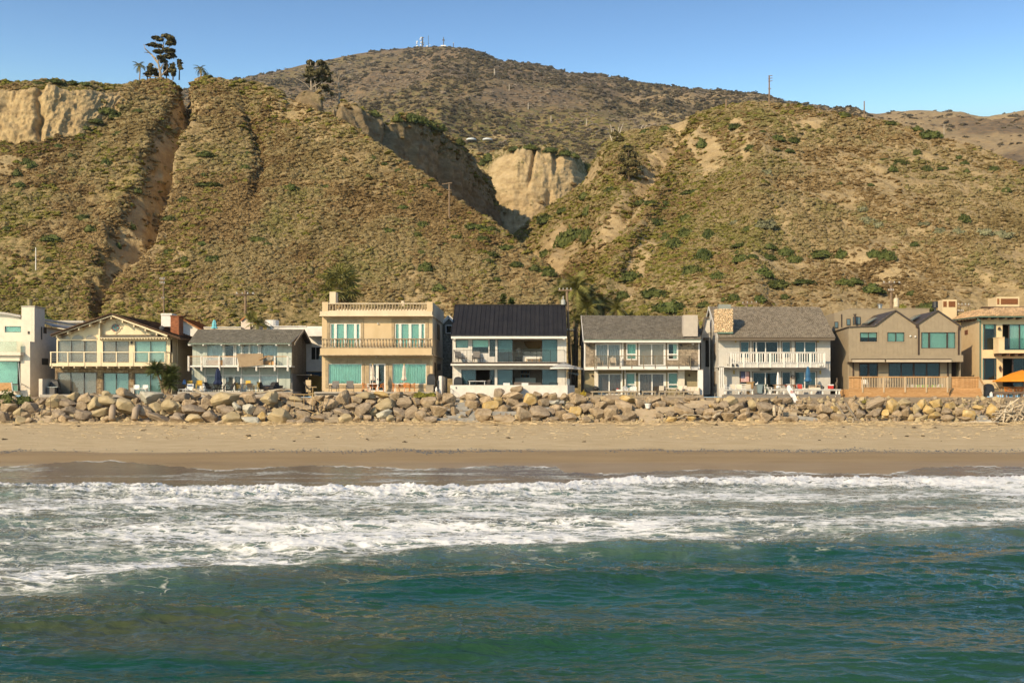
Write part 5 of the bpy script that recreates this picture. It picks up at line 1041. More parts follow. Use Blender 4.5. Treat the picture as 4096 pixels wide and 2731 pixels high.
q.win(h, *up[0], Yf, [(327, 444), (455, 572)], W_, 10, G_C, 'curtain', cmat=m_shade, depth=.12); q.win(h, *up[2], Yf, [(783, 900), (912, 1030)], W_, 13, G_C, 'shade', cmat=m_blind, depth=.12)
q.win(h, *up[1], Yf, [(652, 738)], W_, 12, G_T, 'curtain', rail=750, cmat=pl('teal_folds', (.42, .62, .55), .9)); q.win(h, *up[3], Yf, [(1083, 1168)], W_, 12, G_T, 'right', rail=750)
q.win(h, *lo[0], Yf + .3, [(354, 455), (468, 582)], W_, 9, G_C, 'brown', depth=.12); q.win(h, *lo[2], Yf + .3, [(784, 904), (916, 1030)], W_, 12, G_C, 'brown', depth=.12)
q.win(h, *lo[1], Yf + .3, [(644, 727)], W_, 10, G_T, 'shade', rail=1065, cmat=pl('teal_shade', (.3, .4, .36), .9)); q.win(h, *lo[3], Yf + .3, [(1085, 1172)], W_, 10, G_T, 'shade', rail=1065, cmat=pl('teal_shade', (.3, .4, .36), .9))
q.room(h, 215, 1395, 630, 875, Yf, 3); q.room(h, 215, 1390, 925, 1188, Yf + .3, 3)
Yb = 115.1; q.box(305, 1320, 875, 909, Yb, 1.8).B('balcony_deck', W_, h); q.box(200, 304, 882, 914, Yf - .25, .5).B('belt_board', W_, h); q.box(1321, 1408, 880, 903, Yf - .25, .5).B('belt_board', W_, h)
for x in (305, 321, 448, 571, 694, 818, 940, 1063, 1187, 1309): q.box(x, x + 7, 765, 898, Yb - .06, .06).B('post', m_brass, h)
q.box(303, 1316, 763, 769, Yb - .05, .08).B('top_rail', m_brass, h)
for i in range(7): q.box(308, 1312, 782 + i * 13, 784.4 + i * 13, Yb - .03, .02).B('rail', m_brass, h)
for x in (303, 1312): mb = MB(); mb.box(q.X(x, Yb), q.X(x, Yb) + .05, Yb + .03, Yf, q.Z(769, Yb), q.Z(763, Yb)); [mb.box(q.X(x, Yb) + .01, q.X(x, Yb) + .03, Yb + .03, Yf, q.Z(784 + i * 13, Yb), q.Z(782 + i * 13, Yb)) for i in range(7)]; mb.B('side_rail', m_brass, h)
q.box(308, 347, 916, 1115, Yf - .1, .4).B('pillar', pl('cream_column', (.66, .60, .50), .8), h); q.box(1390, 1443, 904, 1190, 115.2, .5).B('pillar', W_, h); q.box(1182, 1250, 912, 1095, Yf - .1, .3).B('pillar', pl('cream_column', (.66, .60, .50), .8), h); q.box(593, 601, 912, 1170, Yf - .05, .15).B('pillar', W_, h); q.box(624, 633, 912, 1180, Yf - .05, .15).B('pillar', W_, h)
q.box(1318, 1445, 903, 912, 115.2, 1.6).B('lintel', W_, h)
c = q.box(1238, 1388, 340, 562, 115.9, 1.3).B('chimney', pl('grey_stucco', (.50, .44, .37), .9, bump=.2), h); mb = MB()
for a in (1241, 1372): 
    for yy in (116.0, 117.1): mb.add(*(lambda m_: (m_.v, m_.f))(q.box(a, a + 7, 268, 340, yy, .07)))
for yy in (116.0, 117.1): q.box(1238, 1380, 265, 272, yy, .07, mb); q.box(1238, 1380, 332, 339, yy, .07, mb)
for i in range(5): q.bar(1250 + i * 26, 336, 1262 + i * 26, 270, 116.5, .03, mb); q.bar(1262 + i * 26, 336, 1250 + i * 26, 270, 116.6, .03, mb)
mb.B('spark_cage', pl('ochre_metal', (.34, .24, .1), .6), c)
for x, y in ((250, 655), (1213, 652), (1338, 640)): q.box(x - 12, x + 12, y - 6, y + 10, Yf - .2, .18).B('wall_lamp', m_black if x != 1338 else W_, h)
for x, y in ((285, 972), (1298, 968), (750, 962)): mb = MB(); mb.ball(q.w(x, y, Yf + .15), .12, 8, 5, (.8, .8, 1.1)); mb.B('wall_lamp', m_bronze, h)
t = tg('lattice_wall', q.w(250, 1185, 115.6), 'brown diagonal lattice panel low beside the kettle grill of the shingle house', 'lattice'); mb = q.box(205, 298, 1096, 1186, 115.6, .03)
mb.B('panel', pl('dark_lattice', (.12, .09, .06), .9), t); 
for i in range(13): x = 207 + i * 7; q.bar(x, 1098, min(x + 40, 297), 1098 + (min(x + 40, 297) - x) * 1.2, 115.57, .025).B('slat', m_oldw, t)
t = tg('wooden_deck', q.w(800, 1215, 114), 'low weathered deck with bench-like rail in front of the shingle house', 'deck')
q.box(230, 1448, 1186, 1204, 113.9, .2).B('deck_edge', m_oldw, t); MB().box(q.X(232, 114.1), q.X(1446, 114.1), 114.12, 116.5, GZ - .2, GZ - .02).B('deck_floor', m_oldw, t)
for a, b in ((268, 802), (780, 952), (985, 1350)): q.box(a, b, 1133, 1147, 113.95, .4).B('rail_cap', m_oldw, t)
for x in (280, 375, 452, 472, 507, 557, 640, 728, 752, 805, 935, 978, 1043, 1140, 1235, 1330): q.box(x, x + 13, 1147, 1188, 114, .1).B('post', m_oldw, t)

q = z6; Yf = 116.5
m_gs = pl('pale_grey_siding', (.55, .52, .47), .8); m_gs2 = pl('grey_trim', (.60, .57, .52), .7); m_btr = pl('brown_trim', (.16, .125, .09), .7)
h = tg('beach_house', (q.X(800, Yf), Yf, GZ), 'pale grey vertical-sided house with rough stone chimney and slatted white balcony', 'house')
up = [(470, 570, 612, 792), (598, 878, 612, 845), (903, 1005, 612, 790), (1045, 1272, 612, 845)]; lo = [(470, 572, 926, 1062), (600, 880, 930, 1162), (903, 1005, 928, 1090), (1043, 1274, 926, 1110)]
q.wall(h, 'upper_wall', m_gs, 245, 1415, 598, 890, Yf, up); q.wall(h, 'lower_wall', m_gs, 298, 1415, 890, 1170, Yf + .02, lo)
q.boards(h, m_gs, 247, 1414, 600, 888, Yf, 18, up); q.boards(h, m_gs, 300, 1414, 892, 1168, Yf + .02, 18, lo)
e0, e1, r1, r0 = q.w(238, 571, 115.3), q.w(1468, 571, 115.3), q.w(1306, 256, 121.6), q.w(142, 252, 121.6)
MB().slab(e0, e1, r1, r0, .12).B('roof', m_gs2, h); shg(h, 'roof_shingle', e0, e1, r1, r0, 56, 36, m_shing['tan_brown'], .022, .4, 31)
MB().slab(r0, r1, (r1[0], 127.8, e1[2]), (r0[0], 127.8, e0[2]), .1).B('roof', m_shing['tan_brown'], h)
q.box(240, 1468, 569, 577, 115.24, .08).B('gutter', m_btr, h); q.box(243, 1462, 578, 600, 115.32, .1).B('fascia', m_btr, h); q.box(243, 1462, 594, 601, 115.42, 1.05).B('soffit', m_gs2, h)
XL = q.X(245, Yf); zl = lambda Y: float(np.interp(Y, [115.3, 121.6, 127.8], [e0[2], r0[2], e0[2]])) - .14
for i in range(28): y0 = Yf + .02 + i * .4; MB().xprism([(y0, GZ - .2), (y0 + .39, GZ - .2), (y0 + .39, zl(y0 + .39)), (y0, zl(y0))], XL, XL + .1).B('side_board', m_gs2, h)
for z, e in ((q.Z(888, Yf), .05), (q.Z(700, Yf), .03)): MB().box(XL - e, XL - .001, Yf, 127, z, z + .1).B('belt_board', m_gs2, h)
fa = MB(); fa.bar((r0[0], 115.28, e0[2] - .1), (r0[0], 121.6, r0[2] - .1), .07, .26); fa.B('bargeboard', m_gs2, h); fa = MB(); fa.bar((r0[0], 127.8, e0[2] - .1), (r0[0], 121.6, r0[2] - .1), .07, .26); fa.B('bargeboard', m_gs2, h)
for a, b, c, d in ((118.4, 119.2, 625, 800), (118.4, 119.2, 925, 1080)): MB().box(XL - .06, XL - .01, a, b, q.Z(d, Yf), q.Z(c, Yf)).B('side_window', m_btr, h)
MB().box(q.X(1415, Yf) - .1, q.X(1415, Yf), Yf + .19, 127.5, GZ, e1[2]).B('side_wall', m_gs, h)
mb = MB(); a0_ = q.w(62, 560, 121); mb.box(q.X(62, 121), q.X(160, 121), 121, 126, GZ, q.Z(480, 121)); mb.B('annex_wall', m_gs2, h); q.po([(60, 560), (60, 520), (105, 362), (152, 362), (160, 520)], 120.9, .1).B('annex_gable', m_gs2, h); q.po([(56, 566), (104, 360), (152, 360), (152, 370), (110, 372), (64, 570)], 120.6, .8).B('annex_roof', m_btr, h)
q.box(95, 150, 575, 600, 120.3, .6).B('porch_roof', m_btr, h); q.box(110, 150, 600, 880, 120.85, .05).B('annex_door', m_dark, h); q.bar(150, 590, 156, 1160, 119.8, .08).B('downpipe', m_gs2, h)
for (hh, ps, k) in ((up[0], [(480, 560)], 'shade'), (up[1], [(610, 633), (647, 733), (742, 862)], None), (up[2], [(914, 995)], 'shade'), (up[3], [(1050, 1142), (1152, 1258)], 'shade'), (lo[0], [(478, 564)], None), (lo[1], [(610, 731), (741, 862)], None), (lo[2], [(914, 995)], None), (lo[3], [(1048, 1142), (1152, 1258)], 'shade')):
    a, b, c, d = hh; q.win(h, a + 6, b - 6, c + 6, d, Yf, ps, m_white, 5, G_B, k, cmat=pl('mist_shade', (.34, .42, .42), .9), depth=.1)
    mb = MB(); q.box(a - 2, b + 2, c - 1, c + 6, Yf - .035, .1, mb); q.box(a - 2, a + 6, c + 6, d, Yf - .035, .1, mb); q.box(b - 6, b + 2, c + 6, d, Yf - .035, .1, mb)
    if d < 1100 and d not in (845,): q.box(a - 2, b + 2, d, d + 6, Yf - .035, .1, mb)
    mb.B('window_trim', m_btr, h)
q.room(h, 255, 1405, 606, 880, Yf, 3.2, pl('muted_room', (.14, .18, .16), .9)); q.room(h, 305, 1405, 900, 1166, Yf, 3.2, pl('muted_room', (.14, .18, .16), .9))
for a, b, y0, y1 in ((655, 700, 750, 835), (790, 850, 755, 838), (985, 1000, 700, 780)): q.drape(h, a, b, y0, y1, Yf + .5, 'curtain', m_teal, a)
Yb = 115.0; q.box(372, 1362, 847, 888, Yb, 1.55).B('balcony_deck', m_gs2, h); q.box(345, 1362, 725, 735, Yb - .08, .16).B('top_rail', m_gs2, h); q.box(370, 1360, 736, 742, Yb - .03, .06).B('rail', m_white, h); q.box(370, 1360, 832, 840, Yb - .03, .06).B('rail', m_white, h)
for x in (369, 505, 645, 784, 925, 1064, 1204, 1348): q.box(x, x + 15, 736, 888, Yb - .09, .11).B('post', m_white, h)
me = None; n = 0
for a, b in ((384, 505), (520, 645), (660, 784), (799, 925), (940, 1064), (1079, 1204), (1219, 1348)):
    for i in range(5):
        x = a + (b - a) * (i + .55) / 5; n += 1
        if me is None: me = q.box(x, x + 9, 743, 832, Yb - .02, .05).mesh('baluster', m_white, q.w(x, 832, Yb))
        pp(h, 'baluster', me, [q.w(x, 832, Yb)])
for i, x in enumerate(range(372, 1350, 69)): q.box(x, x + 7, 848, 888, Yb - .03, .03).B('batten', m_white, h)
for i in range(5): y = 115.0 + i * .3; MB().box(q.X(345, Yb), q.X(345, Yb) + .06, y, y + .07, q.Z(850, Yb), q.Z(735, Yb)).B('baluster', m_gs2, h)
for x in (385, 430, 1300, 1325): q.box(x, x + 18, 850, 872, Yb - .2, .16).B('floodlight', m_black if x < 1300 else m_white, h)
q.box(240, 372, 872, 886, 115.1, 1.5).B('belt_board', m_gs2, h)
for x in (255, 272, 289): q.box(x, x + 11, 878, 1100, 115.1, .1).B('slat_post', m_white, h)
q.box(250, 303, 1100, 1195, 115.05, .5).B('slat_base', m_gs2, h)
t = tg('house_sign', q.w(738, 918, Yf - .1), 'oval brown wooden sign lettered with house name above the lower doors', 'sign')
pts = [(678 + 8, 893), (798 - 8, 893), (798, 900), (798, 912), (790, 919), (686, 919), (678, 912), (678, 900)]; q.po(pts, Yf - .1, .05).B('board', pl('sign_brown', (.12, .10, .08), .8), t); q.po([(x * .96 + 738 * .04, y * .86 + 906 * .14) for x, y in pts], Yf - .105, .01).B('board_face', pl('sign_grey', (.33, .31, .27), .8), t)
cu = bpy.data.curves.new('sign_text', 'FONT'); cu.body = 'BEACH HOUSE'; cu.size = .22; cu.align_x = 'CENTER'; cu.align_y = 'CENTER'; cu.extrude = .004
o = bpy.data.objects.new('tmp', cu); COL.objects.link(o); bpy.context.view_layer.update(); me = bpy.data.meshes.new_from_object(o.evaluated_get(bpy.context.evaluated_depsgraph_get())); bpy.data.objects.remove(o)
k = (q.X(790, Yf) - q.X(686, Yf)) / max(v.co.x * 2 for v in me.vertices); me.transform(Matrix.Translation(Vector(q.w(738, 907, Yf - .112)) - WLOC[t]) @ Matrix.Rotation(math.pi / 2, 4, 'X') @ Matrix.Diagonal((k, min(k, 1), 1, 1)).to_4x4()); me.materials.clear(); me.materials.append(pl('sign_letters', (.05, .04, .035), .8)); link_mesh('lettering', me, t)
for x in (408, 1312): q.box(x - 8, x + 8, 916, 956, Yf - .15, .13).B('wall_lamp', pl('amber_lamp', (.45, .33, .1), .4), h)
for x in (426, 1287): q.box(x - 7, x + 7, 605, 626, Yf - .15, .13).B('wall_lamp', pl('amber_lamp', (.45, .33, .1), .4), h)
mb = q.box(228, 398, 276, 520, 115.7, 1.2); c = mb.B('chimney', pl('mortar_tan', (.42, .32, .2), .95), h); q.box(250, 378, 228, 276, 115.9, .8).B('chimney_cap', pl('grey_cap', (.26, .28, .25), .6), h); q.box(240, 398, 519, 532, 115.6, 1).B('flashing', pl('green_gutter', (.16, .25, .19), .6), h)
m_rub = M('chimney_stone', [(.46, .30, .15), (.62, .46, .28), (.74, .60, .42)], scale=3, rnd=.22, bump=.4, bscale=12)
r = random.Random(12); bmr = []
for kk in range(5):
    bm = bmesh.new(); bmesh.ops.create_icosphere(bm, subdivisions=1, radius=1)
    for v in bm.verts: v.co *= 1 + r.uniform(-.22, .22)
    me = bpy.data.meshes.new('stone'); bm.to_mesh(me); bm.free(); me.materials.append(m_rub); bmr.append(me)
for j in range(13):
    for i in range(9):
        x = 236 + i * 19.5 + (9 if j % 2 else 0) + r.uniform(-4, 4); y = 286 + j * 18.4 + r.uniform(-4, 4)
        if x > 396: continue
        pp(c, 'stone', r.choice(bmr), [q.w(x, y, 115.72)], rots=[(r.random() * 6, r.random() * 6, r.random() * 6)], scl=[(r.uniform(.11, .17), r.uniform(.09, .15), r.uniform(.09, .13))])
for j in range(12):
    for s_ in (q.X(228, 115.7), ): pp(c, 'stone', r.choice(bmr), [(s_, 115.95 + .4 * (k_ % 3), q.Z(288 + j * 20, 115.7)) for k_ in range(3)], rots=[(r.random() * 6,) * 3] * 3, scl=[(.12, .2, .12)] * 3)
t = tg('white_bench_deck', q.w(900, 1200, 113.6), 'grey deck with low white bench rail in front of the grey-white beach house', 'deck')
q.box(302, 1526, 1166, 1196, 113.4, .15).B('deck_edge', pl('grey_deck', (.20, .18, .16), .8), t); MB().box(q.X(305, 113.6), q.X(1524, 113.6), 113.56, 116.5, GZ - .2, GZ - .03).B('deck_floor', m_oldw, t)
for a, b in ((298, 612), (775, 1528)): q.box(a, b, 1114, 1121, 113.4, .45).B('bench_top', m_white, t); q.box(a + 2, b - 2, 1122, 1130, 113.5, .05).B('bench_rail', m_white, t)
for x in (305, 448, 592, 777, 850, 920, 1045, 1066, 1210, 1328, 1470, 1500): q.box(x, x + 16, 1122, 1166, 113.55, .12).B('post', m_white, t)
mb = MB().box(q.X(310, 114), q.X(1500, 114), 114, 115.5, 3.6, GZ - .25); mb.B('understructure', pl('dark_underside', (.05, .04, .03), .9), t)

q = z7; Yf = 116.5
m_tp = pl('taupe_siding', (.33, .265, .18), .85); m_tr = pl('brown_metal_roof', (.075, .06, .05), .5); m_bf = pl('brown_frame', (.06, .04, .03), .5)
h = tg('taupe_house', (q.X(850, Yf), Yf, GZ), 'modern taupe board-sided house with two gables, brown metal roof and wide sliding doors', 'house')
up = [(418, 598, 521, 618), (704, 883, 521, 618), (1058, 1416, 520, 687)]; lo = [(408, 608, 842, 1112), (716, 1256, 838, 1112)]
outl = ([300, 575, 790, 1010, 1232, 1480], [459, 448, 292, 438, 294, 461])
q.wall(h, 'upper_wall', m_tp, 300, 1476, 462, 762, Yf, up, top=[(300, 462), (300, 460), (575, 449), (790, 293), (1010, 439), (1232, 295), (1476, 461), (1476, 462)])
q.boards(h, m_tp, 302, 1475, 464, 760, Yf, 39, up, top=outl, gap=1.0)
q.wall(h, 'lower_wall', m_tp, 303, 1374, 828, 1112, Yf + .3, lo); q.boards(h, m_tp, 305, 1372, 830, 1110, Yf + .3, 24, lo, gap=1.0)
q.box(302, 1497, 758, 828, 115.4, 1.2).B('belt_overhang', m_tp, h)
for (a, b, c, d), ps in zip(up, ([(424, 503), (510, 592)], [(710, 789), (797, 877)], [(1064, 1133), (1150, 1323), (1338, 1410)])):
    mb = MB(); q.box(a - 10, b + 10, c - 9, c, Yf - .05, .05, mb); q.box(a - 10, b + 10, d, d + 10, Yf - .05, .05, mb); q.box(a - 10, a, c, d, Yf - .05, .05, mb); q.box(b, b + 10, c, d, Yf - .05, .05, mb); mb.B('window_trim', m_tp, h)
    q.win(h, a, b, c, d, Yf, ps, m_bf, 4, G_T, ['halfshade', 'halfshade'] if a == 418 else 'shade', cmat=pl('aqua_shade', (.52, .68, .6), .9))
q.win(h, *lo[0], Yf + .3, [(418, 497), (518, 598)], m_bf, 8, G_B, None); q.win(h, *lo[1], Yf + .3, [(724, 845), (854, 971), (990, 1110), (1122, 1244)], m_bf, 8, G_B, 'shade', cmat=pl('dusk_shade', (.17, .19, .19), .9))
q.room(h, 310, 1470, 470, 755, Yf, 3); q.room(h, 310, 1368, 835, 1110, Yf + .3, 3, pl('dim_room', (.09, .1, .1), .9))
pk = [(575, 449), (790, 288), (1010, 437), (1232, 291), (1484, 462)]
for (a, b), (c, d) in zip(pk, pk[1:]):
    A_, B_ = q.w(a, b, Yf - .15), q.w(c, d, Yf - .15); MB().slab(A_, B_, (B_[0], 128, B_[2]), (A_[0], 128, A_[2]), .1).B('roof_slope', m_tr, h)
    n = 10
    MB().bar((A_[0], Yf - .16, A_[2] - .02), (B_[0], Yf - .16, B_[2] - .02), .05, .13).B('rake_trim', m_tr, h)
A_, B_ = q.w(292, 459, Yf - .15), q.w(575, 449, Yf - .15); MB().slab(A_, B_, (B_[0], 128, B_[2] - .3), (A_[0], 128, A_[2] - .3), .1).B('roof_slope', m_tr, h)
XL = q.X(300, Yf); MB().box(XL, XL + .15, Yf + .19, 130, GZ - .3, q.Z(462, Yf)).B('side_wall', m_tp, h); XR2 = q.X(1476, Yf); MB().box(XR2 - .1, XR2, Yf + .19, 128, GZ, q.Z(462, Yf)).B('side_wall', m_tp, h)
for i in range(24): y0 = Yf + .2 + i * .5; MB().box(XL - .02, XL - .002, y0, y0 + .485, GZ - .3, q.Z(465, Yf)).B('siding_board', m_tp, h)
for x, y in ((1025, 440), (1462, 462)): q.box(x - 20 if x < 1100 else x - 14, x + 6, y, y + 28, Yf - .2, .16).B('rain_head', m_bf, h); q.box(x, x + 14 if x < 1100 else x + 8, y + 28, 757, Yf - .12, .1).B('downpipe', m_bf, h) if x < 1100 else q.box(1444, 1458, 490, 757, Yf - .12, .1).B('downpipe', m_bf, h)
for x in (342, 1332): q.box(x, x + 12, 832, 982, Yf + .15, .1).B('downpipe', m_bf, h)
q.box(1374, 1440, 830, 1108, Yf + 1.2, .1).B('side_entry', pl('dark_entry', (.05, .035, .03), .8), h)
q.po([(150, 318), (323, 275), (1143, 272), (1143, 520), (150, 520)], 124, 5).B('rear_storey', m_tp, h); q.box(320, 1146, 268, 277, 123.95, 5.1).B('rear_coping', m_tp, h)
for a, b, c, d in ((345, 425, 358, 440), (278, 318, 378, 448), (152, 190, 408, 475)): q.box(a, b, c, d, 123.93, .06).B('window', m_bf, h); q.box(a + 5, b - 5, c + 6, d - 6, 123.9, .03).B('pane', pl('sky_pane', (.10, .16, .18), .08, spec=.8), h)
q.box(222, 230, 330, 465, 123.9, .08).B('downpipe', m_bf, h)
for x, w_ in ((530, 60), (985, 60)): A_ = q.w(x, 380 + (20 if x < 900 else -10), 120); MB().slab(*[(Vector(A_) + Vector(v)) for v in ((-.6, -1, -.25), (.3, -1, .3), (.3, 1.2, .3), (-.6, 1.2, -.25))], .08).B('skylight', pl('sky_pane', (.10, .16, .18), .08, spec=.8), h)
mb = MB(); mb.lathe(q.w(1203, 300, 119), [(.12, 0), (.12, .35), (.3, .36), (.3, .95), (.1, 1.0)], 8); mb.B('flue', m_black, h); mb = MB(); mb.lathe(q.w(628, 272, 126), [(.22, 0), (.22, .35), (.3, .37), (.3, .42), (.2, .5)], 10); mb.B('flue', m_alu, h)
mb = MB(); mb.lathe(q.w(365, 440, 123.5), [(.1, 0), (.1, 1.0), (.16, 1.02), (.16, 1.15)], 8); mb.B('flue', m_bf, h)
for x, y in ((945, 560), (997, 565)): mb = MB(); mb.ball(q.w(x, y, Yf - .12), .1, 8, 5); mb.B('wall_lamp', m_white, h)
for i, (a, b) in enumerate(((332, 681), (686, 1378))):
    t = tg('awning', q.w((a + b) / 2, 830, 115.2), ('shorter' if i == 0 else 'longer') + ' rolled beige awning under the overhang of the taupe house', 'awning', 'rolled awnings'); q.box(a, b, 797, 803, 115.1, .3).B('cassette', m_bf, t); q.box(a + 6, b - 4, 807, 830, 115.0, .06).B('valance', pl('beige_canvas', (.55, .46, .34), .9), t)
t = tg('wooden_deck', q.w(820, 1243, 112.6), 'new orange-brown plank deck with baluster railing in front of the taupe house', 'deck'); Yd = 112.8
for i in range(5): q.box(303, 1350, 1107 + i * 19.4, 1125.4 + i * 19.4, Yd, .08).B('plank', m_wood, t)
MB().box(q.X(303, Yd), q.X(1350, Yd), Yd + .09, 116.7, GZ - .4, q.Z(1108, Yd) - .05).B('deck_floor', m_wood, t)
q.box(316, 1500, 1206, 1243, Yd - .15, .25).B('beam', m_oldw, t)
q.box(303, 1345, 980, 992, Yd - .08, .16).B('top_rail', m_wood, t); q.box(440, 1335, 1094, 1103, Yd - .02, .06).B('bottom_rail', m_wood, t)
me = q.box(0, 6.5, 992, 1096, Yd - .03, .04).mesh('baluster', pl('pale_pine', (.56, .43, .28), .8), q.w(0, 1096, Yd))
for a, b in ((455, 661), (676, 884), (898, 1106), (1120, 1327)):
    n = 12
    pp(t, 'baluster', me, [q.w(a + (b - a) * (i + .4) / n, 1096, Yd) for i in range(n)])
for x in (440, 661, 884, 1106, 1327): q.box(x, x + 14, 985, 1146, Yd - .1, .1).B('post', pl('pale_pine', (.56, .43, .28), .8), t)
for i in range(9):       # solid-boarded return at the left end
    y = Yd + .02 + i * .0; q.box(304 + i * 14.5, 317 + i * 14.5, 992, 1105, Yd + .05 + .01 * (i % 2), .03).B('fence_board', m_wood, t)
t = tg('deck_stairs', q.w(1530, 1243, 112.6), 'wide new wooden steps between the taupe house and the ochre villa', 'stairs')
for i in range(5): q.box(1350, 1705 - i * 6, 1181 - i * 19.5, 1200 - i * 19.5, 112.9 + i * .3, .9).B('step', m_wood, t)
q.box(1350, 2128, 1206, 1243, 112.65, .3).B('beam', m_oldw, t)
t = tg('stair_fence', q.w(1540, 1105, 115.5), 'tan board fence with sloping rail beside the new wooden steps', 'fence')
for i in range(20): x = 1378 + i * 14; q.box(x, x + 12.8, 990, 1104, 115.3 + .01 * (i % 2), .03).B('fence_board', m_wood, t)
q.box(1376, 1660, 983, 991, 115.2, .14).B('top_rail', m_wood, t)
mb = MB(); mb.bar(q.w(1658, 986, 115.2), q.w(1708, 1065, 112.9), .14, .05); mb.B('sloping_rail', m_wood, t)
for i in range(8): f_ = i / 8; x = 1660 + 46 * f_; Y = 115.2 - 2.3 * f_; q.box(x, x + 6, 990 + 80 * f_, 1105 + 80 * f_, Y, .05).B('baluster', pl('pale_pine', (.56, .43, .28), .8), t)

q = z8; Yf = 116
m_oc = M('ochre_stucco', [(.60, .44, .24), (.68, .52, .31), (.64, .48, .28)], scale=.5, rough=.95, bump=.12); m_clay = M('clay_tile', [(.42, .24, .11), (.55, .36, .19), (.62, .46, .28)], scale=3, rnd=.3, rough=.9)
h = tg('ochre_villa', (q.X(950, Yf), Yf, GZ), 'ochre stucco villa with clay tile roof and tall windows at the right end', 'house')
up = [(745, 902, 435, 702), (966, 1300, 436, 700)]; lo = [(745, 905, 790, 1016), (968, 1300, 792, 1100)]
q.wall(h, 'front_wall', m_oc, 737, 1330, 362, 1105, Yf, up + lo)
A_ = q.w(737, 362, Yf + .0); X0 = A_[0]; XB = q.X(530, 124.0)
def sidew(y0, y1, t0, t1, nm='side_wall', off=0, mat=m_oc, th=.2):
    a = Vector((X0, Yf, 0)); b = Vector((XB, 124.0, 0)); n = (b - a).cross(Vector((0, 0, 1))).normalized()
    if n.x > 0: n = -n
    p, r_ = a.lerp(b, t0) + n * off, a.lerp(b, t1) + n * off; mb = MB(); iv = [p, r_, r_ - n * th, p - n * th]; mb.v = [(v.x, v.y, y0) for v in iv] + [(v.x, v.y, y1) for v in iv]; mb.f = [(0, 1, 2, 3), (4, 5, 6, 7), (0, 1, 5, 4), (1, 2, 6, 5), (2, 3, 7, 6), (3, 0, 4, 7)]; return mb.B(nm, mat, h)
sidew(GZ - .3, A_[2], 0.001, 1); sidew(q.Z(541, 121), q.Z(493, 121), .62, .78, 'side_window', .03, pl('red_brown_frame', (.2, .08, .04), .7), .05)
for (a, b, c, d) in (up[0], lo[0]): q.win(h, a, b, c, d, Yf, [(750, 776), (784, 880), (886, 898)], m_bf, 4, G_T, ['curtain', None, 'curtain'], cmat=m_curt)
q.drape(h, 784, 895, 438, 484, Yf + .3, 'curtain', m_teal, 3)
q.win(h, *up[1], Yf, [(972, 1030), (1042, 1140), (1152, 1290)], m_bf, 5, G_T, [None, 'curtain', 'teal'], opn=(0,)); q.win(h, *lo[1], Yf, [(974, 1068), (1082, 1200), (1212, 1290)], m_bf, 5, G_T, [None, None, None], opn=(0,))
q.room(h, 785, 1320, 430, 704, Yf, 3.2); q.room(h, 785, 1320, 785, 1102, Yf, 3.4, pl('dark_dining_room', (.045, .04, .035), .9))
q.box(926, 988, 572, 738, 114.6, 1.35).B('balcony_pier', m_oc, h); q.box(988, 1330, 705, 738, 114.6, 1.35).B('balcony_slab', m_oc, h); q.box(988, 1330, 580, 704, 114.65, .02).B('railing_panel', G_R, h); q.box(924, 990, 569, 577, 114.55, 1.42).B('pier_cap', m_oc, h)
for x in (930, 1012, 1100, 1185): q.box(x, x + 26, 739, 764, 114.7, 1.28).B('beam_end', pl('dark_beam', (.07, .04, .025), .8), h)
e0, e1, r1, r0 = q.w(738, 350, 114.9), q.w(1340, 350, 114.9), q.w(1340, 262, 119.2), q.w(905, 268, 119.2); fb_ = q.w(440, 388, 124.5)
MB().slab(e0, e1, r1, r0, .1).B('roof_slope', m_clay, h); L0 = Vector((XB - .8, 124.3, WZ(q.oy + 388 / q.k, 124.3))); MB().slab(L0, Vector(e0), Vector(r0), Vector((r0[0] - 1.2, 124.3, r0[2])), .1).B('roof_slope', m_clay, h)
mb = MB(); n = 6
for i in range(n): 
    a = math.pi * i / (n - 1)
    for yy, s_ in ((0, 1.0), (1, .82)): mb.v.append((.115 * s_ * math.cos(a), yy * .5, .085 * math.sin(a)))
mb.f = [(2 * i, 2 * i + 2, 2 * i + 3, 2 * i + 1) for i in range(n - 1)]; mb.f.append(tuple(range(0, 2 * n, 2))); mb.sm = False; tme = mb.mesh('roof_tile', m_clay)
def tiles(A, B, C, D, nc, nr):
    A, B, C, D = map(Vector, (A, B, C, D)); locs = []; rots = []
    up_ = (D - A).lerp(C - B, .5).normalized(); nrm = (B - A).cross(up_).normalized(); nrm = nrm if nrm.z > 0 else -nrm; sx = up_.cross(nrm).normalized(); rot = Matrix((sx, up_, nrm)).transposed().to_euler()
    for j in range(nr):
        for i in range(nc):
            u, v = (i + .5) / nc, j / nr; locs.append((A * (1 - u) + B * u) * (1 - v) + (D * (1 - u) + C * u) * v + nrm * (.03 + .02 * R.random())); rots.append(rot)
    pp(h, 'roof_tile', tme, locs, rots=rots)
tiles(e0, e1, r1, r0, 27, 7); tiles(L0, e0, r0, (r0[0] - 1.2, 124.3, r0[2]), 13, 6)
mb = MB(); mb.tube([L0 + Vector((0, -.1, -.05)), Vector(e0) + Vector((-.05, -.1, -.08)), Vector(e1) + Vector((0, -.1, -.08))], .07, 6); mb.B('gutter', pl('verdigris', (.10, .17, .13), .7), h)
q.bar(718, 372, 722, 400, 115.6, .25).B('rain_head', pl('verdigris', (.10, .17, .13), .7), h); q.bar(733, 395, 733, 1100, 115.85, .1).B('downpipe', pl('verdigris', (.10, .17, .13), .7), h)
for x in (798, 885, 972, 1060, 1148): q.box(x, x + 22, 360, 378, 115.0, 1.0).B('rafter_end', pl('dark_beam', (.07, .04, .025), .8), h)
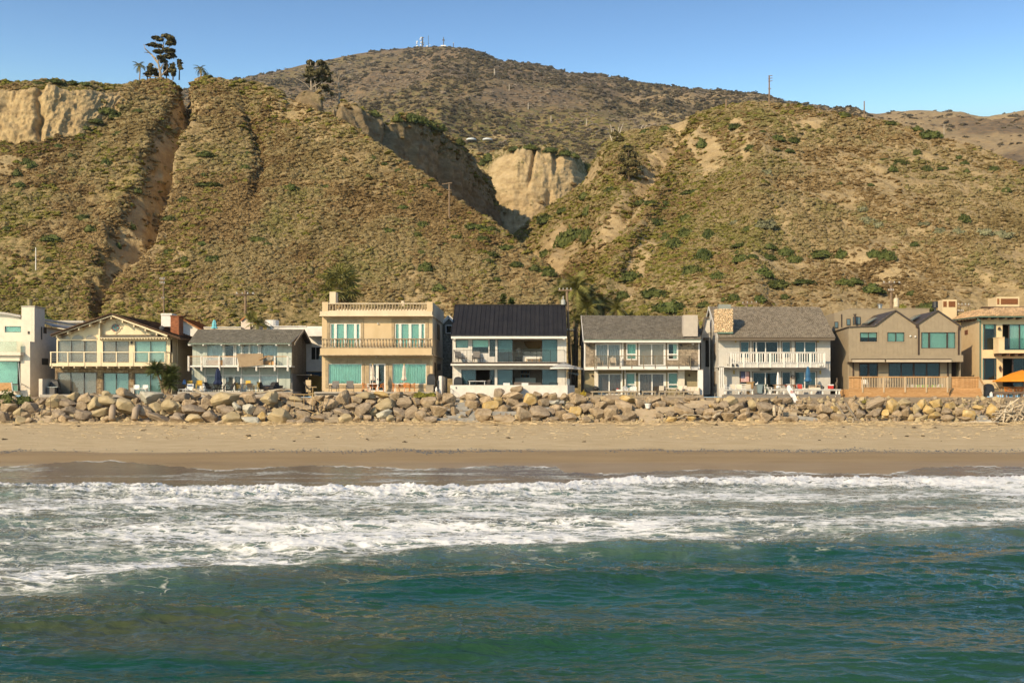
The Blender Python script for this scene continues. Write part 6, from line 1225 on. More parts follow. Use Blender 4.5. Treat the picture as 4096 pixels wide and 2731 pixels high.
for i in range(9): f_ = (i + .5) / 9; p = Vector(e0).lerp(L0, f_) + Vector((0, 0, -.22)); MB().bar(p, p + Vector((1.0, .5, 0)), .12, .14).B('rafter_end', pl('dark_beam', (.07, .04, .025), .8), h)
q.box(750, 1340, 252, 268, 119.3, .3).B('ridge_board', pl('dark_beam', (.07, .04, .025), .8), h)
def vent_tower(x0, x1, y0, y1, Y, xs):
    c = q.box(x0, x1, y0, y1, Y, (x1 - x0) / q.k / 40).B('rooftop_vent', m_oc, h)
    for a, b in xs:
        q.box(a, b, y0 + 18, y0 + 78, Y - .01, .03).B('grille_opening', pl('rust_dark', (.10, .035, .015), .8), c)
        mb = MB(); n = max(3, int((b - a) / 12))
        for i in range(n): q.bar(a + (b - a) * i / n, y0 + 76, a + (b - a) * (i + 1) / n, y0 + 48, Y - .03, .035, mb); q.bar(a + (b - a) * (i + 1) / n, y0 + 76, a + (b - a) * i / n, y0 + 48, Y - .04, .035, mb); q.bar(a + (b - a) * i / n, y0 + 48, a + (b - a) * (i + 1) / n, y0 + 20, Y - .03, .035, mb); q.bar(a + (b - a) * (i + 1) / n, y0 + 48, a + (b - a) * i / n, y0 + 20, Y - .04, .035, mb)
        mb.B('clay_grille', pl('rust_clay', (.32, .13, .05), .8), c)
vent_tower(903, 1143, 150, 256, 120.5, [(912, 932), (950, 1128)]); vent_tower(340, 488, 178, 384, 126, [(348, 384), (404, 474)])
mb = MB(); c = q.w(943, 890, 115.8); mb.lathe((c[0], c[1], c[2] - .25), [(.02, -.12), (.09, 0), (.16, .3), (.05, .42), (.02, .5)], 6); mb.B('lantern', m_bronze, h)
q.po([(922, 490), (932, 464), (944, 464), (954, 490)], 115.75, .2).B('wall_lamp', m_bronze, h)
def bg(name, label, cat='house', loc=None): return tg(name, loc, label, cat)
q = z2; t = bg('white_rear_house', 'white flat-roofed modern house standing behind, between the mint and the beige house', loc=q.w(1200, 1140, 124))
q.wall(t, 'wall', m_white, 960, 1560, 457, 928, 124, [(1418, 1560, 668, 812)]); q.box(958, 1372, 453, 462, 123.9, 6).B('roof_coping', m_white, t); q.box(1372, 1545, 466, 560, 122.6, 1.38).B('upper_block', m_white, t); q.win(t, 1418, 1560, 668, 812, 124, [(1426, 1468), (1474, 1552)], m_white, 8, G_B, None); q.room(t, 970, 1555, 600, 900, 124, 2.5)
q.box(1375, 1560, 930, 990, 124.2, .4).B('lower_band', pl('deep_blue', (.03, .08, .14), .6), t); q.box(1395, 1560, 978, 1150, 123.4, .4).B('ochre_wall', pl('ochre_wall', (.40, .27, .08), .9), t)
mb = MB(); mb.lathe(q.w(1012, 457, 127), [(.78, 0), (.78, .62), (.7, .66)], 16); mb.B('round_tank', m_white, t)
t = tg('garden_wall', q.w(1390, 1140, 115), 'short beige stucco wall right of the mint house', 'wall'); q.box(1366, 1420, 1018, 1142, 115, .3).B('wall_body', m_beige, t)
q = z1; t = bg('tiled_rear_house', 'white house with orange clay tile roof peeking out between the gabled and the mint house', loc=q.w(1900, 700, 124)); q.box(1684, 1782, 338, 460, 123, 1.5).B('chimney', m_white, t); q.box(1680, 1796, 322, 340, 122.9, 1.7).B('chimney_cap', m_white, t)
q.po([(1740, 560), (1740, 465), (1890, 378), (2130, 505), (2130, 620), (1740, 620)], 125, .3).B('gable_wall', m_white, t)
A_, B_, C_ = q.w(1720, 472, 124.7), q.w(1885, 370, 124.7), q.w(2180, 530, 124.7)
for a, b in ((A_, B_), (B_, C_)): MB().slab(a, b, (b[0], 131, b[2]), (a[0], 131, a[2]), .15).B('roof_slope', m_clay, t)
for i in range(13): f_ = i / 13; p = Vector(B_).lerp(Vector(C_), f_); MB().bar((p.x, 124.5, p.z), Vector(p) + (Vector(C_) - Vector(B_)) / 14 + Vector((0, -.2, .03)), .22, .1).B('roof_tile', pl('orange_clay', (.40, .16, .06), .8), t)
shg(t, 'roof_tiling', C_, (C_[0], 131, C_[2]), (B_[0], 131, B_[2]), B_, 22, 14, pl('orange_clay', (.40, .16, .06), .8), .08, .1, 3)
q = z2; t = bg('pink_gable_house', 'small pale house with red tiled gable behind the utility pole and the mint house', loc=q.w(760, 500, 126)); q.po([(690, 500), (690, 400), (748, 345), (850, 430), (850, 500)], 126, 3).B('gable_wall', pl('pale_pink', (.70, .58, .48), .9), t)
for a, b in (((680, 392), (750, 335)), ((750, 335), (860, 430))): A_, B_ = q.w(*a, 125.8), q.w(*b, 125.8); MB().slab(A_, B_, (B_[0], 131, B_[2]), (A_[0], 131, A_[2]), .15).B('roof_slope', pl('orange_clay', (.40, .16, .06), .8), t)
t = bg('flat_roof_terrace', 'cream roof terrace parapet behind the mint house roof', 'parapet', q.w(500, 480, 125)); q.box(300, 690, 466, 520, 125, 5).B('parapet_wall', pl('cream_wall', (.66, .58, .44), .9), t); q.box(298, 692, 462, 468, 124.9, .4).B('coping', m_white, t)
q = z3; t = bg('grey_shingle_house', 'narrow grey shingled house with white-trimmed gable between the beige and the black-roofed house', loc=q.w(1330, 1040, 128))
q.po([(1282, 1040), (1282, 512), (1338, 455), (1385, 512), (1385, 1040)], 128, 4).B('wall', m_shing['grey_wall'], t)
for a, b in (((1272, 518), (1340, 445)), ((1340, 445), (1400, 512))): q.bar(*a, *b, 127.8, .3).B('bargeboard', m_white, t)
q.win(t, 1308, 1385, 530, 612, 127.6, 1, m_white, 7, G_B, 'shade', cmat=m_dark, depth=.3)
mb = MB(); r = random.Random(8)
for j in range(30):
    y = 620 + j * 13.5; x = 1284
    while x < 1384: b = min(x + r.uniform(8, 15), 1384); q.box(x, b - .8, y, y + 12.6, 127.97 - .03 * r.random(), .04, mb); x = b
me = mb.mesh('wall_shingle', m_shing['grey_wall'], WLOC[t], False); tone_attr(me, 0, 5, 6); tag(link_mesh('wall_shingle', me, t), kind='stuff')
t = bg('concrete_terrace', 'low grey concrete terrace edge below the beige balustrade house', 'terrace', q.w(600, 1185, 112.8)); q.box(40, 1240, 1174, 1190, 112.7, .3).B('terrace_edge', m_conc, t); MB().box(q.X(42, 113), q.X(1238, 113), 113.01, 116, GZ - .4, q.Z(1176, 113)).B('terrace_floor', m_conc, t)

q = z2; t = tg('stone_patio', q.w(700, 1150, 112.8), 'low concrete patio under the garden furniture of the mint house', 'patio'); MB().box(q.X(30, 113), q.X(1230, 113), 112.9, 117.1, GZ - .6, q.Z(1141, 113.5)).B('patio_floor', m_conc, t)
q = z1; t = tg('stone_patio', q.w(1200, 1175, 112.8), 'low concrete patio in front of the stone-veneered ground floor', 'patio'); MB().box(q.X(420, 113), q.X(1860, 113), 112.9, 116.4, GZ - .6, GZ + .02).B('patio_floor', m_conc, t)
SEG = [(215, 'modern house'), (735, 'gabled house'), (1255, 'mint house'), (1765, 'balustrade house'), (2300, 'black-roofed house'), (2810, 'wood shingle house'), (3350, 'grey beach house'), (3850, 'taupe house'), (9999, 'ochre villa')]
def seg(px): return next(n for a, n in SEG if px < a)
m_rk = {'t': M('tan_rock', [(.26, .19, .115), (.38, .285, .18), (.48, .375, .255)], scale=1.6, rnd=.14, bump=.9, bscale=7, bdist=.08, rough=.95, spec=.1),
        'g': M('grey_rock', [(.23, .175, .12), (.32, .25, .175), (.40, .32, .23)], scale=1.8, rnd=.14, bump=.9, bscale=7, bdist=.08, rough=.95, spec=.1),
        'o': M('olive_rock', [(.33, .26, .145), (.42, .33, .19), (.48, .39, .25)], scale=1.0, rnd=.1, bump=.35, bscale=4, rough=.9, spec=.15),
        'y': M('ochre_rock', [(.40, .27, .10), (.50, .35, .15), (.52, .41, .24)], scale=1.2, rnd=.1, bump=.6, bscale=6, rough=.95, spec=.1),
        'w': M('pale_rock', [(.37, .35, .28), (.46, .43, .34), (.54, .51, .43)], scale=1.2, rnd=.08, bump=.3, bscale=4, rough=.85, spec=.2)}
RKN = {'t': 'rough tan', 'g': 'rough grey', 'o': 'smooth olive-tan', 'y': 'ochre yellow', 'w': 'pale smooth'}
def rock_mesh(seed, rough):
    r = np.random.RandomState(seed); bm = bmesh.new(); bmesh.ops.create_icosphere(bm, subdivisions=4 if rough else 3, radius=1)
    n = r.normal(size=(13, 3)); n /= np.linalg.norm(n, axis=1, keepdims=True); d = .5 + .5 * r.rand(13)
    C = np.array([v.co for v in bm.verts]); dots = C @ n.T; rr = np.where(dots > .05, d / np.maximum(dots, .05), 9).min(1); rr = np.minimum(rr, 1.2)
    q = C * rr[:, None]
    rr = rr + (.05 if rough else .015) * fbm(q[:, 0] * 2.4 + seed, q[:, 1] * 2.4, q[:, 2] * 2.4, 4, .65) + (.025 * ridge(q[:, 0] * 4 + seed, q[:, 1] * 4, q[:, 2] * 4, 3) if rough else 0)
    q = C * rr[:, None]; q /= np.abs(q).max(0)
    for v, c in zip(bm.verts, q): v.co = c
    me = bpy.data.meshes.new('boulder'); bm.to_mesh(me); bm.free()
    return me
RM = {}
for k in 'tgoyw':
    RM[k] = []
    for i in range(9 if k in 'tg' else 6): me = rock_mesh(100 + i + 37 * ord(k), k in 'tgy'); me.materials.append(m_rk[k]); RM[k].append(me)
def yrock(sy): return float(np.interp(sy, [1585, 1700], [112.0, 105.2]))
ROCKS = [
 (z1, [(30,1245,110,90,'t'),(75,1305,190,120,'t'),(180,1235,140,80,'t'),(190,1360,105,90,'o'),(320,1310,190,130,'g'),(35,1410,140,130,'g'),(215,1440,140,80,'o'),(262,1385,100,70,'t'),(300,1440,90,70,'t'),(590,1235,230,140,'o'),(745,1205,160,100,'o'),(690,1268,180,90,'g'),(890,1215,150,110,'t'),(845,1290,130,130,'t'),(710,1345,170,100,'g'),(600,1385,140,100,'g'),(690,1415,170,85,'t'),(875,1380,165,130,'g'),(975,1185,120,90,'t'),(1000,1270,140,150,'o'),(1110,1180,140,95,'o'),(1150,1250,225,130,'o'),(1045,1362,215,100,'o'),(1310,1165,220,105,'t'),(1310,1310,290,185,'o'),(1290,1245,180,70,'g'),(1572,1195,230,150,'w'),(1505,1340,160,150,'t'),(1632,1305,150,112,'o'),(1690,1250,130,75,'g'),(1805,1300,200,155,'o'),(1755,1195,120,90,'t'),(1630,1400,300,95,'g'),(1850,1415,170,95,'g'),(430,1255,110,60,'g'),(1120,1420,120,60,'t'),(480,1360,110,80,'t'),(760,1455,120,50,'g')]),
 (z2, [(80,1210,200,105,'g'),(210,1182,110,80,'t'),(330,1235,200,150,'t'),(150,1265,160,90,'t'),(170,1335,250,115,'g'),(290,1300,120,80,'t'),(540,1228,280,170,'o'),(765,1200,170,130,'t'),(1005,1225,230,170,'o'),(1155,1185,160,110,'g'),(20,1310,110,130,'o'),(360,1385,165,145,'g'),(190,1422,200,95,'o'),(35,1400,120,95,'g'),(470,1315,130,100,'t'),(555,1350,170,115,'g'),(645,1300,95,95,'w'),(765,1320,148,132,'w'),(600,1412,215,135,'o'),(750,1405,130,60,'y'),(885,1330,140,130,'g'),(785,1445,205,90,'w'),(912,1410,95,125,'y'),(1110,1400,265,160,'o'),(1010,1392,80,100,'w'),(1320,1385,190,145,'t'),(1350,1450,140,85,'g'),(1280,1225,165,75,'o'),(1450,1240,130,95,'t'),(1210,1462,130,60,'g'),(430,1265,100,90,'g'),(680,1270,90,90,'t'),(660,1370,90,80,'t'),(1180,1300,110,80,'t')]),
 (z3, [(75,1240,120,90,'t'),(170,1228,130,85,'t'),(190,1290,150,110,'t'),(325,1235,150,140,'t'),(390,1192,120,60,'t'),(440,1250,120,85,'t'),(405,1325,130,90,'t'),(545,1218,200,85,'o'),(520,1340,155,165,'g'),(585,1275,100,62,'t'),(705,1203,160,62,'y'),(845,1215,150,92,'t'),(740,1298,225,125,'o'),(625,1368,92,80,'o'),(712,1395,145,105,'w'),(768,1428,90,65,'o'),(850,1372,160,112,'g'),(905,1280,160,120,'g'),(950,1195,85,45,'t'),(1030,1282,138,105,'t'),(980,1380,150,135,'g'),(1070,1390,112,125,'t'),(1150,1272,165,135,'t'),(1090,1355,90,70,'t'),(1000,1195,80,60,'t'),(560,1420,110,62,'t'),(340,1430,150,90,'o'),(290,1368,170,95,'g'),(1245,1215,80,95,'t'),(1335,1240,140,110,'t'),(1240,1345,185,130,'t'),(1170,1440,150,95,'g'),(1350,1310,110,70,'t'),(470,1432,110,62,'t'),(90,1430,170,75,'t'),(650,1330,90,60,'g'),(200,1400,80,60,'g')]),
 (z4, [(205,1350,100,100,'t'),(390,1190,130,112,'t'),(300,1205,80,72,'t'),(500,1190,125,65,'t'),(410,1270,185,122,'t'),(560,1232,175,110,'t'),(665,1165,122,112,'g'),(655,1235,95,82,'y'),(835,1118,165,82,'t'),(810,1185,215,92,'t'),(590,1290,180,112,'y'),(515,1380,200,175,'t'),(742,1310,172,95,'t'),(800,1245,145,85,'t'),(890,1300,165,85,'t'),(985,1225,175,132,'y'),(1065,1180,115,75,'t'),(1130,1252,130,112,'t'),(1160,1190,92,75,'t'),(925,1385,230,165,'t'),(700,1430,280,120,'t'),(1080,1372,220,160,'g'),(1245,1190,122,102,'t'),(1345,1205,92,92,'t'),(1415,1190,112,92,'t'),(1250,1258,150,65,'w'),(1500,1225,155,122,'t'),(1390,1285,122,85,'t'),(1262,1312,112,85,'t'),(1215,1360,92,92,'g'),(1330,1372,132,122,'t'),(1470,1350,132,112,'y'),(1230,1430,132,75,'t'),(1415,1420,145,75,'t'),(1550,1318,90,110,'g'),(1040,1432,110,62,'t'),(180,1455,120,62,'g'),(350,1360,90,70,'t')]),
 (z5, [(230,1312,175,132,'g'),(310,1228,125,72,'t'),(155,1215,190,100,'t'),(370,1282,132,105,'t'),(480,1222,182,115,'t'),(645,1218,220,95,'y'),(622,1290,190,152,'t'),(340,1365,172,132,'t'),(480,1352,152,152,'t'),(670,1390,155,122,'t'),(695,1300,85,92,'t'),(780,1262,132,122,'t'),(590,1425,170,95,'t'),(920,1230,165,85,'t'),(975,1272,152,92,'t'),(1065,1232,132,85,'t'),(1140,1255,132,72,'t'),(1205,1245,130,65,'g'),(1320,1212,142,65,'t'),(1255,1332,222,135,'t'),(1095,1372,95,85,'g'),(975,1375,115,85,'t'),(1110,1430,122,72,'y'),(1330,1412,102,92,'y'),(1220,1428,95,55,'t'),(1410,1352,122,75,'g'),(1505,1350,132,92,'t'),(1470,1305,75,62,'g'),(1540,1290,80,62,'y'),(1485,1412,112,62,'t'),(200,1432,132,82,'t'),(420,1440,125,62,'t'),(40,1400,130,90,'t')]),
 (z6, [(225,1290,150,72,'t'),(300,1282,112,85,'g'),(355,1240,172,102,'o'),(480,1240,112,85,'g'),(450,1302,182,105,'g'),(570,1225,82,62,'t'),(530,1340,112,85,'t'),(605,1290,108,132,'o'),(725,1310,192,122,'g'),(710,1385,192,105,'t'),(520,1390,172,95,'t'),(340,1390,152,112,'t'),(200,1362,152,75,'t'),(245,1385,92,62,'g'),(880,1230,115,65,'t'),(985,1230,105,65,'g'),(740,1232,140,55,'t'),(745,1428,152,62,'t'),(900,1425,132,62,'t'),(950,1425,102,92,'t'),(1020,1422,112,85,'t'),(1330,1310,200,140,'t'),(1210,1290,150,80,'t'),(1455,1330,92,72,'y'),(1340,1405,110,85,'t'),(1490,1410,142,112,'t'),(1050,1350,160,75,'t'),(1245,1392,92,62,'g'),(1330,1445,95,50,'t'),(625,1412,92,62,'g'),(870,1330,100,80,'g'),(1130,1290,110,60,'t')]),
 (z7, [(370,1285,162,105,'t'),(560,1270,212,115,'g'),(745,1295,162,152,'y'),(900,1265,182,92,'o'),(1060,1272,122,112,'y'),(1225,1270,172,112,'y'),(1365,1295,122,85,'y'),(1015,1330,90,132,'o'),(900,1352,132,112,'t'),(590,1368,152,95,'g'),(420,1372,132,105,'g'),(690,1372,92,92,'y'),(958,1330,65,55,'y'),(1130,1335,132,112,'y'),(1232,1340,82,82,'t'),(1190,1396,142,85,'y'),(1310,1362,132,102,'t'),(1450,1352,122,112,'t'),(1330,1412,132,75,'t'),(1065,1412,155,45,'o'),(800,1375,102,75,'t'),(1020,1385,112,85,'g'),(490,1395,102,62,'t'),(1550,1385,132,112,'y'),(760,1400,90,50,'t'),(860,1300,90,50,'t')]),
 (z8, [(720,1310,122,62,'y'),(855,1350,172,162,'y'),(640,1340,90,50,'t'),(575,1420,130,50,'t'),(1010,1330,120,90,'t'),(950,1300,110,70,'t')])]
RL = []
for qq, lst in ROCKS:
    for (x, y, w_, h_, c) in lst:
        sx, sy = qq.p(x, y); RL.append((sx, sy, w_ / qq.k, h_ / qq.k, c))
RL.sort(key=lambda a: a[0]); cnt = {}
rr = random.Random(77)
for sx, sy, w_, h_, c in RL:
    Y = yrock(sy + h_ * .45); row = 'top' if sy < 1610 else ('middle' if sy < 1650 else 'bottom'); size = 'large' if w_ * h_ > 3300 else ('small' if w_ * h_ < 1300 else '')
    key = (seg(sx), row, size, c); cnt[key] = cnt.get(key, 0) + 1; k = cnt[key]
    lab = f"{ORD[k - 1]} {size + ' ' if size else ''}{RKN[c]} boulder from left in {row} row below the {seg(sx)}"
    o = link_mesh('boulder', rr.choice(RM[c])); sxm = w_ * Y / F / 2; szm = h_ * Y / F / 2
    o.location = (WX(sx, Y), Y, WZ(sy, Y)); o.scale = (sxm * 1.1, max(sxm, szm) * rr.uniform(.8, 1.0), szm * 1.1); o.rotation_euler = (rr.uniform(-.12, .12), rr.uniform(-.25, .25), rr.choice((0, math.pi)) + rr.uniform(-.3, .3))
    tag(o, lab, 'boulder', 'boulders of the sea wall')
u = np.arange(-300, 4460, 8.); vv = np.linspace(0, 1, 26); U, V = np.meshgrid(u, vv); Yg = 106.3 + V * 7; X = (U - CX) * Yg / F
Z = 1.75 + V ** .9 * 2.75 + .25 * fbm(X * .6, Yg * .6, 4.) - .25
tag(link_mesh('embankment', grid_mesh('embankment', np.stack([X, Yg, Z], -1), len(u), 26, M('embankment_soil', [(.09, .065, .04), (.17, .125, .08)], scale=2, bump=.5))), kind='structure')
pr = [proto_ for proto_ in []]
rub = []
for k in 'tgo':
    o = bpy.data.objects.new('rubble_rock', RM[k][0]); rub.append(o)
n = 2600; uu = NP.uniform(-60, 4160, n); v = NP.rand(n); Yg = 105.6 + v * 6.6; X = (uu - CX) * Yg / F
scatter('rubble', np.c_[X, Yg, 2.15 + v ** .9 * 2.35 + .1 * NP.rand(n)], .12 + .26 * NP.rand(n) ** 1.5, rub)
def steps(name, lab, q, pts, wd, mat, Y0, Y1, depth=.7, h=.24):
    t = tg(name, q.w(*pts[0], Y0), lab, 'stairs'); n = len(pts)
    for i, (x, y) in enumerate(pts): Y = Y0 + (Y1 - Y0) * i / max(1, n - 1); p = q.w(x, y, Y); MB().box(p[0], p[0] + wd[i % len(wd)], Y, Y + (depth if isinstance(depth, (int, float)) else 1), p[2] - h * 1.6, p[2]).B('step', mat, t)
    return t
m_scon = M('sandy_concrete', [(.36, .28, .19), (.46, .37, .26)], scale=2, bump=.2); m_gcon = M('grey_concrete', [(.25, .24, .22), (.36, .34, .31)], scale=1.5, bump=.15)
t = steps('concrete_stairs', 'sandy concrete stairs with rusty pipe handrail below the gabled house', z1, [(262 + i * 24, 1466 - i * 25) for i in range(10)], [2.0], m_scon, 105.2, 111, .9)
mb = MB()
for (a, b, c, d) in ((338, 1485, 338, 1370), (433, 1412, 433, 1290), (528, 1340, 528, 1212), (622, 1305, 622, 1195), (408, 1280, 408, 1190)): z1.bar(a, b, c, d, 106 + (a - 338) / 90, .04, mb)
for (a, b, c, d) in ((338, 1372, 433, 1292), (433, 1292, 530, 1200), (530, 1200, 640, 1194), (360, 1190, 410, 1192)): z1.bar(a, b, c, d, 106.5 + (a - 338) / 90, .04, mb)
mb.B('handrail', pl('rusty_pipe', (.17, .12, .08), .8), t)
t = steps('wooden_stairs', 'old timber stairs with thin tan pipe rails between the mint and balustrade houses', z2, [(1560 - i * 4, 1430 - i * 26) if i < 4 else (1480 - i * 45, 1360 - i * 16) for i in range(9)], [1.3, 1.5], m_oldw, 105.4, 110.5, 1.0, .16)
mb = MB()
for x, y0, y1 in ((1247, 1170, 1290), (1347, 1165, 1300), (1435, 1170, 1330), (1515, 1230, 1380), (1443, 1370, 1490), (1395, 1440, 1500), (1440, 1090, 1200)): z2.bar(x, y1, x, y0, 107.2, .045, mb)
for a, b, c, d in ((1225, 1166, 1400, 1170), (1400, 1170, 1530, 1262), (1290, 1293, 1460, 1365), (1388, 1445, 1450, 1380), (1425, 1092, 1480, 1092)): z2.bar(a, b, c, d, 107.2, .055, mb)
mb.B('handrail', pl('tan_pipe', (.48, .33, .16), .8), t)
t = steps('grey_stairs', 'modern grey concrete steps zigzagging down left of the black-roofed house', z4, [(205 + i * 3, 1205 + i * 23) for i in range(5)][::-1], [1.1], m_gcon, 108.6, 111.6, .7)
for (x0, x1, y0, y1, Y) in ((130, 395, 1318, 1340, 108.2), (255, 440, 1345, 1440, 107.4), (222, 320, 1370, 1410, 107.1), (118, 262, 1390, 1412, 106.8), (15, 415, 1415, 1465, 105.8), (350, 490, 1440, 1464, 105.5), (600, 860, 1345, 1388, 107.6), (1085, 1200, 1302, 1340, 108.4), (1180, 1350, 1230, 1260, 109.5)): z4.box(x0, x1, y0, y1, Y, .9).B('landing', m_gcon, t)
t = steps('pale_stairs', 'pale stacked concrete steps in front of the wood shingle house', z5, [(835, 1462), (840, 1440), (830, 1420), (775, 1400), (740, 1378), (722, 1358), (722, 1340), (722, 1320)], [1.25, 1.25, 1.3, 1.6, 2.0, 2.2, 2.2, 2.2], m_scon, 105.3, 108.2, .6, .16)
z5.box(950, 1190, 1298, 1360, 107.8, 1.4).B('landing', m_scon, t); z5.box(1250, 1530, 1262, 1312, 109, 1.4).B('landing', m_scon, t); z5.box(1310, 1560, 1232, 1262, 110.2, 1.2).B('landing', m_scon, t)
t = steps('broken_stairs', 'broken concrete steps half buried below the grey beach house', z6, [(1065, 1455), (1060, 1432), (920, 1352), (925, 1330), (930, 1312), (1050, 1285)], [2.2, 1.9, 1.3, 1.3, 1.3, 1.4], m_scon, 105.3, 109.5, .9)
z6.po([(985, 1380), (1255, 1408), (1290, 1425), (1275, 1450), (1070, 1425)], 106, .35).B('fallen_slab', m_gcon, t)
t = steps('grey_steps', 'three grey concrete steps between boulders below the ochre villa', z8, [(712, 1430), (700, 1405), (690, 1385)], [1.2, 1.0, .9], m_gcon, 105.6, 107, .8)
t = tg('wooden_ladder', z7.w(300, 1440, 106), 'weathered wooden ladder leaning on the boulders left of the taupe house', 'ladder')
for a, b, c, d in ((168, 1255, 290, 1448), (265, 1255, 385, 1440)): mb = MB(); mb.bar(z7.w(a, b, 108.6), z7.w(c, d, 105.4), .14, .07); mb.B('stringer', m_oldw, t)
for i in range(4): f_ = (i + .6) / 4.3; Y = 108.6 - 3.2 * f_; z7.box(168 + 122 * f_, 270 + 122 * f_, 1255 + 190 * f_, 1265 + 190 * f_, Y, .22).B('rung', m_oldw, t)
for i, (x, y0, y1) in enumerate(((1168, 1325, 1432), (1405, 1330, 1430))):
    mb = MB(); a = z1.w(x, y1, 105.6); b = z1.w(x + (14 if i else 8), y0, 106.1); mb.tube([a, b, (b[0] - (.0 if i else .25) + .1, b[1] + .6, b[2] + .25)], [.3, .3, .28], 14); mb.sm = True; tag(mb.B('drain_pipe', pl('pipe_concrete', (.40, .31, .22), .9)), ('left' if i == 0 else 'right') + ' of two upright concrete drain pipes below the gabled house', 'pipe', 'drain pipes')
m_dw = M('driftwood', [(.32, .25, .17), (.45, .37, .26), (.56, .48, .36)], scale=3, stretch=(1, 1, 1), rnd=.2, bump=.4)
def log(q, pts, r0, r1, lab, Y, grp='driftwood logs'):
    P_ = [Vector(q.w(x, y, Y + (dy if dy else 0))) for x, y, dy in pts]; fine = []
    for a, b in zip(P_, P_[1:]):
        for k in range(4): fine.append(a.lerp(b, k / 4) + Vector([R.uniform(-1, 1) * r0 * .35 for _ in range(3)]))
    fine.append(P_[-1]); n = len(fine); mb = MB(); mb.tube(fine, [(r0 + (r1 - r0) * i / (n - 1)) * R.uniform(.85, 1.15) for i in range(n)], 7); mb.sm = True
    tag(mb.B('driftwood_log', m_dw), lab, 'driftwood', grp)
log(z1, [(855, 1528, 0), (920, 1508, .1), (1200, 1512, .3), (1520, 1486, .5)], .16, .05, 'long pale driftwood log lying on the sand below the gabled house', 103.6)
log(z1, [(890, 1498, 0), (905, 1530, -.2)], .07, .05, 'short forked stub at the root end of the long sand log', 103.5)
log(z2, [(185, 1112, 1), (300, 1160, .5), (435, 1203, 0)], .13, .12, 'sloping pale log lying on boulders at the left of the mint house patio', 110.6)
log(z2, [(580, 1162, 0), (850, 1155, 0), (1150, 1108, .3)], .12, .1, 'longest grey log along the top boulders before the mint house', 111)
log(z2, [(980, 1135, .3), (1180, 1118, .3), (1235, 1128, .3)], .12, .09, 'shorter grey log at the right end of the mint house patio edge', 111.4)
log(z2, [(430, 1480, 0), (500, 1440, .3), (550, 1405, .5)], .13, .08, 'dark bent log leaning between bottom boulders below the mint house', 105.2)
log(z4, [(930, 1535, 0), (1080, 1522, .1), (1195, 1440, 1.0)], .04, .06, 'thin curved branch on the sand below the black-roofed house', 104.2)
log(z4, [(1440, 1485, 0), (1568, 1495, 0)], .1, .09, 'short dark log on the sand between the black-roofed and shingle houses', 104.2)
log(z5, [(80, 1490, 0), (320, 1500, 0)], .08, .07, 'dark thin log lying on sand left below the shingle house', 104)
log(z6, [(826, 1400, 0), (826, 1280, .2)], .17, .14, 'upright thick grey stump, left of three below the beach house', 106); log(z6, [(868, 1415, 0), (885, 1300, .2)], .1, .1, 'upright thin dark stick, middle of three below the beach house', 106); log(z6, [(890, 1415, 0), (900, 1340, 0), (925, 1300, .2)], .17, .12, 'upright forked grey stump, right of three below the beach house', 106)
log(z6, [(190, 1410, 0), (270, 1355, .4)], .16, .12, 'pale broken log wedged in boulders at left of the beach house', 106)
log(z5, [(1170, 1420, 0), (1250, 1380, 0), (1400, 1385, .2), (1500, 1420, 0)], .07, .05, 'thin arched grey branch over boulders right below the shingle house', 105.6)
log(z8, [(400, 1480, 0), (600, 1460, .2), (930, 1462, .3)], .13, .1, 'long weathered log on the sand below the ochre villa steps', 104.6); log(z7, [(345, 1475, 0), (345, 1415, .1)], .1, .09, 'short upright post standing at the foot of the wooden ladder', 104.9)
t = tg('driftwood_pile', z8.w(1050, 1450, 105.5), 'tall heap of grey driftwood sticks at the right edge below the ochre villa', 'driftwood pile')
r = random.Random(5)
for i in range(130):
    f_ = r.random(); x = r.uniform(900 + 60 * (1 - f_), 1230); y = 1448 - f_ * r.uniform(60, 215) * (1 if x > 960 else .5); a = r.choice((r.uniform(-.6, .5), r.uniform(-.2, 1.4))); L = r.uniform(.4, 1.7); p = Vector(z8.w(x, y, 105.3 + r.random() * 1.6)); d = Vector((math.cos(a), r.uniform(-.4, .4), math.sin(a))) * L / 2
    mb = MB(); mb.tube([p - d, p + d * .2 + Vector((0, 0, r.uniform(-.05, .05))), p + d], [r.uniform(.03, .09)] * 3, 5); mb.B('stick', m_dw, t)
mb = MB(); r = random.Random(15)
for i in range(8000):
    sx = r.uniform(-80, 4180); w_ = 12 + 12 * float(vnoise(sx / 170., 3.)); dens = .35 if sx < 250 else 1
    if r.random() > dens * (.6 + .4 * float(vnoise(sx / 60., 7.))): continue
    sy = 1702 + r.gauss(-2, 7) if r.random() < .66 else r.uniform(1700, 1775); Y = float(np.interp(sy, [1680, 1696, 1770], [106, 104.9, 90.8])); L = r.uniform(.1, .75) * (1 if sy < 1720 else .5); a = r.gauss(0, .35); x = WX(sx, Y); z = float(zsand(np.array(x), np.array(Y))) + .03 + (r.random() * .22 if sy < 1712 else 0)
    th = r.uniform(.01, .04); d = Vector((math.cos(a), r.uniform(-.5, .5), r.uniform(-.12, .12))) * L / 2; mb.bar(Vector((x, Y, z)) - d, Vector((x, Y, z)) + d, th)
me = mb.mesh('driftwood_litter', M('straw_driftwood', [(.40, .30, .17), (.56, .44, .27)], attr='tone', rnd=.45), fix=False); tone_attr(me, 0, 2, 6); tag(link_mesh('driftwood_litter', me), kind='stuff')
kelp = []
for i in range(3): kelp.append(proto(leafy(60, 1, .35, .18, .4, 300 + i), 'kelp_clump', pl('dark_kelp', (.06, .04, .02), .8)))
n = 70; uu = NP.uniform(0, 4096, n); Yg = NP.uniform(88, 104, n); X = (uu - CX) * Yg / F; scatter('kelp_wrack', np.c_[X, Yg, zsand(X, Yg) + .01], .05 + .22 * NP.rand(n) ** 3, kelp)
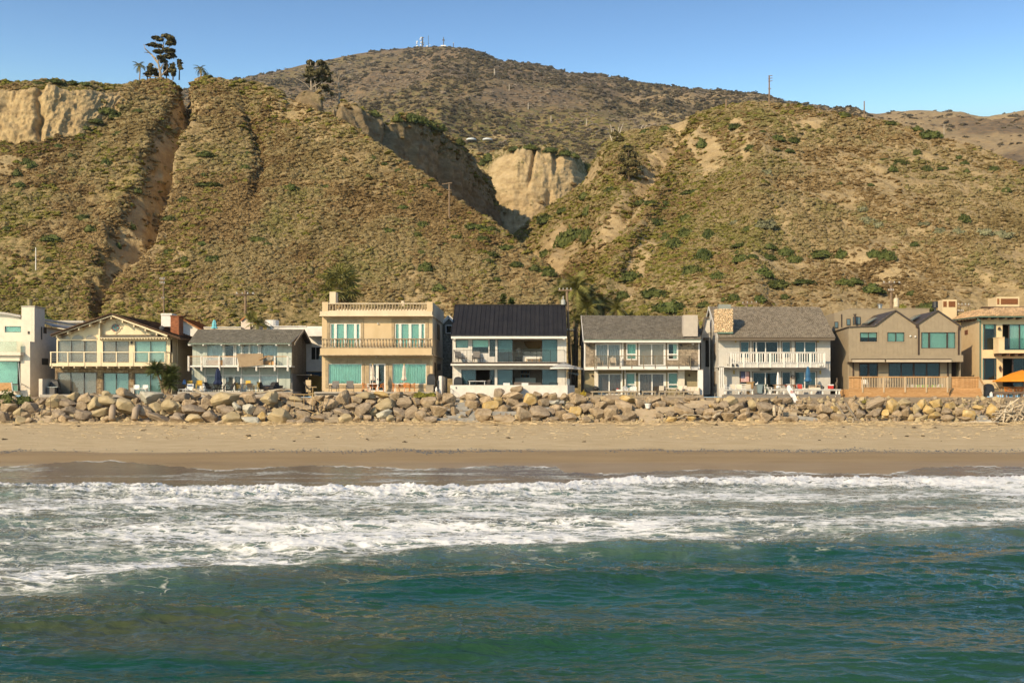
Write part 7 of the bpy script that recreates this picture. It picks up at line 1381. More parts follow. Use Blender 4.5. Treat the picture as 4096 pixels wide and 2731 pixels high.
n = 5000; uu = NP.uniform(0, 4120, n); py = 1803 + NP.normal(size=n) * 4 + 4 * vnoise(uu / 90, 0 * uu); yy_ = ysand(py); X = (uu - CX) * yy_ / F; pb_ = [bpy.data.objects.new('pebble', RM['g'][1])]
RM['g'][1].materials[0] = RM['g'][1].materials[0]
k_ = NP.rand(n) < np.clip(.35 + .7 * vnoise(uu / 210, 0 * uu + 5), .03, 1); mpb = RM['g'][1].copy(); mpb.materials.clear(); mpb.materials.append(pl('shore_pebble', (.13, .13, .13), .6)); pb_[0].data = rock_mesh(5, False); pb_[0].data.materials.append(pl('shore_pebble', (.13, .13, .13), .6))
scatter('pebbles', np.c_[X, yy_, zsand(X, yy_)][k_], (.03 + .05 * NP.rand(n))[k_], pb_)
BU = [(415,435,60,40),(464,459,68,42),(370,479,60,26),(344,511,44,22),(324,542,48,26),(478,529,40,26),(413,571,52,26),(549,439,44,26),(431,642,50,34),(286,620,48,26),(236,580,46,28),(82,732,58,32),(129,654,44,40),(71,685,50,34),(105,636,40,40),(824,613,72,32),(984,602,28,22),(980,662,36,28),(817,696,36,22),(844,732,90,26),(540,752,40,30),(739,792,36,20),
(366,909,58,34),(329,863,56,34),(205,946,84,36),(196,1033,36,26),(507,898,30,36),(453,978,26,34),(679,998,56,30),(740,1031,56,30),(845,1024,74,40),(616,970,60,30),(679,865,50,30),(812,970,38,24),(736,794,42,30),(1014,952,36,28),(26,907,46,26),
(981,663,34,26),(1164,745,56,34),(1378,636,34,20),(1476,700,44,22),(1493,630,40,20),(1538,649,32,16),(1591,679,28,20),(1697,740,36,24),(1737,761,28,16),(1757,776,24,22),(1608,823,46,22),(1659,776,26,14),(1691,891,56,32),(1661,932,42,24),(1550,917,46,30),(1822,943,40,18),(1782,974,28,18),(1678,1002,36,32),(1701,1059,62,48),(1754,1140,56,38),(1025,951,58,32),(1072,974,34,22),(1306,740,30,22),(1240,968,22,22),
(1893,900,70,32),(1954,909,60,30),(1821,944,38,14),(1926,948,50,30),(2024,984,54,30),(1959,1009,68,30),(1947,1037,46,24),(2062,1051,60,30),(2137,1068,60,30),(2184,1082,60,44),(1978,1110,34,18),(2127,1210,38,16),
(2286,937,90,100),(2330,927,50,60),(2368,927,50,70),(2202,867,80,50),(2268,838,60,30),(2385,780,60,36),(2455,754,50,30),(2380,834,40,50),(2198,1007,50,40),(2522,1091,90,60),(2492,1119,50,60),(2614,1138,90,50),(2670,810,56,30),(2665,834,38,24),(2747,862,48,42),(2768,764,90,28),(2632,880,90,40),(2665,937,34,46),(2703,965,80,56),(2745,923,60,56),(2836,927,60,50),(2815,1011,80,70),(2782,1068,70,60),(2871,1096,60,40),(2689,1171,120,60),(2632,1203,70,36),(2815,1206,46,32),(2567,806,50,28),(2614,804,40,26),
(3104,546,64,36),(3165,555,60,36),(3007,584,46,28),(3102,594,34,14),(3153,601,46,20),(2947,498,50,36),(2815,566,50,50),(2993,908,44,28),(2947,713,24,14),(3053,523,24,16),(2964,1025,72,40),(2955,1002,34,18),(3010,1022,50,26),(3073,1022,52,32),(3142,997,60,42),(3176,1025,60,40),(3285,1008,94,42),(3366,1008,46,46),(2967,974,70,22),(3073,979,70,28),(3050,1080,76,54),(3113,1126,110,44),(3210,1120,80,28),(3038,1157,62,34),(3136,1166,42,26),(3368,1123,66,32),(2900,1154,34,22),(2935,1174,50,36),(3354,730,28,14),
(3666,513,56,26),(3717,531,76,46),(3666,600,30,34),(3592,645,56,30),(3564,668,42,32),(3704,666,52,32),(3763,668,46,20),(3834,625,28,22),(3855,648,32,22),(3865,681,32,20),(3972,668,40,30),(4020,753,36,26),(3847,865,62,46),(3653,972,38,24),(3490,1005,48,42),(3538,1010,66,60),(3416,1120,68,30),(3490,1148,104,46),(3395,1128,40,28),(3648,1168,36,24),(3477,735,32,16),(3722,1225,80,44),(3528,635,32,12),
(1650,470,60,50),(1715,492,60,50),(1560,452,50,40),(1810,560,50,40),(2120,585,60,28),(2200,590,60,28),(2060,592,46,26),(2250,605,50,30),(1489,430,50,36),(1537,452,44,30),(1586,447,44,40),(1622,462,56,48),(1690,480,50,44),(1740,498,60,44),(2370,500,26,24),(2660,512,44,30),(2590,520,40,30),(3378,456,46,26),(3556,488,56,26),(330,320,60,26),(215,322,60,26),(150,330,50,20),(290,318,60,22),(2290,620,40,24),(2330,650,50,40),(2350,690,40,40),(1960,620,50,40),(1930,640,40,40)]
GB = [(3056,882,88,60),(3931,918,64,46),(4003,929,80,46),(3829,918,46,44),(3747,913,46,40),(3686,888,54,28),(3467,872,56,44),(3513,888,40,40),(3446,827,50,30),(3060,680,48,36),(2940,885,44,30)]
bm_d = [leafy(420, 1, .15, .95, .3, 400 + i, up=.2).mesh('bush', m_bush, fix=False) for i in range(5)]; bm_g = [leafy(360, 1, .15, .9, .3, 500 + i).mesh('bush', m_grey, fix=False) for i in range(2)]
cnt = {}; allb = [(b, 'd') for b in BU] + [(b, 'g') for b in GB]; allb.sort(key=lambda a: a[0][0]); rb = random.Random(3)
for (sx, sy, w_, h_), k in allb:
    p = pick(sx, sy + h_ * .38, [LA, LB, LC, LD]) or pick(sx, sy + h_ * .9, [LA, LB, LC, LD])
    if p is None: continue
    band = 'high' if sy < 640 else ('halfway' if sy < 900 else 'low'); size = 'large' if w_ > 68 else ('small' if w_ < 40 else '')
    col = 'dark green' if k == 'd' else 'grey-green'; key = (seg(sx), band, size, col); cnt[key] = cnt.get(key, 0) + 1
    wd = w_ * p.y / F / 2; hd = h_ * p.y / F
    o = link_mesh('bush', rb.choice(bm_d if k == 'd' else bm_g), loc=p - Vector((0, 0, hd * .1))); o.scale = (wd * 1.05, wd * .9, hd * .78); o.rotation_euler = (0, 0, rb.uniform(-.4, .4) + rb.choice((0, math.pi)))
    tag(o, f"{ORD[cnt[key] - 1] if cnt[key] <= 20 else 'last'} {size + ' ' if size else ''}{col} bush from left {band} on the slope above the {seg(sx)}", 'bush', 'bushes on the slopes')
m_bark = M('pale_bark', [(.26, .20, .14), (.42, .35, .27)], scale=3, rnd=.1); m_dbark = pl('dark_bark', (.10, .07, .045), .95); m_euc = M('eucalyptus_leaves', [(.06, .055, .02), (.105, .09, .036), (.16, .13, .052)], rough=.8, scale=1.2)
def cluster(c, rx, rz, n, leaf, seed): 
    m_ = leafy(n, 1, leaf / max(rx, rz), 1, .35, seed, core=False, up=.1); r = np.random.RandomState(seed); f = .35 + .65 * r.rand(n)
    V = np.array(m_.v).reshape(n, 4, 3); ctr = V.mean(1, keepdims=True); V = V - ctr + ctr * f[:, None, None]; V = V.reshape(-1, 3) * [rx, rx, rz] + np.array(c)
    sg = NP.choice([-1, 1], n); return V, m_.f
def tree(name, lab, base, limbs, clumps, Yd, grp=None, bark=None, leaf=.5, dens=150, mat=None, cat='tree'):
    t = tg(name, base, lab, cat, grp); mb = MB()
    for pts, r0, r1 in limbs:
        P_ = [Vector(W(x, y, Yd + R.uniform(-.6, .6) * (i > 0))) for i, (x, y) in enumerate(pts)]; P_[0].y = Yd
        n = len(P_); mb.tube(P_, [r0 + (r1 - r0) * i / (n - 1) for i in range(n)], 6)
    mb.B('trunk', bark or m_bark, t)
    if clumps:
        mb = MB()
        for i, (x, y, rx, ry) in enumerate(clumps):
            c = W(x, y, Yd + R.uniform(-1.5, 1.5)); k = Yd / F
            V, f = cluster(c, rx * k, ry * k, int(dens * (rx * ry / 400 + .4)), leaf, int(x * 3 + y)); mb.add([tuple(v) for v in V], f)
        mb.B('crown', mat or m_euc, t, fix=False)
    return t
def gp(sx, sy, ls=None, dY=0): p = pick(sx, sy, ls or [LA, LB, LC, LD, LF]); return p
Yt = gp(560, 345, [LA]).y + 6 if gp(560, 345, [LA]) else 262
o_ = lambda x, y: (x / 2.24, 100 + y / 2.24)
tree('eucalyptus_tree', 'tallest eucalyptus with bare pale limbs on the left bluff top', W(*o_(1440, 485), Yt),
     [([o_(1440, 505), o_(1436, 420), o_(1415, 330), o_(1450, 240), o_(1470, 150)], .34, .08), ([o_(1415, 340), o_(1360, 270), o_(1300, 215), o_(1288, 172)], .28, .04), ([o_(1395, 300), o_(1335, 250), o_(1290, 245)], .18, .04), ([o_(1440, 400), o_(1480, 300), o_(1500, 210), o_(1540, 180)], .3, .06), ([o_(1430, 420), o_(1370, 350), o_(1355, 345)], .1, .03), ([o_(1450, 250), o_(1400, 180), o_(1385, 130)], .16, .05), ([o_(1440, 460), o_(1500, 400), o_(1495, 330)], .2, .05), ([o_(1420, 470), o_(1300, 455), o_(1270, 465)], .12, .03)],
     [(*o_(x, y), rx / 2.24, ry / 2.24) for x, y, rx, ry in ((1395, 120, 38, 20), (1500, 108, 46, 24), (1530, 130, 36, 26), (1430, 135, 28, 18), (1375, 185, 50, 24), (1430, 195, 30, 20), (1520, 170, 38, 26), (1555, 160, 18, 18), (1415, 245, 46, 22), (1500, 230, 48, 26), (1545, 235, 22, 16), (1540, 280, 30, 30), (1500, 290, 40, 24), (1440, 295, 30, 22), (1470, 330, 34, 20), (1520, 255, 30, 16))], Yt, leaf=.5, dens=320)
for i, (x, y, rx, ry, lb) in enumerate(((1345, 400, 30, 50, 'rounded small eucalyptus left of the tallest eucalyptus trunk'), (1320, 445, 45, 25, 'low spreading bushy tree at the left foot of the tallest eucalyptus'), (1395, 430, 40, 40, 'small tree directly at the foot of the tallest eucalyptus trunk'), (1490, 410, 34, 60, 'small narrow tree touching the right side of the tallest eucalyptus'), (1550, 410, 40, 62, 'dense conical tree right of the tallest eucalyptus'), (1606, 360, 26, 48, 'slender tall sapling rightmost beside the tallest eucalyptus'))):
    tree('small_tree', lb, W(*o_(x, 490), Yt + 1), [([o_(x, 495), o_(x + 2, y), o_(x, y - ry * .8)], .16, .04)], [(*o_(x + R.uniform(-.3, .3) * rx, y + ry * f), rx / 2.24 * (1 - .35 * abs(f)) * .8, ry / 2.24 * .42) for f in (-.7, -.25, .2, .6)], Yt + 1, 'small trees around the tallest eucalyptus', m_dbark, .42, 170)
p_ = gp(1262, 410, [LA, LB]); Y2 = 262; o_ = lambda x, y: (1000 + x / 2.24, 100 + y / 2.24)
tree('eucalyptus_tree', 'dense dark eucalyptus pair with pale leaning trunk at the bluff edge', W(*o_(615, 690), Y2),
     [([o_(628, 700), o_(632, 600), o_(645, 500), o_(640, 380)], .3, .08), ([o_(597, 690), o_(596, 600), o_(580, 500)], .25, .08), ([o_(552, 590), o_(545, 480), o_(540, 380), o_(545, 330)], .25, .06), ([o_(545, 585), o_(500, 530), o_(410, 475)], .12, .03), ([o_(560, 560), o_(610, 530), o_(660, 490)], .14, .04), ([o_(600, 580), o_(640, 540), o_(690, 500)], .1, .03)],
     [(*o_(x, y), rx / 2.24, ry / 2.24) for x, y, rx, ry in ((540, 345, 34, 36), (530, 410, 42, 40), (520, 460, 42, 34), (540, 510, 38, 28), (630, 350, 40, 36), (665, 400, 50, 40), (620, 430, 50, 44), (690, 440, 42, 40), (640, 500, 60, 42), (700, 500, 36, 40), (620, 560, 46, 30), (670, 560, 40, 28), (690, 590, 26, 16), (570, 450, 36, 50))], Y2, leaf=.42, dens=210)
tree('bare_tree', 'bare dark-trunked tree with pale twigs right of the eucalyptus pair', W(*o_(800, 700), 268), [([o_(800, 705), o_(800, 620), o_(795, 540), o_(795, 470), o_(790, 415)], .28, .03)] + [([o_(797, y0), o_(797 + dx * .5, y0 - dy * .4), o_(797 + dx, y0 - dy)], .09, .02) for y0, dx, dy in ((560, 45, 40), (540, -50, 50), (510, 40, 60), (500, -38, 50), (470, 30, 50), (590, -45, 20), (600, 90, 40), (650, 40, 40), (455, -20, 40))], [], 268, bark=m_bark)
tree('small_tree', 'small round dark crown between the eucalyptus pair and the bare tree', W(*o_(735, 670), 266), [([o_(728, 680), o_(732, 630)], .08, .04)], [(*o_(733, 622), 9, 11)], 266, bark=m_dbark, leaf=.35, dens=300)
o_ = lambda x, y: (2048 + x / 2.24, 100 + y / 2.24); p_ = gp(2470, 560, [LD]) or Vector((0, 318, 0)); Y3 = p_.y + 2
for i, (bx_, by_, segs_, lb) in enumerate(((925, 1080, [(-50, -200, -20), (40, -190, 30), (75, -205, 0), (-60, -110, -30), (-20, -150, 10), (10, -60, 40)], 'left of two bleached dead trees on the canyon rim'), (1120, 1010, [(60, -120, 30), (90, -110, 40), (130, -115, 10), (-60, -60, -20), (-90, -30, -30), (20, -90, -20), (-40, -90, 0)], 'right of two bleached dead trees on the canyon rim'))):
    tree('dead_tree', lb, W(*o_(bx_, by_), Y3), [([o_(bx_, by_), o_(bx_ + dx * .4 + k * .2, by_ + dy * .4), o_(bx_ + dx * .75, by_ + dy * .75 - 5), o_(bx_ + dx, by_ + dy)], .26, .05) for dx, dy, k in segs_], [], Y3, 'dead trees on the canyon rim', pl('bleached_wood', (.50, .43, .34), .9))
p_ = gp(2517, 720, [LD]); Y4 = (p_.y if p_ else 300) - 1
tree('oak_tree', 'large olive-brown tree clinging to the canyon side of the right hill', W(2517, 720, Y4), [([(2517, 725), (2512, 660), (2515, 600)], .3, .08)], [(2510, 600, 24, 22), (2530, 625, 26, 24), (2495, 640, 24, 26), (2520, 660, 30, 26), (2545, 660, 18, 20), (2500, 690, 26, 24), (2530, 700, 24, 20), (2480, 560, 22, 18), (2460, 540, 16, 16)], Y4, bark=m_dbark, leaf=.4, dens=200, mat=M('olive_leaves', [(.07, .06, .022), (.12, .10, .038), (.17, .135, .05)], scale=1.5))
m_frond = M('palm_frond', [(.10, .105, .022), (.18, .17, .04), (.27, .235, .07)], rough=.55, scale=4, rnd=.25, spec=.4); m_dfrond = M('dry_palm_frond', [(.28, .19, .09), (.40, .28, .14)], scale=4, rnd=.2); m_ptr = M('palm_trunk', [(.20, .15, .10), (.30, .23, .16)], scale=5, bump=.4)
def feather(L, droop, nl, ll, seed=0):
    r = random.Random(seed); mb = MB(); P_ = []
    for i in range(nl + 1): t = i / nl; P_.append(Vector((L * (t - .18 * droop * t * t), 0, L * (.35 * t - droop * .75 * t * t))))
    mb.tube(P_, [.035 * L / 3 * (1 - .8 * i / nl) for i in range(nl + 1)], 4)
    for i in range(2, nl + 1):
        for k in (0, .5):
            if i + k > nl: continue
            p = P_[i] if k == 0 else P_[i].lerp(P_[i - 1], .5); d = (P_[i] - P_[i - 1]).normalized(); t = i / nl; l = ll * math.sin(math.pi * (.12 + .85 * t)) ** .6
            for s_ in (-1, 1):
                e = p + Vector((d.x * .5, s_ * .75, -.35 + r.uniform(-.15, .15))).normalized() * l + Vector((0, 0, -.15 * l)); w_ = d * ll * .055; mb.add([p - w_, p + w_, e], [(0, 1, 2)])
    return mb
def fanleaf(L, seed=0):
    r = random.Random(seed); mb = MB(); c = Vector((L * .5, 0, L * .08)); mb.bar((0, 0, 0), c, .03)
    for i in range(15):
        a = (i - 7) / 7 * 2.3; e = c + Vector((math.cos(a) * L * .52, math.sin(a) * L * .5, -.12 * L * r.random() - .10 * L * abs(a))); s_ = Vector((-math.sin(a), math.cos(a), 0)) * L * .04; m2 = c.lerp(e, .55) + Vector((0, 0, .03 * L)); mb.add([c, m2 - s_, e, m2 + s_], [(0, 1, 2, 3)])
    return mb
def palm(name, lab, q, x, y, ybase, Y, L, n, kind='feather', tr=.16, grp=None, dry=0, droop=.9, elv=(-.5, 1.1), dark=False):
    c = Vector(q.w(x, y, Y)); b = Vector(q.w(x if not isinstance(ybase, tuple) else ybase[0], ybase if not isinstance(ybase, tuple) else ybase[1], Y)); t = tg(name, b, lab, 'palm', grp); mb = MB()
    mid = b.lerp(c, .5) + Vector((.1, 0, 0)); mb.tube([b, mid, c], [tr * 1.25, tr, tr * .95], 8); mb.B('trunk', m_ptr, t); r = random.Random(int(x + y))
    protos = [(fanleaf(L, k) if kind == 'fan' else feather(L, droop * (.8 + .25 * k), 15 if L > 1.4 else 10, L * .3, k)).mesh('frond', m_bush if dark else m_frond, fix=False) for k in range(3)]
    dr = (fanleaf(L, 9) if kind == 'fan' else feather(L, 1.1, 12, L * .25, 9)).mesh('dry_frond', m_dfrond, fix=False) if dry else None
    for i in range(n):
        u = (i + .5) / n; e = elv[0] + (elv[1] - elv[0]) * u + r.uniform(-.12, .12); a = i * 2.4 + r.uniform(-.2, .2); s_ = r.uniform(.85, 1.1)
        pp(t, 'frond', protos[i % 3], [c + Vector((0, 0, tr * u))], rots=[(r.uniform(-.3, .3), -e, a)], scl=[(s_,) * 3])
    for i in range(dry): pp(t, 'dry_frond', dr, [c - Vector((0, 0, .1))], rots=[(r.uniform(-.3, .3), 1.0 + r.random() * .45, i * 2.4)], scl=[(r.uniform(.7, 1),) * 3])
    return t
palm('fan_palm', 'big shaggy fan palm with dry brown skirt behind the balustrade house', z3, 292, 175, 420, 127, 2.9, 30, 'fan', .25, None, 18, elv=(-.9, 1.3))
palm('dwarf_date_palm', 'taller dwarf palm with leaning trunk beside the gabled house', z1, 1632, 925, (1700, 1150), 113.6, 1.3, 60, 'feather', .1, 'dwarf palms', elv=(-.6, 1.3), droop=.6, dark=True); palm('dwarf_date_palm', 'bushy dwarf palm at upper right of the leaning dwarf palm', z1, 1790, 965, (1770, 1150), 114.0, 1.3, 60, 'feather', .1, 'dwarf palms', elv=(-.7, 1.3), droop=.6, dark=True); palm('dwarf_date_palm', 'lowest dwarf palm of the clump beside the gabled house', z1, 1760, 1070, (1740, 1160), 113.4, 1.25, 60, 'feather', .1, 'dwarf palms', elv=(-.6, 1.3), droop=.5, dark=True)
palm('queen_palm', 'light green palm behind the mint house roof near the utility pole', z2, 862, 440, 620, 121.5, 2.0, 16, 'feather', .12, 'queen palms', elv=(-.3, 1.1)); palm('queen_palm', 'small spiky palm just right of the utility pole behind the mint roof', z2, 790, 430, 600, 121.8, 1.6, 8, 'feather', .1, 'queen palms', elv=(.5, 1.4), droop=.3)
for i, (x, y, L, Y, n, lb) in enumerate(((115, 80, 3.0, 127, 26, 'tallest drooping queen palm behind the gap right of the black roof'), (235, 170, 2.8, 129, 26, 'dense queen palm second from left behind the wood shingle house'), (-60, 110, 2.0, 130, 16, 'partly hidden palm behind the right corner of the black roof'), (230, 290, 2.5, 126.5, 22, 'low golden-green queen palm above the left end of the shingle roof'), (400, 240, 2.4, 131, 22, 'rounded queen palm above the middle of the shingle roof'), (540, 290, 2.3, 129, 20, 'low queen palm furthest right above the shingle roof'), (100, 400, 1.8, 125, 16, 'low palm filling the gap beside the shingle house'), (80, 640, 1.4, 124, 14, 'lowest palm in the gap beside the shingle house'))):
    palm('queen_palm', lb, z5, x, y, 1100, Y, L, n, 'feather', .16, 'queen palms', 3, elv=(-.5, 1.2), droop=1.0)
o_ = lambda x, y: (x / 2.24, 100 + y / 2.24)
qq = Q(0, 100, 2.24)
palm('ridge_palm', 'single palm left of the tallest eucalyptus on the bluff top', qq, 1250, 368, 492, Yt, 1.9, 15, 'feather', .13, 'ridge palms', 3, elv=(-.5, .9), droop=1.1); palm('ridge_palm', 'leftmost of two palms right of the notch on the bluff top', qq, 1797, 395, 490, Yt + 2, 1.9, 15, 'feather', .15, 'ridge palms', 4, elv=(-.5, .9), droop=1.1); palm('ridge_palm', 'lower palm at the right of the palm pair beside the notch', qq, 1838, 440, 495, Yt + 3, 1.5, 13, 'feather', .13, 'ridge palms', 2, elv=(-.5, .9), droop=1.1)
for (x, y, h_, lb) in ((700, 232, 100, 'wind-bent cypress top behind the black roof'), (797, 232, 40, 'tiny cypress tip behind the black roof')):
    tree('cypress', lb, z4.w(x, 240, 124), [([z4.p(x, 300), z4.p(x, 232 - h_ * .8)], .08, .02)], [(*z4.p(x + (6 if h_ > 50 else 0) * k, 215 - h_ * f), (h_ * .45 * (1 - f)) / 2.613 + 3, 6) for k, f in enumerate((0, .25, .5, .75))], 124, 'cypress tops', m_dbark, .3, 90, m_bush)
def shrub(q, x, y, w_, h_, Y, lab, mat=None, name='shrub', grp=None): 
    mb = leafy(500, 1, .13, 1, .4, int(x)); c = q.w(x, y + h_ / 2, Y); wd = w_ / q.k * Y / F / 2; hd = h_ / q.k * Y / F; o = link_mesh(name, mb.mesh(name, mat or m_bush, fix=False), loc=c); o.scale = (wd, wd * .7, hd * .85); return tag(o, lab, 'shrub', grp)
m_olv = M('yellow_green_leaves', [(.12, .12, .02), (.20, .19, .03), (.28, .25, .05)], scale=3)
shrub(z1, 90, 1190, 230, 150, 110.2, 'larger left part of the dark green shrub on the boulders below the modern house'); shrub(z1, 265, 1210, 180, 100, 109.8, 'lower right part of the dark green shrub on the boulders below the modern house')
shrub(z3, 1060, 1195, 120, 60, 111.6, 'yellow-green succulent clump left, before the wicker planter of the beige house', m_olv); shrub(z3, 1165, 1195, 100, 45, 111.8, 'yellow-green succulent clump right, before the wicker planter of the beige house', m_olv)
shrub(z5, 195, 1150, 60, 55, 113.8, 'small yellow-flowered plant left of the shingle house deck', M('yellow_flowers', [(.10, .10, .02), (.5, .34, .03)], scale=8)); shrub(z8, 640, 1285, 300, 45, 110.5, 'low green ground shrubs under the beam left of the driftwood pile', m_grn); shrub(z7, 470, 1235, 70, 40, 111.2, 'small green tuft above the boulders left of the big grey boulder', m_grn)
shrub(z7, 1120, 235, 190, 110, 140, 'dark green shrub behind the taupe house flue', m_bush); shrub(z5, 800, 310, 180, 80, 135, 'brownish-green shrub behind the shingle house roof centre', m_grn); shrub(z5, 660, 300, 150, 70, 135.5, 'pale grassy shrub behind the shingle roof right of the palms', m_grn); shrub(z7, 865, 245, 80, 50, 133, 'small bright green plant behind the taupe house beside the transformer', m_olv); shrub(z1, 1590, 385, 120, 60, 130, 'grassy green plant behind the right slope of the gabled roof', m_grn)
shrub(z1, 480, 370, 120, 60, 136, 'dark green plant behind the chimney tower of the modern house', m_bush)
m_pole = M('pole_wood', [(.17, .115, .07), (.27, .19, .12)], scale=3, stretch=(4, 4, .6))
def upole(q, lab, x0, y0, x1, y1, Y, r=.16, arms=(), can=None, grp='utility poles', mat=None, ins=True):
    a = Vector(q.w(x0, y0, Y)); b = Vector(q.w(x1, y1, Y)); t = tg('utility_pole', b, lab, 'utility pole', grp); MB().tube([b, a], [r, r * .75], 8).B('pole', mat or m_pole, t)
    for (xa, xb, y, dz) in arms:
        p, s_ = Vector(q.w(xa, y, Y)), Vector(q.w(xb, y + dz, Y)); p.y -= r; s_.y -= r; MB().bar(p, s_, .1, .13).B('crossarm', mat or m_pole, t)
        if ins:
            n = 4 if abs(xb - xa) > 40 else 2
            for i in range(n):
                c = p.lerp(s_, (i + .3) / (n - .4)); mb = MB(); mb.lathe((c.x, c.y, c.z + .06), [(.03, 0), (.06, .05), (.04, .1), (.06, .15), (.02, .2)], 6); mb.B('insulator', pl('porcelain', (.55, .54, .50), .3), t)
    if can: x, y, w_, h_, mt = can; c = q.w(x, y + h_, Y - .3); k = Y / F / q.k; mb = MB(); mb.lathe(c, [(w_ / 2 * k, 0), (w_ / 2 * k, h_ * k), (w_ / 2.4 * k, h_ * k + .05)], 12); mb.tube([Vector(c) + Vector((0, 0, h_ * k)), Vector(c) + Vector((0, 0, h_ * k + .45))], .06, 6); mb.B('transformer', mt, t)
    return t
m_can = pl('grey_can', (.42, .42, .39), .5); m_rcan = M('rusty_can', [(.62, .52, .36), (.66, .58, .42), (.4, .2, .07)], scale=1.2, stretch=(3, 3, .5), spread=1.3)
upole(z1, 'thin dark utility pole with small crossarms behind the gabled house chimney', 1706, -65, 1712, 330, 136, .11, [(1672, 1726, 12, 2), (1672, 1724, -28, 2), (1690, 1722, 172, 0)], None)
upole(z2, 'brown utility pole with wide pale crossarms behind the mint house roof', 736, 80, 734, 560, 128, .17, [(628, 845, 124, 4), (640, 830, 132, -4)], None)
upole(z4, 'tall leaning utility pole with transformer right of the black roof', 1378, 70, 1418, 1080, 121, .17, [(1288, 1432, 84, -2), (1378, 1455, 506, 2)], (1340, 185, 46, 46, m_can)); upole(z4, 'short bare wooden post right of the leaning utility pole', 1478, 465, 1465, 1080, 123, .12, [])
upole(z7, 'utility pole with rust-streaked transformer behind the taupe house', 743, -20, 745, 300, 134, .19, [(645, 845, 8, 6), (655, 835, 18, -6), (705, 768, 90, 0)], (796, 168, 52, 88, m_rcan)); upole(z6, 'utility pole top with crossarm showing above the beach house ridge', 539, 190, 539, 320, 136, .17, [(485, 652, 226, -10)], None)
upole(z8, 'small wall-side pole with pale insulators right of the square vent tower', 497, 205, 497, 400, 129, .05, [(497, 622, 238, 4), (497, 560, 305, 0)], None)
qs = Q(0, 0, 1)
def hp(lab, x, yt, yb, r=.12, arms=(), ls=None, mat=None, grp='poles on the hills', ins=False):
    p = pick(x, yb, ls); Y = p.y if p else 300
    return upole(qs, lab, x, yt, x, yb + 4, Y, r, arms, None, grp, mat, ins)
m_pw = pl('bleached_pole', (.42, .36, .28), .9)
hp('utility pole with two crossarms standing on the left bluff spur', 1797, 731, 876, .17, [(1768, 1808, 738, -6), (1786, 1806, 760, 2)], [LA]); hp('slim white pole on the low left slope above the modern house', 143, 990, 1080, .09, (), [LA], m_white)
hp('tall pole with four crossarms on the right hill crest', 3077, 303, 418, .2, [(3072, 3089, 306, -2), (3072, 3089, 316, -2), (3072, 3089, 327, -2), (3072, 3084, 357, 0)], [LD]); hp('bare pole with bracket on the right hill ridge', 3457, 405, 480, .16, [(3451, 3462, 446, 0)], [LD]); hp('short pole with lamp head on the right hill ridge', 3274, 424, 454, .13, [(3270, 3278, 424, 2)], [LD]); hp('pale pole with crossarm at the far right behind the ridge', 3776, 497, 540, .3, [(3767, 3783, 499, 0)], [LF], m_pw)
hp('brown pole on the ridge left of the right hill crest', 2905, 398, 432, .3, (), [LF, LD]); hp('pale pole high on the right flank of the mountain', 1978, 277, 298, .9, (), [LF], m_pw); hp('grey pole below the mountain shoulder, left of centre', 2037, 338, 360, .5, (), [LF], m_pw); hp('pale pole with short arm on the lower mountain slope', 2346, 476, 500, .5, [(2342, 2350, 476, 0)], [LF], m_pw); hp('pale pole left of the short-armed pole on the lower mountain slope', 2204, 462, 485, .5, (), [LF], m_pw); hp('small pale pole on the mountain slope below the shoulder', 2113, 413, 436, .5, (), [LF], m_pw); hp('small pole on the green terrace left of the canyon head', 1885, 587, 606, .3, (), [LF], m_pw)
tag(MB().tube([W(2768, 530, 283), W(2880, 482, 279)], .35, 10).B('pipeline', pl('rust_pipe', (.13, .05, .025), .8)), 'long rusty pipe jutting from the right hill above the bare cliff', 'pipe')
for i, (x, w_) in enumerate(((1885, 20), (1950, 20))):
    p = pick(x, 562, [LF]) or Vector((0, 900, 0)); c = W(x, 562, p.y); mb = MB(); k = p.y / F; mb.lathe(c, [(w_ * k, 0), (w_ * k, 5 * k), (w_ * .7 * k, 7.5 * k), (.1, 9 * k)], 20); tag(mb.B('water_tank', pl('tank_white', (.62, .66, .68), .4)), ('left' if i == 0 else 'right') + ' of two low white water tanks on the far terrace', 'water tank', 'water tanks')
def summit(x): p = pick(x, float(np.interp(x, [a for a, b in sil], [b for a, b in sil])) + 4, [LF]); return p.y if p is not None else 2000
o_ = lambda x, y: (1600 + x / 3.92, 100 + y / 3.92)
m_steel = pl('dark_steel', (.10, .085, .07), .7); m_dish = pl('white_dish', (.8, .78, .74), .5)
def mast(lab, x, y0, y1, r, dishes=(), boxes=(), base=None):
    Y = summit(1600 + x / 3.92); t = tg('antenna_mast', W(*o_(x, y1), Y), lab, 'antenna', 'antennas on the summit'); k = Y / F / 3.92
    MB().tube([W(*o_(x, y1 + 25), Y), W(*o_(x, y0), Y)], [r, r * .8], 6).B('mast', m_steel, t)
    for dx, dy, rd in dishes: c = Vector(W(*o_(dx, dy), Y - 1)); mb = MB(); mb.ball(c, rd * k, 12, 6, (1, .5, 1.15)); mb.B('dish', m_dish, t)
    for a, b, c, d in boxes: p0, p1 = W(*o_(a, b), Y - .5), W(*o_(c, d), Y - .5); MB().box(p0[0], p1[0], Y - 1, Y, p1[2], p0[2]).B('antenna_panel', m_steel, t)
    if base: a, b, c, d = base; p0, p1 = W(*o_(a, b), Y - 2), W(*o_(c, d), Y - 2); MB().box(p0[0], p1[0], Y - 3, Y + 3, p1[2], p0[2]).B('equipment_hut', m_dish, t)
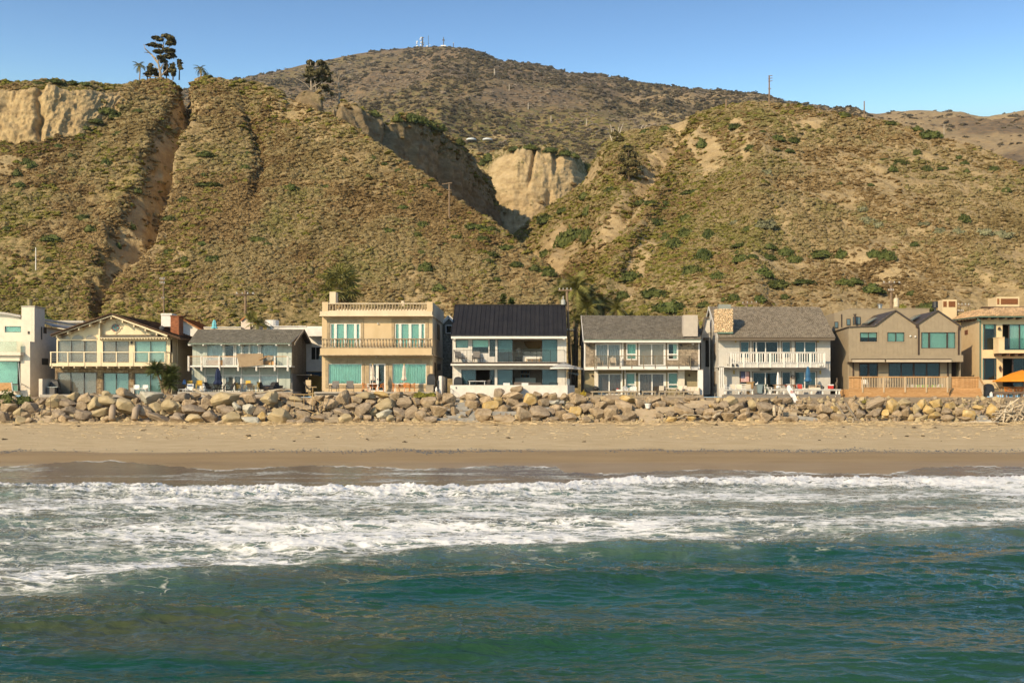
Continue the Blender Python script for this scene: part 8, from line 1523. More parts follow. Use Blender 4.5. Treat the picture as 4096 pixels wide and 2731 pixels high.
mast('leftmost short mast stacked with three white dishes on the summit', 266, 255, 350, .5, [(268, 265, 12), (262, 290, 10), (268, 333, 13)]); mast('thick lattice tower hung with white dishes on the summit', 352, 195, 350, 1.3, [(331, 202, 10), (318, 226, 11), (331, 274, 11), (322, 320, 11)], [(340, 198, 378, 206), (336, 282, 384, 290), (358, 305, 376, 322), (342, 232, 364, 240), (340, 262, 362, 268)])
mast('thin guyed mast right of the dish tower on the summit', 445, 165, 345, .35, [(468, 318, 7)], [(441, 185, 449, 195), (441, 208, 449, 216), (441, 240, 449, 247), (440, 290, 452, 300)], (415, 328, 434, 346)); mast('cross-shaped tower on a wide white hut on the summit', 683, 195, 335, .8, [], [(665, 232, 700, 240), (663, 240, 671, 250), (690, 244, 699, 258)], (638, 322, 720, 338)); mast('shortest antenna mast at the right end of the summit', 838, 280, 352, .7, [(840, 286, 6)], [(832, 290, 842, 298), (832, 310, 843, 320)])
mb = MB()
def wire(a, b, sag, r=.012):
    a, b = Vector(a), Vector(b); mb.tube([a.lerp(b, t) - Vector((0, 0, sag * 4 * t * (1 - t))) for t in np.linspace(0, 1, 13)], r, 3, False)
for dz in (0, .35): wire((-70, 134, z2.w(0, 130, 134)[2] + dz), z2.w(660, 122, 128), .6); wire(z2.w(830, 122, 128), z4.w(1300, 84, 121), 1.0)
wire(z4.w(1430, 84, 121), z6.w(500, 222, 136), .9); wire(z6.w(640, 216, 136), z7.w(660, 12, 134), .5); wire(z7.w(830, 12, 134), z8.w(1300, 60, 130), .6)
tag(mb.B('overhead_wires', m_black), 'thin dark overhead wires strung between the utility poles behind the houses', 'wires')
def chair_mb(kind):
    P_ = {}
    if kind == 'adirondack':
        s_ = MB(); [s_.box(-.27 + i * .11, -.18 + i * .11, -.3, .25, .30 - .0, .33) for i in range(5)]; P_['seat'] = s_
        b = MB(); [b.bar((-.24 + i * .12, .2, .3), (-.30 + i * .15, .5, 1.0 - abs(i - 2) * .06), .1, .025) for i in range(5)]; P_['backrest'] = b
        P_['arm'] = [MB().box(-.4, -.29, -.35, .3, .52, .55), MB().box(.29, .4, -.35, .3, .52, .55)]; P_['leg'] = [MB().bar((x, y, 0), (x, y, h_), .07) for x in (-.34, .34) for y, h_ in ((-.3, .52), (.28, .52))]
    elif kind == 'lounge':
        P_['seat'] = MB().slab((-.33, -.45, .36), (.33, -.45, .36), (.33, .2, .30), (-.33, .2, .30), .04); P_['backrest'] = MB().slab((-.33, .2, .32), (.33, .2, .32), (.33, .62, 1.02), (-.33, .62, 1.02), .04)
        P_['arm'] = [MB().bar((x, -.4, .56), (x, .35, .58), .05) for x in (-.36, .36)]; P_['leg'] = [MB().bar((x, y, 0), (x, y * .8, .56), .04) for x in (-.36, .36) for y in (-.45, .35)]
    elif kind == 'tub':
        b = MB(); n = 9
        for i in range(n): a = math.pi * (i / (n - 1)); b.bar((.3 * math.cos(a), .26 * math.sin(a) - .02, .44), (.36 * math.cos(a), .34 * math.sin(a) - .02, .70 + .16 * math.sin(a)), .075, .02)
        b.tube([(.36 * math.cos(a), .34 * math.sin(a) - .02, .70 + .16 * math.sin(a)) for a in np.linspace(0, math.pi, 9)], .022, 5)
        P_['seat'] = MB().box(-.26, .26, -.26, .24, .41, .45); P_['backrest'] = b; P_['leg'] = [MB().bar((x * 1.1, y * 1.15, 0), (x, y, .42), .045) for x in (-.24, .24) for y in (-.24, .24)]
    else:
        P_['seat'] = MB().box(-.25, .25, -.25, .25, .42, .46); P_['backrest'] = MB().slab((-.24, .24, .52), (.24, .24, .52), (.24, .34, .98), (-.24, .34, .98), .03)
        P_['arm'] = [MB().bar((x, -.22, .64), (x, .26, .66), .04) for x in (-.29, .29)]; P_['leg'] = [MB().bar((x, y, 0), (x, y, .65 if y < 0 else .95), .035) for x in (-.29, .29) for y in (-.23, .25)]
    return P_
CH = {}
def ch(q, x, y, Y, kind, mat, lab, rz=0.0, s_=1.0, fm=None, grp=None, name='chair'):
    key = (kind, mat.name, (fm or mat).name)
    if key not in CH:
        P_ = chair_mb(kind); CH[key] = {k: [m_.mesh(k, mat if k in ('seat', 'backrest') else (fm or mat)) for m_ in (v if isinstance(v, list) else [v])] for k, v in P_.items()}
    t = tg(name, q.w(x, y, Y), lab, 'chair', grp); t.rotation_euler = (0, 0, rz); t.scale = (s_,) * 3
    for k, ms in CH[key].items():
        for me in ms: o = bpy.data.objects.new(k, me); COL.objects.link(o); o.parent = t
    return t
def table(q, x, y, Y, w_, h_, mat, lab, d=.7, round_=False, grp=None, fm=None):
    t = tg('table', q.w(x, y, Y), lab, 'table', grp); b = Vector(t.location); mb = MB()
    if round_: mb.lathe(b + Vector((0, 0, h_)), [(w_ / 2, 0), (w_ / 2, .04)], 16)
    else: mb.box(b.x - w_ / 2, b.x + w_ / 2, Y - d / 2, Y + d / 2, b.z + h_, b.z + h_ + .05)
    mb.B('tabletop', mat, t)
    for sx in (-1, 1):
        for sy in (-1, 1): MB().bar((b.x + sx * w_ * (.2 if round_ else .44), Y + sy * d * .35, b.z), (b.x + sx * w_ * (.3 if round_ else .44), Y + sy * d * .35, b.z + h_), .05).B('leg', fm or mat, t)
    return t
def closed_umbrella(q, x, y0, y1, yb, Y, mat, lab, tip=None, w_=.16, grp='closed umbrellas'):
    b = q.w(x, yb, Y); t = tg('umbrella', b, lab, 'umbrella', grp); z0, z1_ = q.Z(y1, Y), q.Z(y0, Y); H = z1_ - z0; mb = MB(); mb.tube([b, (b[0], b[1], z1_)], .025, 6); mb.B('pole', m_white if tip else m_black, t)
    mb = MB(); n = 12
    prof = [(w_ * .35, 0), (w_ * 1.0, .06), (w_ * .95, .16), (w_ * .6, .3), (w_ * .7, .45), (w_ * .5, .8), (w_ * .2, 1)]
    mb.lathe((b[0], b[1], z0), [(r, h_ * H) for r, h_ in prof], n); mb.v = [(b[0] + (vx - b[0]) * (1 + .25 * (i % 2)), b[1] + (vy - b[1]) * (1 + .25 * (i % 2)), vz) for i, (vx, vy, vz) in enumerate(mb.v)]; mb.B('canopy', mat, t)
    if tip: mb = MB(); mb.ball((b[0], b[1], z1_ + .06), .07, 6, 4); mb.B('finial', tip, t)
    return t
def open_umbrella(q, x, yt, yr, yb, Y, rad, mats, lab, tilt=0.0, nseg=16, nring=5, pole=None, px=None):
    c = Vector(q.w(x, yt, Y)); zr = q.Z(yr, Y); b = q.w(px or x, yb, Y); t = tg('umbrella', b, lab, 'umbrella'); MB().tube([b, (c.x if px is None else b[0], Y, c.z if px is None else q.Z(yt + 5, Y))], .03, 6).B('pole', pole or m_black, t)
    H = c.z - zr
    for j in range(nring):
        mb = MB(); r0, r1 = rad * j / nring, rad * (j + 1) / nring
        for i in range(nseg):
            a0, a1 = 2 * math.pi * i / nseg, 2 * math.pi * (i + 1) / nseg
            f = lambda r_, a: Vector((c.x + r_ * math.cos(a), c.y + r_ * math.sin(a), c.z - H * (r_ / rad) ** 1.25 + tilt * r_ * math.cos(a)))
            mb.add([f(r0, a0), f(r1, a0), f(r1, a1), f(r0, a1)], [(0, 1, 2, 3)])
        mb.B('canopy_stripe' if len(mats) > 1 else 'canopy', mats[j % len(mats)], t, fix=False)
    mb = MB(); [mb.add([Vector((c.x + rad * math.cos(a), c.y + rad * math.sin(a), zr + tilt * rad * math.cos(a))), Vector((c.x + rad * math.cos(a + .39), c.y + rad * math.sin(a + .39), zr + tilt * rad * math.cos(a + .39))), Vector((c.x + rad * math.cos(a + .39), c.y + rad * math.sin(a + .39), zr - .14 + tilt * rad * math.cos(a + .39))), Vector((c.x + rad * math.cos(a), c.y + rad * math.sin(a), zr - .14 + tilt * rad * math.cos(a)))], [(0, 1, 2, 3)]) for a in np.arange(0, 6.28, .3927)]; mb.B('valance', mats[0], t, fix=False)
def grill(q, x, yb, Y, lab, covered=True, w_=1.2, h_=1.15):
    b = Vector(q.w(x, yb, Y)); t = tg('grill', b, lab, 'grill'); mb = MB()
    for dz, s_ in ((0, 1), (h_ * .55, 1.0), (h_ * .8, .92), (h_ * .96, .6), (h_, .2)):
        mb.v += [(b.x - w_ / 2 * s_, Y - .3 * s_, b.z + dz), (b.x + w_ / 2 * s_, Y - .3 * s_, b.z + dz), (b.x + w_ / 2 * s_, Y + .3 * s_, b.z + dz), (b.x - w_ / 2 * s_, Y + .3 * s_, b.z + dz)]
    for k in range(4): mb.f += [(4 * k + i, 4 * k + (i + 1) % 4, 4 * k + 4 + (i + 1) % 4, 4 * k + 4 + i) for i in range(4)]
    mb.f.append((16, 17, 18, 19)); mb.B('cover', m_black, t); MB().box(b.x - w_ / 2 + .05, b.x + w_ / 2 - .05, Y - .27, Y + .27, b.z + .0, b.z + .08).B('base', m_alu, t)
m_or = pl('orange_plastic', (.62, .20, .025), .4, spec=.5); m_yel = pl('yellow_plastic', (.60, .36, .03), .5); m_mesh = pl('grey_sling', (.18, .16, .14), .7); m_wp = pl('white_plastic', (.76, .74, .70), .45); m_blk = pl('black_chair', (.03, .028, .028), .6); m_navy = pl('navy_canvas', (.018, .028, .07), .9); m_crm = pl('cream_canvas', (.66, .56, .45), .9); m_cush = pl('cream_cushion', (.66, .58, .46), .95)
for i, x in enumerate((1395, 1490)): ch(z1, x + 20, 1172, 113.8, 'dining', m_wp, ('left' if i == 0 else 'right') + ' white garden chair on the patio before the gabled house windows', R.uniform(-.4, .4), grp='white patio chairs of the gabled house')
table(z1, 1455, 1175, 113.4, 1.6, .62, m_wp, 'white low table between the two white garden chairs')
grill(z1, 575, 1165, 114.6, 'grey covered grill on a stand left of the gabled house', w_=.9, h_=1.35); t = tg('grill_cart', z1.w(530, 1195, 113.6), 'grey steel grill cart in front of the gabled house corner', 'cart'); z1.box(492, 570, 1092, 1195, 113.6, .5).B('cabinet', pl('cart_grey', (.14, .13, .12), .5), t); z1.box(488, 600, 1088, 1094, 113.55, .6).B('cart_top', m_alu, t)
tb = pl('turquoise_canvas', (.20, .55, .60), .9); closed_umbrella(z2, 411, 390, 485, 520, 122.5, tb, 'closed turquoise umbrella on the roof terrace behind the mint house', w_=.3)
closed_umbrella(z2, 449, 895, 1070, 1140, 114.6, m_navy, 'closed navy umbrella on the mint house patio', w_=.38)
for i, (x, y, k, m_, lb, rz) in enumerate(((152, 1160, 'lounge', m_wp, 'left white lounge chair with blue striped back at the mint patio edge', .15), (283, 1162, 'lounge', m_wp, 'right white lounge chair with blue striped back at the mint patio edge', .1), (145, 1120, 'dining', m_yel, 'first yellow chair from left on the mint patio', .0), (252, 1120, 'dining', m_yel, 'second yellow chair from left on the mint patio', .2), (372, 1142, 'lounge', m_blk, 'black chair left of the dark table on the mint patio', 1.2), (478, 1140, 'lounge', m_blk, 'black chair right of the dark table on the mint patio', -1.2), (565, 1145, 'lounge', m_blk, 'low black lounge chair before the mint house door', -1.0), (670, 1140, 'dining', m_yel, 'tall yellow chair left of the square patio table', 1.57), (755, 1120, 'dining', m_yel, 'yellow chair behind the brown woven chair on the mint patio', 0), (790, 1150, 'dining', pl('woven_brown', (.10, .08, .06), .8), 'brown woven chair with its back to the sea on the mint patio', math.pi), (848, 1140, 'dining', m_yel, 'tall yellow chair right of the square patio table', -1.57), (925, 1142, 'lounge', m_blk, 'black lounger left of the covered spa on the mint patio', 1.0), (985, 1142, 'lounge', m_blk, 'black lounger with raised back before the covered spa', -.6), (1075, 1140, 'lounge', m_blk, 'black lounger furthest right on the mint patio', .6))): ch(z2, x, y, 113.6 + (i % 3) * .5, k, m_, lb, rz, grp='chairs on the mint house patio', s_=.95)
for x in (152, 283): o = z2.box(x - 30, x + 30, 1068, 1078, 113.9, .03); tag(o.B('striped_towel', pl('blue_stripe', (.03, .10, .22), .9)), ('left' if x < 200 else 'right') + ' blue-striped towel over a white lounge chair on the mint patio', 'towel', 'blue towels')
table(z2, 430, 1142, 114, 1.1, .7, m_blk, 'dark round patio table under the navy umbrella', .9, True); table(z2, 745, 1142, 114, 1.1, .74, m_blk, 'dark square patio table between the yellow chairs'); table(z2, 235, 1130, 115, .9, .7, m_blk, 'small dark table between the two yellow left chairs', .6)
t = tg('spa', z2.w(1010, 1140, 115.4), 'covered hot tub with dark blue padded lid on the mint patio', 'spa'); z2.box(925, 1090, 1085, 1140, 115.2, 1.4).B('tub', pl('brown_spa', (.16, .11, .08), .8), t); z2.box(918, 1095, 1074, 1086, 115.15, 1.5).B('lid', pl('spa_blue', (.035, .045, .09), .7), t)
ch(z2, 975, 868, 115.9, 'tub', pl('pale_iron', (.42, .36, .27), .7), 'ornate pale cast chair on the mint house balcony', 0, 1.15)
closed_umbrella(z2, 98, 1012, 1062, 1130, 114.2, pl('blue_canvas', (.05, .12, .28), .9), 'tipped closed blue umbrella at the left end of the mint patio', w_=.2)
for i, (x, w_) in enumerate(((60, 50), (110, 45))): t = tg('side_table', z2.w(x, 1165, 113.4), ('left' if i == 0 else 'right') + ' small white slatted table at the left end of the mint patio', 'table', 'white slatted tables'); z2.box(x - w_ / 2, x + w_ / 2, 1112, 1118, 113.4, .4).B('tabletop', m_wp, t); [z2.box(x + s_ * w_ * .4 - 2, x + s_ * w_ * .4 + 2, 1118, 1165, 113.45, .04).B('leg', m_wp, t) for s_ in (-1, 1)]
ch(z2, 1420, 1140, 115, 'lounge', m_blk, 'folded dark lounger leaning by the ochre wall', 1.2, 1.0)
for i, x in enumerate((233, 385)): ch(z3, x, 1172, 113.8, 'lounge', m_mesh, ('left' if i == 0 else 'right') + ' grey sling lounge chair on the beige house terrace', math.pi * 0 + (.15 if i else -.1), 1.05, m_blk, grp='grey sling loungers')
for i, (x, rz) in enumerate(((535, 1.4), (612, 0.1), (683, -1.4), (825, 1.4), (890, .1), (938, math.pi), (985, -1.4))): ch(z3, x, 1172, 113.4 + (.9 if rz == .1 or rz == 0.1 else 0) + (-.3 if rz == math.pi else 0), 'tub', m_or, ORD[i] + ' orange chair from left on the beige house terrace', rz, 1.0, grp='orange chairs')
for i, x in enumerate((608, 868)): table(z3, x, 1172, 114.0, 1.15, .73, m_wp, ('left' if i == 0 else 'right') + ' white table among the orange chairs', .8, fm=m_wp, grp='white terrace tables'); closed_umbrella(z3, 605 + (i * 303), 915, 1068, 1165, 114.0, m_crm, ('left' if i == 0 else 'right') + ' closed cream umbrella with gold tip on the beige terrace', pl('gold_tip', (.55, .35, .05), .4), .24)
grill(z3, 1170, 1125, 115.2, 'black covered grill at the right corner of the beige house', w_=.8, h_=1.3); t = tg('wicker_planter', z3.w(1153, 1168, 113.5), 'grey wicker basket planter at the right of the beige terrace', 'planter'); z3.box(1117, 1190, 1112, 1168, 113.5, .6).B('basket', M('wicker', [(.22, .18, .13), (.42, .36, .28)], scale=18, bump=.4), t); z3.box(1113, 1194, 1108, 1114, 113.46, .68).B('rim', pl('wicker_rim', (.36, .30, .22), .8), t)
mb = MB(); mb.lathe(z3.w(1219, 1172, 113.6), [(.1, 0), (.12, .3), (.05, .38), (.05, .48)], 10); tag(mb.B('gas_bottle', m_wp), 'small white gas bottle beside the wicker planter', 'gas bottle')
tag(z3.box(496, 522, 1152, 1172, 113.3, .2).B('lantern_box', m_black), 'small dark lantern at the foot of the first orange chair', 'lantern')
for i, (x, y, rz) in enumerate(((262, 826, .5), (430, 826, 0))): ch(z4, x, y, 115.6, 'lounge', m_mesh, ('left' if i == 0 else 'right') + ' brown sling lounger on the upper balcony of the black-roofed house', rz, 1.05, m_bronze, grp='balcony loungers'); table(z4, x + 25, 826, 115.2, .95, .36, m_bronze, ('left' if i == 0 else 'right') + ' low dark footstool table by a balcony lounger', .4, grp='balcony footstools')
stripe = [pl('white_canvas', (.75, .72, .66), .9), pl('black_canvas', (.04, .04, .045), .9)]
open_umbrella(z4, 1345, 836, 888, 1195, 113.2, 1.35, stripe, 'black and white striped umbrella at the right of the white terrace', 0.0, 16, 8, m_black, 1361); open_umbrella(z4, 1420, 862, 893, 1100, 116.4, 1.25, stripe, 'second striped umbrella partly hidden behind the first at the right', -.02, 16, 8)
for i, (x, m_) in enumerate(((748, m_wp), (940, m_wp))): t = tg('sofa_chair', z4.w(x, 1120, 114), ('left' if i == 0 else 'right') + ' white cushioned chair back showing above the white parapet', 'chair', 'white terrace chairs'); z4.box(x - 35, x + 35, 1048, 1120, 114, .12).B('backrest', m_, t); z4.box(x - 35, x + 35, 1090, 1100, 114.12, .5).B('seat', m_, t)
t = tg('terrace_sofa', z4.w(1080, 1110, 115), 'dark low outdoor sofa behind the white parapet', 'sofa'); z4.box(985, 1110, 1046, 1110, 115.3, .2).B('backrest', pl('dark_cushion', (.10, .09, .08), .9), t); z4.box(985, 1110, 1080, 1110, 114.7, .6).B('seat', pl('dark_cushion', (.10, .09, .08), .9), t); t = tg('terrace_sofa', z4.w(900, 1110, 115.2), 'taupe low outdoor sofa behind the left white chair', 'sofa'); z4.box(825, 1000, 1040, 1110, 115.6, .2).B('backrest', pl('taupe_cushion', (.16, .13, .11), .9), t); z4.box(825, 1000, 1075, 1110, 115.0, .6).B('seat', pl('taupe_cushion', (.16, .13, .11), .9), t)
for i, x in enumerate((305, 380, 490, 545)): ch(z4, x, 1110, 114.8, 'tub', [m_blk, m_blk, m_blk, m_mesh][i], ORD[i] + ' dining chair from left behind the white parapet', [1.2, 0, 0, -1.2][i], 1.05, grp='terrace dining chairs')
table(z4, 440, 1115, 114.6, 1.7, .78, m_wp, 'white dining table behind the white parapet'); grill(z4, 242, 1110, 114.6, 'black grill at the left end behind the white parapet', w_=.85, h_=1.2)
table(z4, 1240, 1105, 115, .9, .5, m_blk, 'dark side table near the striped umbrella pole')
t = tg('pergola', z4.w(1450, 1100, 117), 'grey-blue shade arbor in the gap right of the black-roofed house', 'pergola'); mb = MB()
for i in range(5): z4.bar(1385 + i * 14, 935 + i * 5, 1500, 955 - i * 4 + 10, 116.8 + i * .25, .1, mb)
mb.B('rafters', pl('slate_blue', (.22, .26, .30), .8), t); z4.box(1385, 1395, 940, 1100, 116.8, .12).B('post', pl('slate_blue', (.22, .26, .30), .8), t)
for i in range(5): z4.box(1375, 1410, 1008 + i * 13, 1016 + i * 13, 115.5, .05).B('slat', m_wp, t)
mb = None; t = tg('kettle_grill', z5.w(325, 1186, 114.8), 'black kettle grill at the left of the shingle house deck', 'grill'); mb = MB(); mb.ball(z5.w(326, 1108, 114.8), .3, 12, 8, (1, 1, .75)); mb.sm = True; mb.B('bowl', m_blk, t); [MB().bar(z5.w(326, 1118, 114.8), Vector(z5.w(326 + dx, 1186, 114.8 + dy)), .03).B('leg', m_blk, t) for dx, dy in ((-28, -.1), (28, -.1), (0, .25))]
for i, (x, m_, rz, k) in enumerate(((660, m_wp, .7, 'adirondack'), (712, m_wp, -.1, 'adirondack'), (1005, m_cush, math.pi, 'dining'), (1070, m_cush, .9, 'dining'), (1200, m_cush, -.3, 'dining'), (1245, m_cush, .0, 'lounge'))): ch(z5, x, 1182, 114.5 + (i % 2) * .4, k, m_, ORD[i] + ' pale chair from left on the shingle house deck', rz, 1.0, m_wp if k != 'dining' else m_bronze, grp='pale deck chairs')
table(z5, 1110, 1182, 114.6, 1.2, .72, m_crm, 'cream dining table on the right of the shingle house deck'); t = tg('sofa', z5.w(1330, 1184, 115), 'cream cushioned outdoor sofa at the right end of the shingle house deck', 'sofa'); z5.box(1262, 1402, 1130, 1168, 114.8, .7).B('seat', m_cush, t); z5.box(1262, 1402, 1088, 1135, 115.5, .2).B('backrest', m_cush, t); [z5.box(a, a + 44, 1100, 1138, 115.3, .15).B('cushion', m_crm, t) for a in (1265, 1311, 1357)]; z5.box(1255, 1265, 1110, 1180, 114.8, .8).B('arm', m_oldw, t); z5.box(1402, 1410, 1100, 1180, 114.8, .8).B('arm', m_oldw, t)
t = tg('drinks_box', z5.w(570, 1135, 114.2), 'white box with red and orange bags on the deck rail', 'box'); z5.box(536, 604, 1116, 1133, 114.0, .25).B('box_body', m_wp, t); z5.po([(536, 1120), (545, 1100), (560, 1112), (566, 1122)], 114.1, .1).B('bag', pl('red_bag', (.5, .06, .03), .6), t)
for i, (x, y, rz) in enumerate(((352, 872, .4), (498, 872, -.1))): ch(z5, x, y, 116.0, 'adirondack', pl('tan_plastic', (.50, .42, .32), .6), ('left' if i == 0 else 'right') + ' tan adirondack chair on the shingle house balcony', rz, .95, grp='balcony adirondack chairs')
ch(z5, 1290, 872, 116.0, 'dining', m_bronze, 'dark small chair at the right end of the shingle house balcony', -.6, .8); tag(z5.box(577, 596, 785, 872, 116.0, .3).B('white_cabinet', m_wp), 'narrow white cabinet on the shingle house balcony', 'cabinet')
t = tg('flower_pot', z5.w(866, 1312, 108.2), 'white pot with spiky plant on the pale concrete steps', 'pot'); mb = MB(); mb.lathe(z5.w(866, 1314, 108.2), [(.2, 0), (.28, .36), (.32, .38), (.32, .46), (.27, .46)], 14); mb.B('pot', m_wp, t); mb = MB(); [mb.bar(z5.w(866, 1266, 108.2), Vector(z5.w(866 + R.uniform(-45, 60), 1225 + R.uniform(-5, 30), 108.2 + R.uniform(-.3, .3))), .03) for _ in range(16)]; mb.B('leaves', pl('agave_leaf', (.30, .27, .20), .8), t)
m_usr = pl('flag_red', (.42, .04, .035), .8); m_usw = pl('flag_white', (.72, .70, .66), .8); m_usb = pl('flag_blue', (.025, .035, .12), .8)
t = tg('american_flag', z6.w(521, 1040, 116.4), 'striped flag with stars hung vertically in the lower left window of the beach house', 'flag'); n = 13
for i in range(n): z6.box(479 + 86 * i / n, 479 + 86 * (i + 1) / n, 931, 1038, 116.38, .012).B('stripe', m_usr if i % 2 == 0 else m_usw, t)
z6.box(478, 523, 930, 999, 116.36, .012).B('canton', m_usb, t)
for i in range(5):
    for j in range(6): c = z6.w(484 + i * 8.3 + (2 if j % 2 else 0), 937 + j * 11, 116.355); MB().poly if False else z6.po([(484 + i * 8.3 + 2.4 * math.cos(a) * (1 if k % 2 == 0 else .45), 937 + j * 11 + 2.8 * math.sin(a) * (1 if k % 2 == 0 else .45)) for k, a in enumerate(np.arange(-math.pi / 2, 1.5 * math.pi - .1, math.pi / 5))], 116.35, .008).B('star', m_usw, t)
for i, (x, m_, k, rz, lb) in enumerate(((345, m_wp, 'dining', 1.2, 'first pale folding chair from left on the beach house deck'), (400, m_cush, 'dining', .1, 'second pale folding chair from left on the beach house deck'), (458, m_cush, 'dining', -.1, 'third pale folding chair from left on the beach house deck'), (548, m_cush, 'dining', math.pi, 'cream folding chair beside the brown cabinet on the beach house deck'), (765, pl('green_iron', (.30, .33, .22), .7), 'dining', .8, 'left pale green metal chair before the glass door'), (838, pl('green_iron', (.30, .33, .22), .7), 'dining', -.8, 'right pale green metal chair before the glass door'), (985, m_wp, 'dining', 0, 'white folding chair behind the leaning white board'), (1100, pl('red_stripe_canvas', (.50, .07, .05), .9), 'dining', 0, 'red and white striped chair on the beach house deck'), (1310, m_blk, 'tub', 0, 'black cast iron chair near the blue umbrella'))): ch(z6, x, 1164, 114.4 + (i % 2) * .5, k, m_, lb, rz, 1.0, m_wp if k == 'dining' and m_ is not m_blk else None, grp='chairs on the beach house deck')
t = tg('cabinet', z6.w(600, 1165, 115.2), 'brown wooden cabinet left of the grey rubbish bin', 'cabinet'); z6.box(548, 612, 1042, 1166, 115.2, .5).B('cabinet_body', pl('brown_cabinet', (.34, .21, .09), .7), t); z6.box(544, 624, 1036, 1044, 115.15, .6).B('cabinet_top', pl('brown_cabinet', (.34, .21, .09), .7), t)
t = tg('rubbish_bin', z6.w(682, 1162, 114.4), 'blue-grey wheeled rubbish bin on the beach house deck', 'bin'); z6.po([(652, 1072), (708, 1072), (700, 1155), (660, 1155)], 114.4, .5).B('bin_body', pl('bin_grey', (.20, .26, .27), .6), t); z6.box(648, 712, 1063, 1073, 114.36, .6).B('lid', pl('bin_grey', (.20, .26, .27), .6), t); [z6.box(a, a + 8, 1148, 1162, 114.5, .1).B('wheel', m_blk, t) for a in (660, 692)]
t = tg('statue', z6.w(628, 1164, 114.9), 'white seabird-like figure on a covered stand beside the grey bin', 'statue'); mb = MB(); mb.ball(z6.w(645, 1062, 114.9), .16, 8, 6, (1, .7, .6)); mb.tube([z6.w(650, 1055, 114.9), z6.w(655, 1040, 114.9)], .04, 6); mb.B('bird', m_wp, t); z6.po([(612, 1078), (648, 1075), (652, 1160), (618, 1160)], 114.9, .4).B('stand', m_mesh, t)
tcl = closed_umbrella(z6, 868, 935, 1110, 1165, 114.2, m_wp, 'closed white umbrella left of centre on the beach house deck', w_=.2); closed_umbrella(z6, 1180, 878, 1040, 1110, 114.2, pl('blue_umbrella', (.04, .13, .25), .9), 'closed blue umbrella on the beach house deck', w_=.3)
table(z6, 935, 1150, 114.3, 2.2, .75, pl('brown_top', (.30, .16, .08), .7), 'long brown table cluttered with towels behind the bench rail'); r = random.Random(2)
for i, (x, c) in enumerate(((890, (.5, .45, .4)), (920, (.6, .6, .55)), (950, (.45, .06, .05)), (1010, (.65, .62, .55)), (1040, (.5, .08, .06)))): mb = MB(); mb.ball(z6.w(x, 1078, 114.2), .2, 8, 5, (1, .8, .4)); tag(mb.B('towel', pl('towel_%d' % i, c, .95)), ORD[i] + ' crumpled towel from left on the long brown table', 'towel', 'towels on the table')
t = tg('outdoor_sofa', z6.w(1260, 1112, 114.4), 'tan cushioned sofa behind the white bench near the red cooler', 'sofa'); z6.box(1192, 1312, 1095, 1114, 114.2, .7).B('seat', m_cush, t); [z6.box(a, b, 1068, 1098, 114.7, .2).B('cushion', pl('tan_cushion', (.46, .34, .23), .95), t) for a, b in ((1192, 1248), (1256, 1310))]
t = tg('cooler', z6.w(1422, 1112, 113.6), 'red cooler box with white lid on the white bench rail', 'cooler'); z6.box(1397, 1448, 1076, 1110, 113.5, .4).B('cooler_body', pl('cooler_red', (.50, .04, .03), .5), t); z6.box(1395, 1450, 1064, 1076, 113.48, .44).B('lid', m_wp, t)
t = tg('statue', z6.w(1483, 1112, 113.7), 'tall slim carved figure standing at the right end of the bench rail', 'statue'); mb = MB(); mb.tube([z6.w(1478, 1112, 113.7), z6.w(1482, 1085, 113.7), z6.w(1476, 1055, 113.7), z6.w(1486, 1030, 113.7), z6.w(1484, 1010, 113.7)], [.14, .1, .13, .08, .06], 8); mb.ball(z6.w(1483, 1004, 113.7), .09, 8, 6); mb.tube([z6.w(1480, 1030, 113.7), z6.w(1496, 1040, 113.7), z6.w(1494, 1015, 113.7)], .035, 5); mb.sm = True; mb.B('carving', pl('dark_carving', (.12, .09, .06), .8), t)
t = tg('paddle_board', z6.w(1065, 1255, 111), 'white board with red emblem leaning on the deck rail down to the boulders', 'board'); P_ = [Vector(z6.w(x, y, Y)) for x, y, Y in ((975, 1075, 113.5), (990, 1120, 113.2), (1030, 1190, 112.3), (1065, 1258, 111.2))]; mb = MB()
for k, (p, w_) in enumerate(zip(P_, (.12, .24, .24, .15))): mb.v += [(p.x - w_, p.y, p.z - .04), (p.x + w_, p.y, p.z + .06), (p.x + w_, p.y + .08, p.z + .06), (p.x - w_, p.y + .08, p.z - .04)]
mb.f = [(4 * k + i, 4 * k + (i + 1) % 4, 4 * k + 4 + (i + 1) % 4, 4 * k + 4 + i) for k in range(3) for i in range(4)] + [(0, 1, 2, 3), (12, 13, 14, 15)]; mb.B('board_body', m_wp, t)
for (x, y, s_, m_) in ((1011, 1145, .15, m_usr), (1011, 1145, .10, m_wp), (1011, 1145, .06, m_usr), (1000, 1128, .05, pl('gold_tip', (.55, .35, .05), .4)), (1025, 1172, .05, m_usr)): c = Vector(z6.w(x, y, 112.82 - (.02 if m_ is m_wp else .03 if s_ == .06 else 0))); mb = MB(); mb.lathe((0, 0, 0), [(s_, 0), (s_, .01)], 12); mb.v = [(c.x + a, c.y - b_ - .1, c.z + b) for a, b, b_ in mb.v]; mb.B('emblem', m_, t)
tag(z6.bar(1070, 1218, 1295, 1212, 112.9, .09).B('surfboard_edge', pl('yellow_board', (.60, .48, .12), .5)), 'thin yellow board lying under the beach house deck edge', 'board'); mb = MB(); mb.lathe(z6.w(1349, 1243, 112.8), [(.16, 0), (.17, .42), (.15, .44)], 12); tag(mb.B('bucket', pl('bucket_grey', (.42, .42, .40), .6)), 'pale grey bucket under the right end of the beach house deck', 'bucket')
mb = MB(); mb.tube([z6.w(1468, 1180, 113.2), z6.w(1466, 1215, 113.1), z6.w(1440, 1232, 113), z6.w(1405, 1238, 113)], .03, 5); tag(mb.B('rope', m_crm), 'pale rope hanging from the right end of the beach house deck', 'rope')
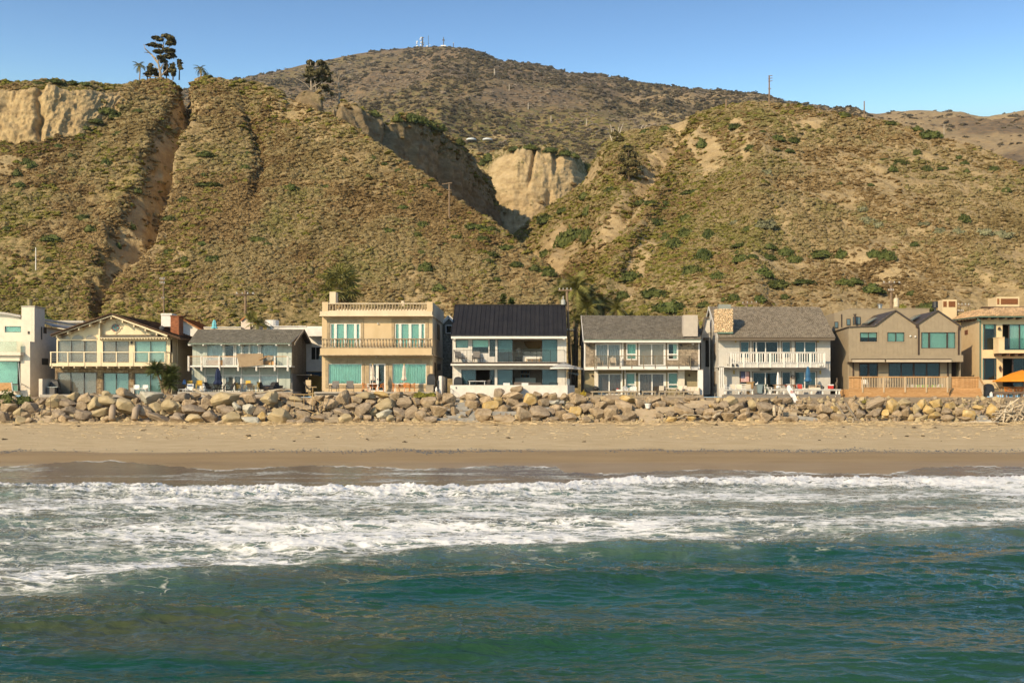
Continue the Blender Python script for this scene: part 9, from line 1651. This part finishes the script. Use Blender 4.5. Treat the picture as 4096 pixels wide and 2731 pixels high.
t = tg('wreath', z6.w(1022, 1012, 116.4), 'small brown wreath on the wall beside the lower narrow window', 'wreath'); mb = MB(); c = Vector(z6.w(1022, 985, 116.4)); mb.tube([c + Vector((.12 * math.cos(a), 0, .17 * math.sin(a))) for a in np.linspace(0, 6.283, 14)], .04, 6); mb.B('ring', pl('brown_wreath', (.14, .09, .06), .9), t)
t = tg('pool_float', z7.w(1105, 1103, 114), 'green and white striped inflatable mattress on the taupe house deck', 'float')
for i in range(28): x = 925 + i * 13; z7.box(x, x + 8, 1062 + (i % 3) * 2 + (abs(i - 14) < 10) * 4, 1102, 113.6, .35).B('tube', pl('lime_vinyl', (.25, .62, .06), .4) if (i % 2 and 5 < i < 20) or i % 4 == 1 else m_wp, t)
table(z7, 720, 1104, 114.6, 1.3, .72, m_mesh, 'dark mesh table behind the deck balusters', .9, True); ch(z7, 678, 1104, 115.0, 'tub', m_mesh, 'round-backed grey chair behind the deck balusters', 0.2, 1.15); ch(z7, 470, 1104, 115.2, 'dining', m_wp, 'white chair reflected near the left sliding door', 0, .9)
open_umbrella(z8, 1172, 912, 1022, 1110, 114.6, 3.05 * .9, [pl('orange_canvas', (.75, .27, .02), .85)], 'open orange umbrella on the ochre villa terrace', -.0, 8, 3, m_wood, 1188)
grill(z8, 820, 1188, 114, 'black covered grill at the left corner of the ochre villa', w_=.95, h_=1.25); mb = MB(); mb.lathe(z8.w(849, 1195, 113.6), [(.13, 0), (.16, .06), (.16, .38), (.06, .44), (.06, .52)], 12); tag(mb.B('gas_bottle', m_wp), 'white propane bottle right of the covered grill of the ochre villa', 'gas bottle')
t = tg('timber_terrace', z8.w(1010, 1230, 113.5), 'grey timber bench rail and deck edge in front of the ochre villa', 'deck')
z8.box(860, 1320, 1140, 1162, 113.5, .35).B('bench_top', pl('grey_timber', (.15, .11, .085), .85), t); z8.box(875, 1320, 1200, 1230, 113.4, .2).B('beam', pl('grey_timber', (.15, .11, .085), .85), t); z8.box(822, 900, 1198, 1224, 113.6, .2).B('beam', m_oldw, t); MB().box(z8.X(830, 114), z8.X(1330, 114), 113.65, 116, 4.6, z8.Z(1196, 113.6)).B('deck_floor', m_oldw, t)
for x in (880, 985, 1080, 1160): z8.box(x, x + 24, 1162, 1200, 113.55, .2).B('post', pl('grey_timber', (.15, .11, .085), .85), t)
for i, x in enumerate((1030, 1130, 1165)): ch(z8, x, 1196, 114.3, 'tub', m_or, ORD[i] + ' orange chair from left on the ochre villa terrace', [.3, 0, -.4][i], 1.15, grp='orange villa chairs'); 
for i, x in enumerate((1045, 1160)): tag(z8.box(x - 28, x + 25, 1164, 1194, 114.0, .05).B('blue_towel', pl('sky_towel', (.22, .50, .72), .9)), ('left' if i == 0 else 'right') + ' light blue towel hanging by an orange villa chair', 'towel', 'light blue towels')
table(z8, 1080, 1196, 115.2, 2.9, 1.0, m_wood, 'long wooden table behind the orange villa chairs')
tag(z8.box(760, 806, 1118, 1205, 113.9, .08).B('board_screen', pl('pale_pine', (.56, .43, .28), .8)), 'short pale board screen left of the covered villa grill', 'screen'); tag(z8.box(710, 760, 1120, 1205, 114.3, .08).B('board_screen', m_oldw), 'short weathered board screen at the foot of the new steps', 'screen')
hm = bpy.data.materials.new('air'); hm.use_nodes = True; hn = hm.node_tree; hn.nodes.remove(hn.nodes['Principled BSDF']); pv = hn.nodes.new('ShaderNodeVolumePrincipled')
pv.inputs['Color'].default_value = (.80, .86, .95, 1); pv.inputs['Density'].default_value = .00005; pv.inputs['Anisotropy'].default_value = 0
lk(hn, pv.outputs[0], hn.nodes['Material Output'].inputs['Volume'])
hb = MB().box(-3400, 3400, -3200, 3600, -8, 720); me = hb.mesh('haze', hm); tag(link_mesh('haze', me), kind='stuff')
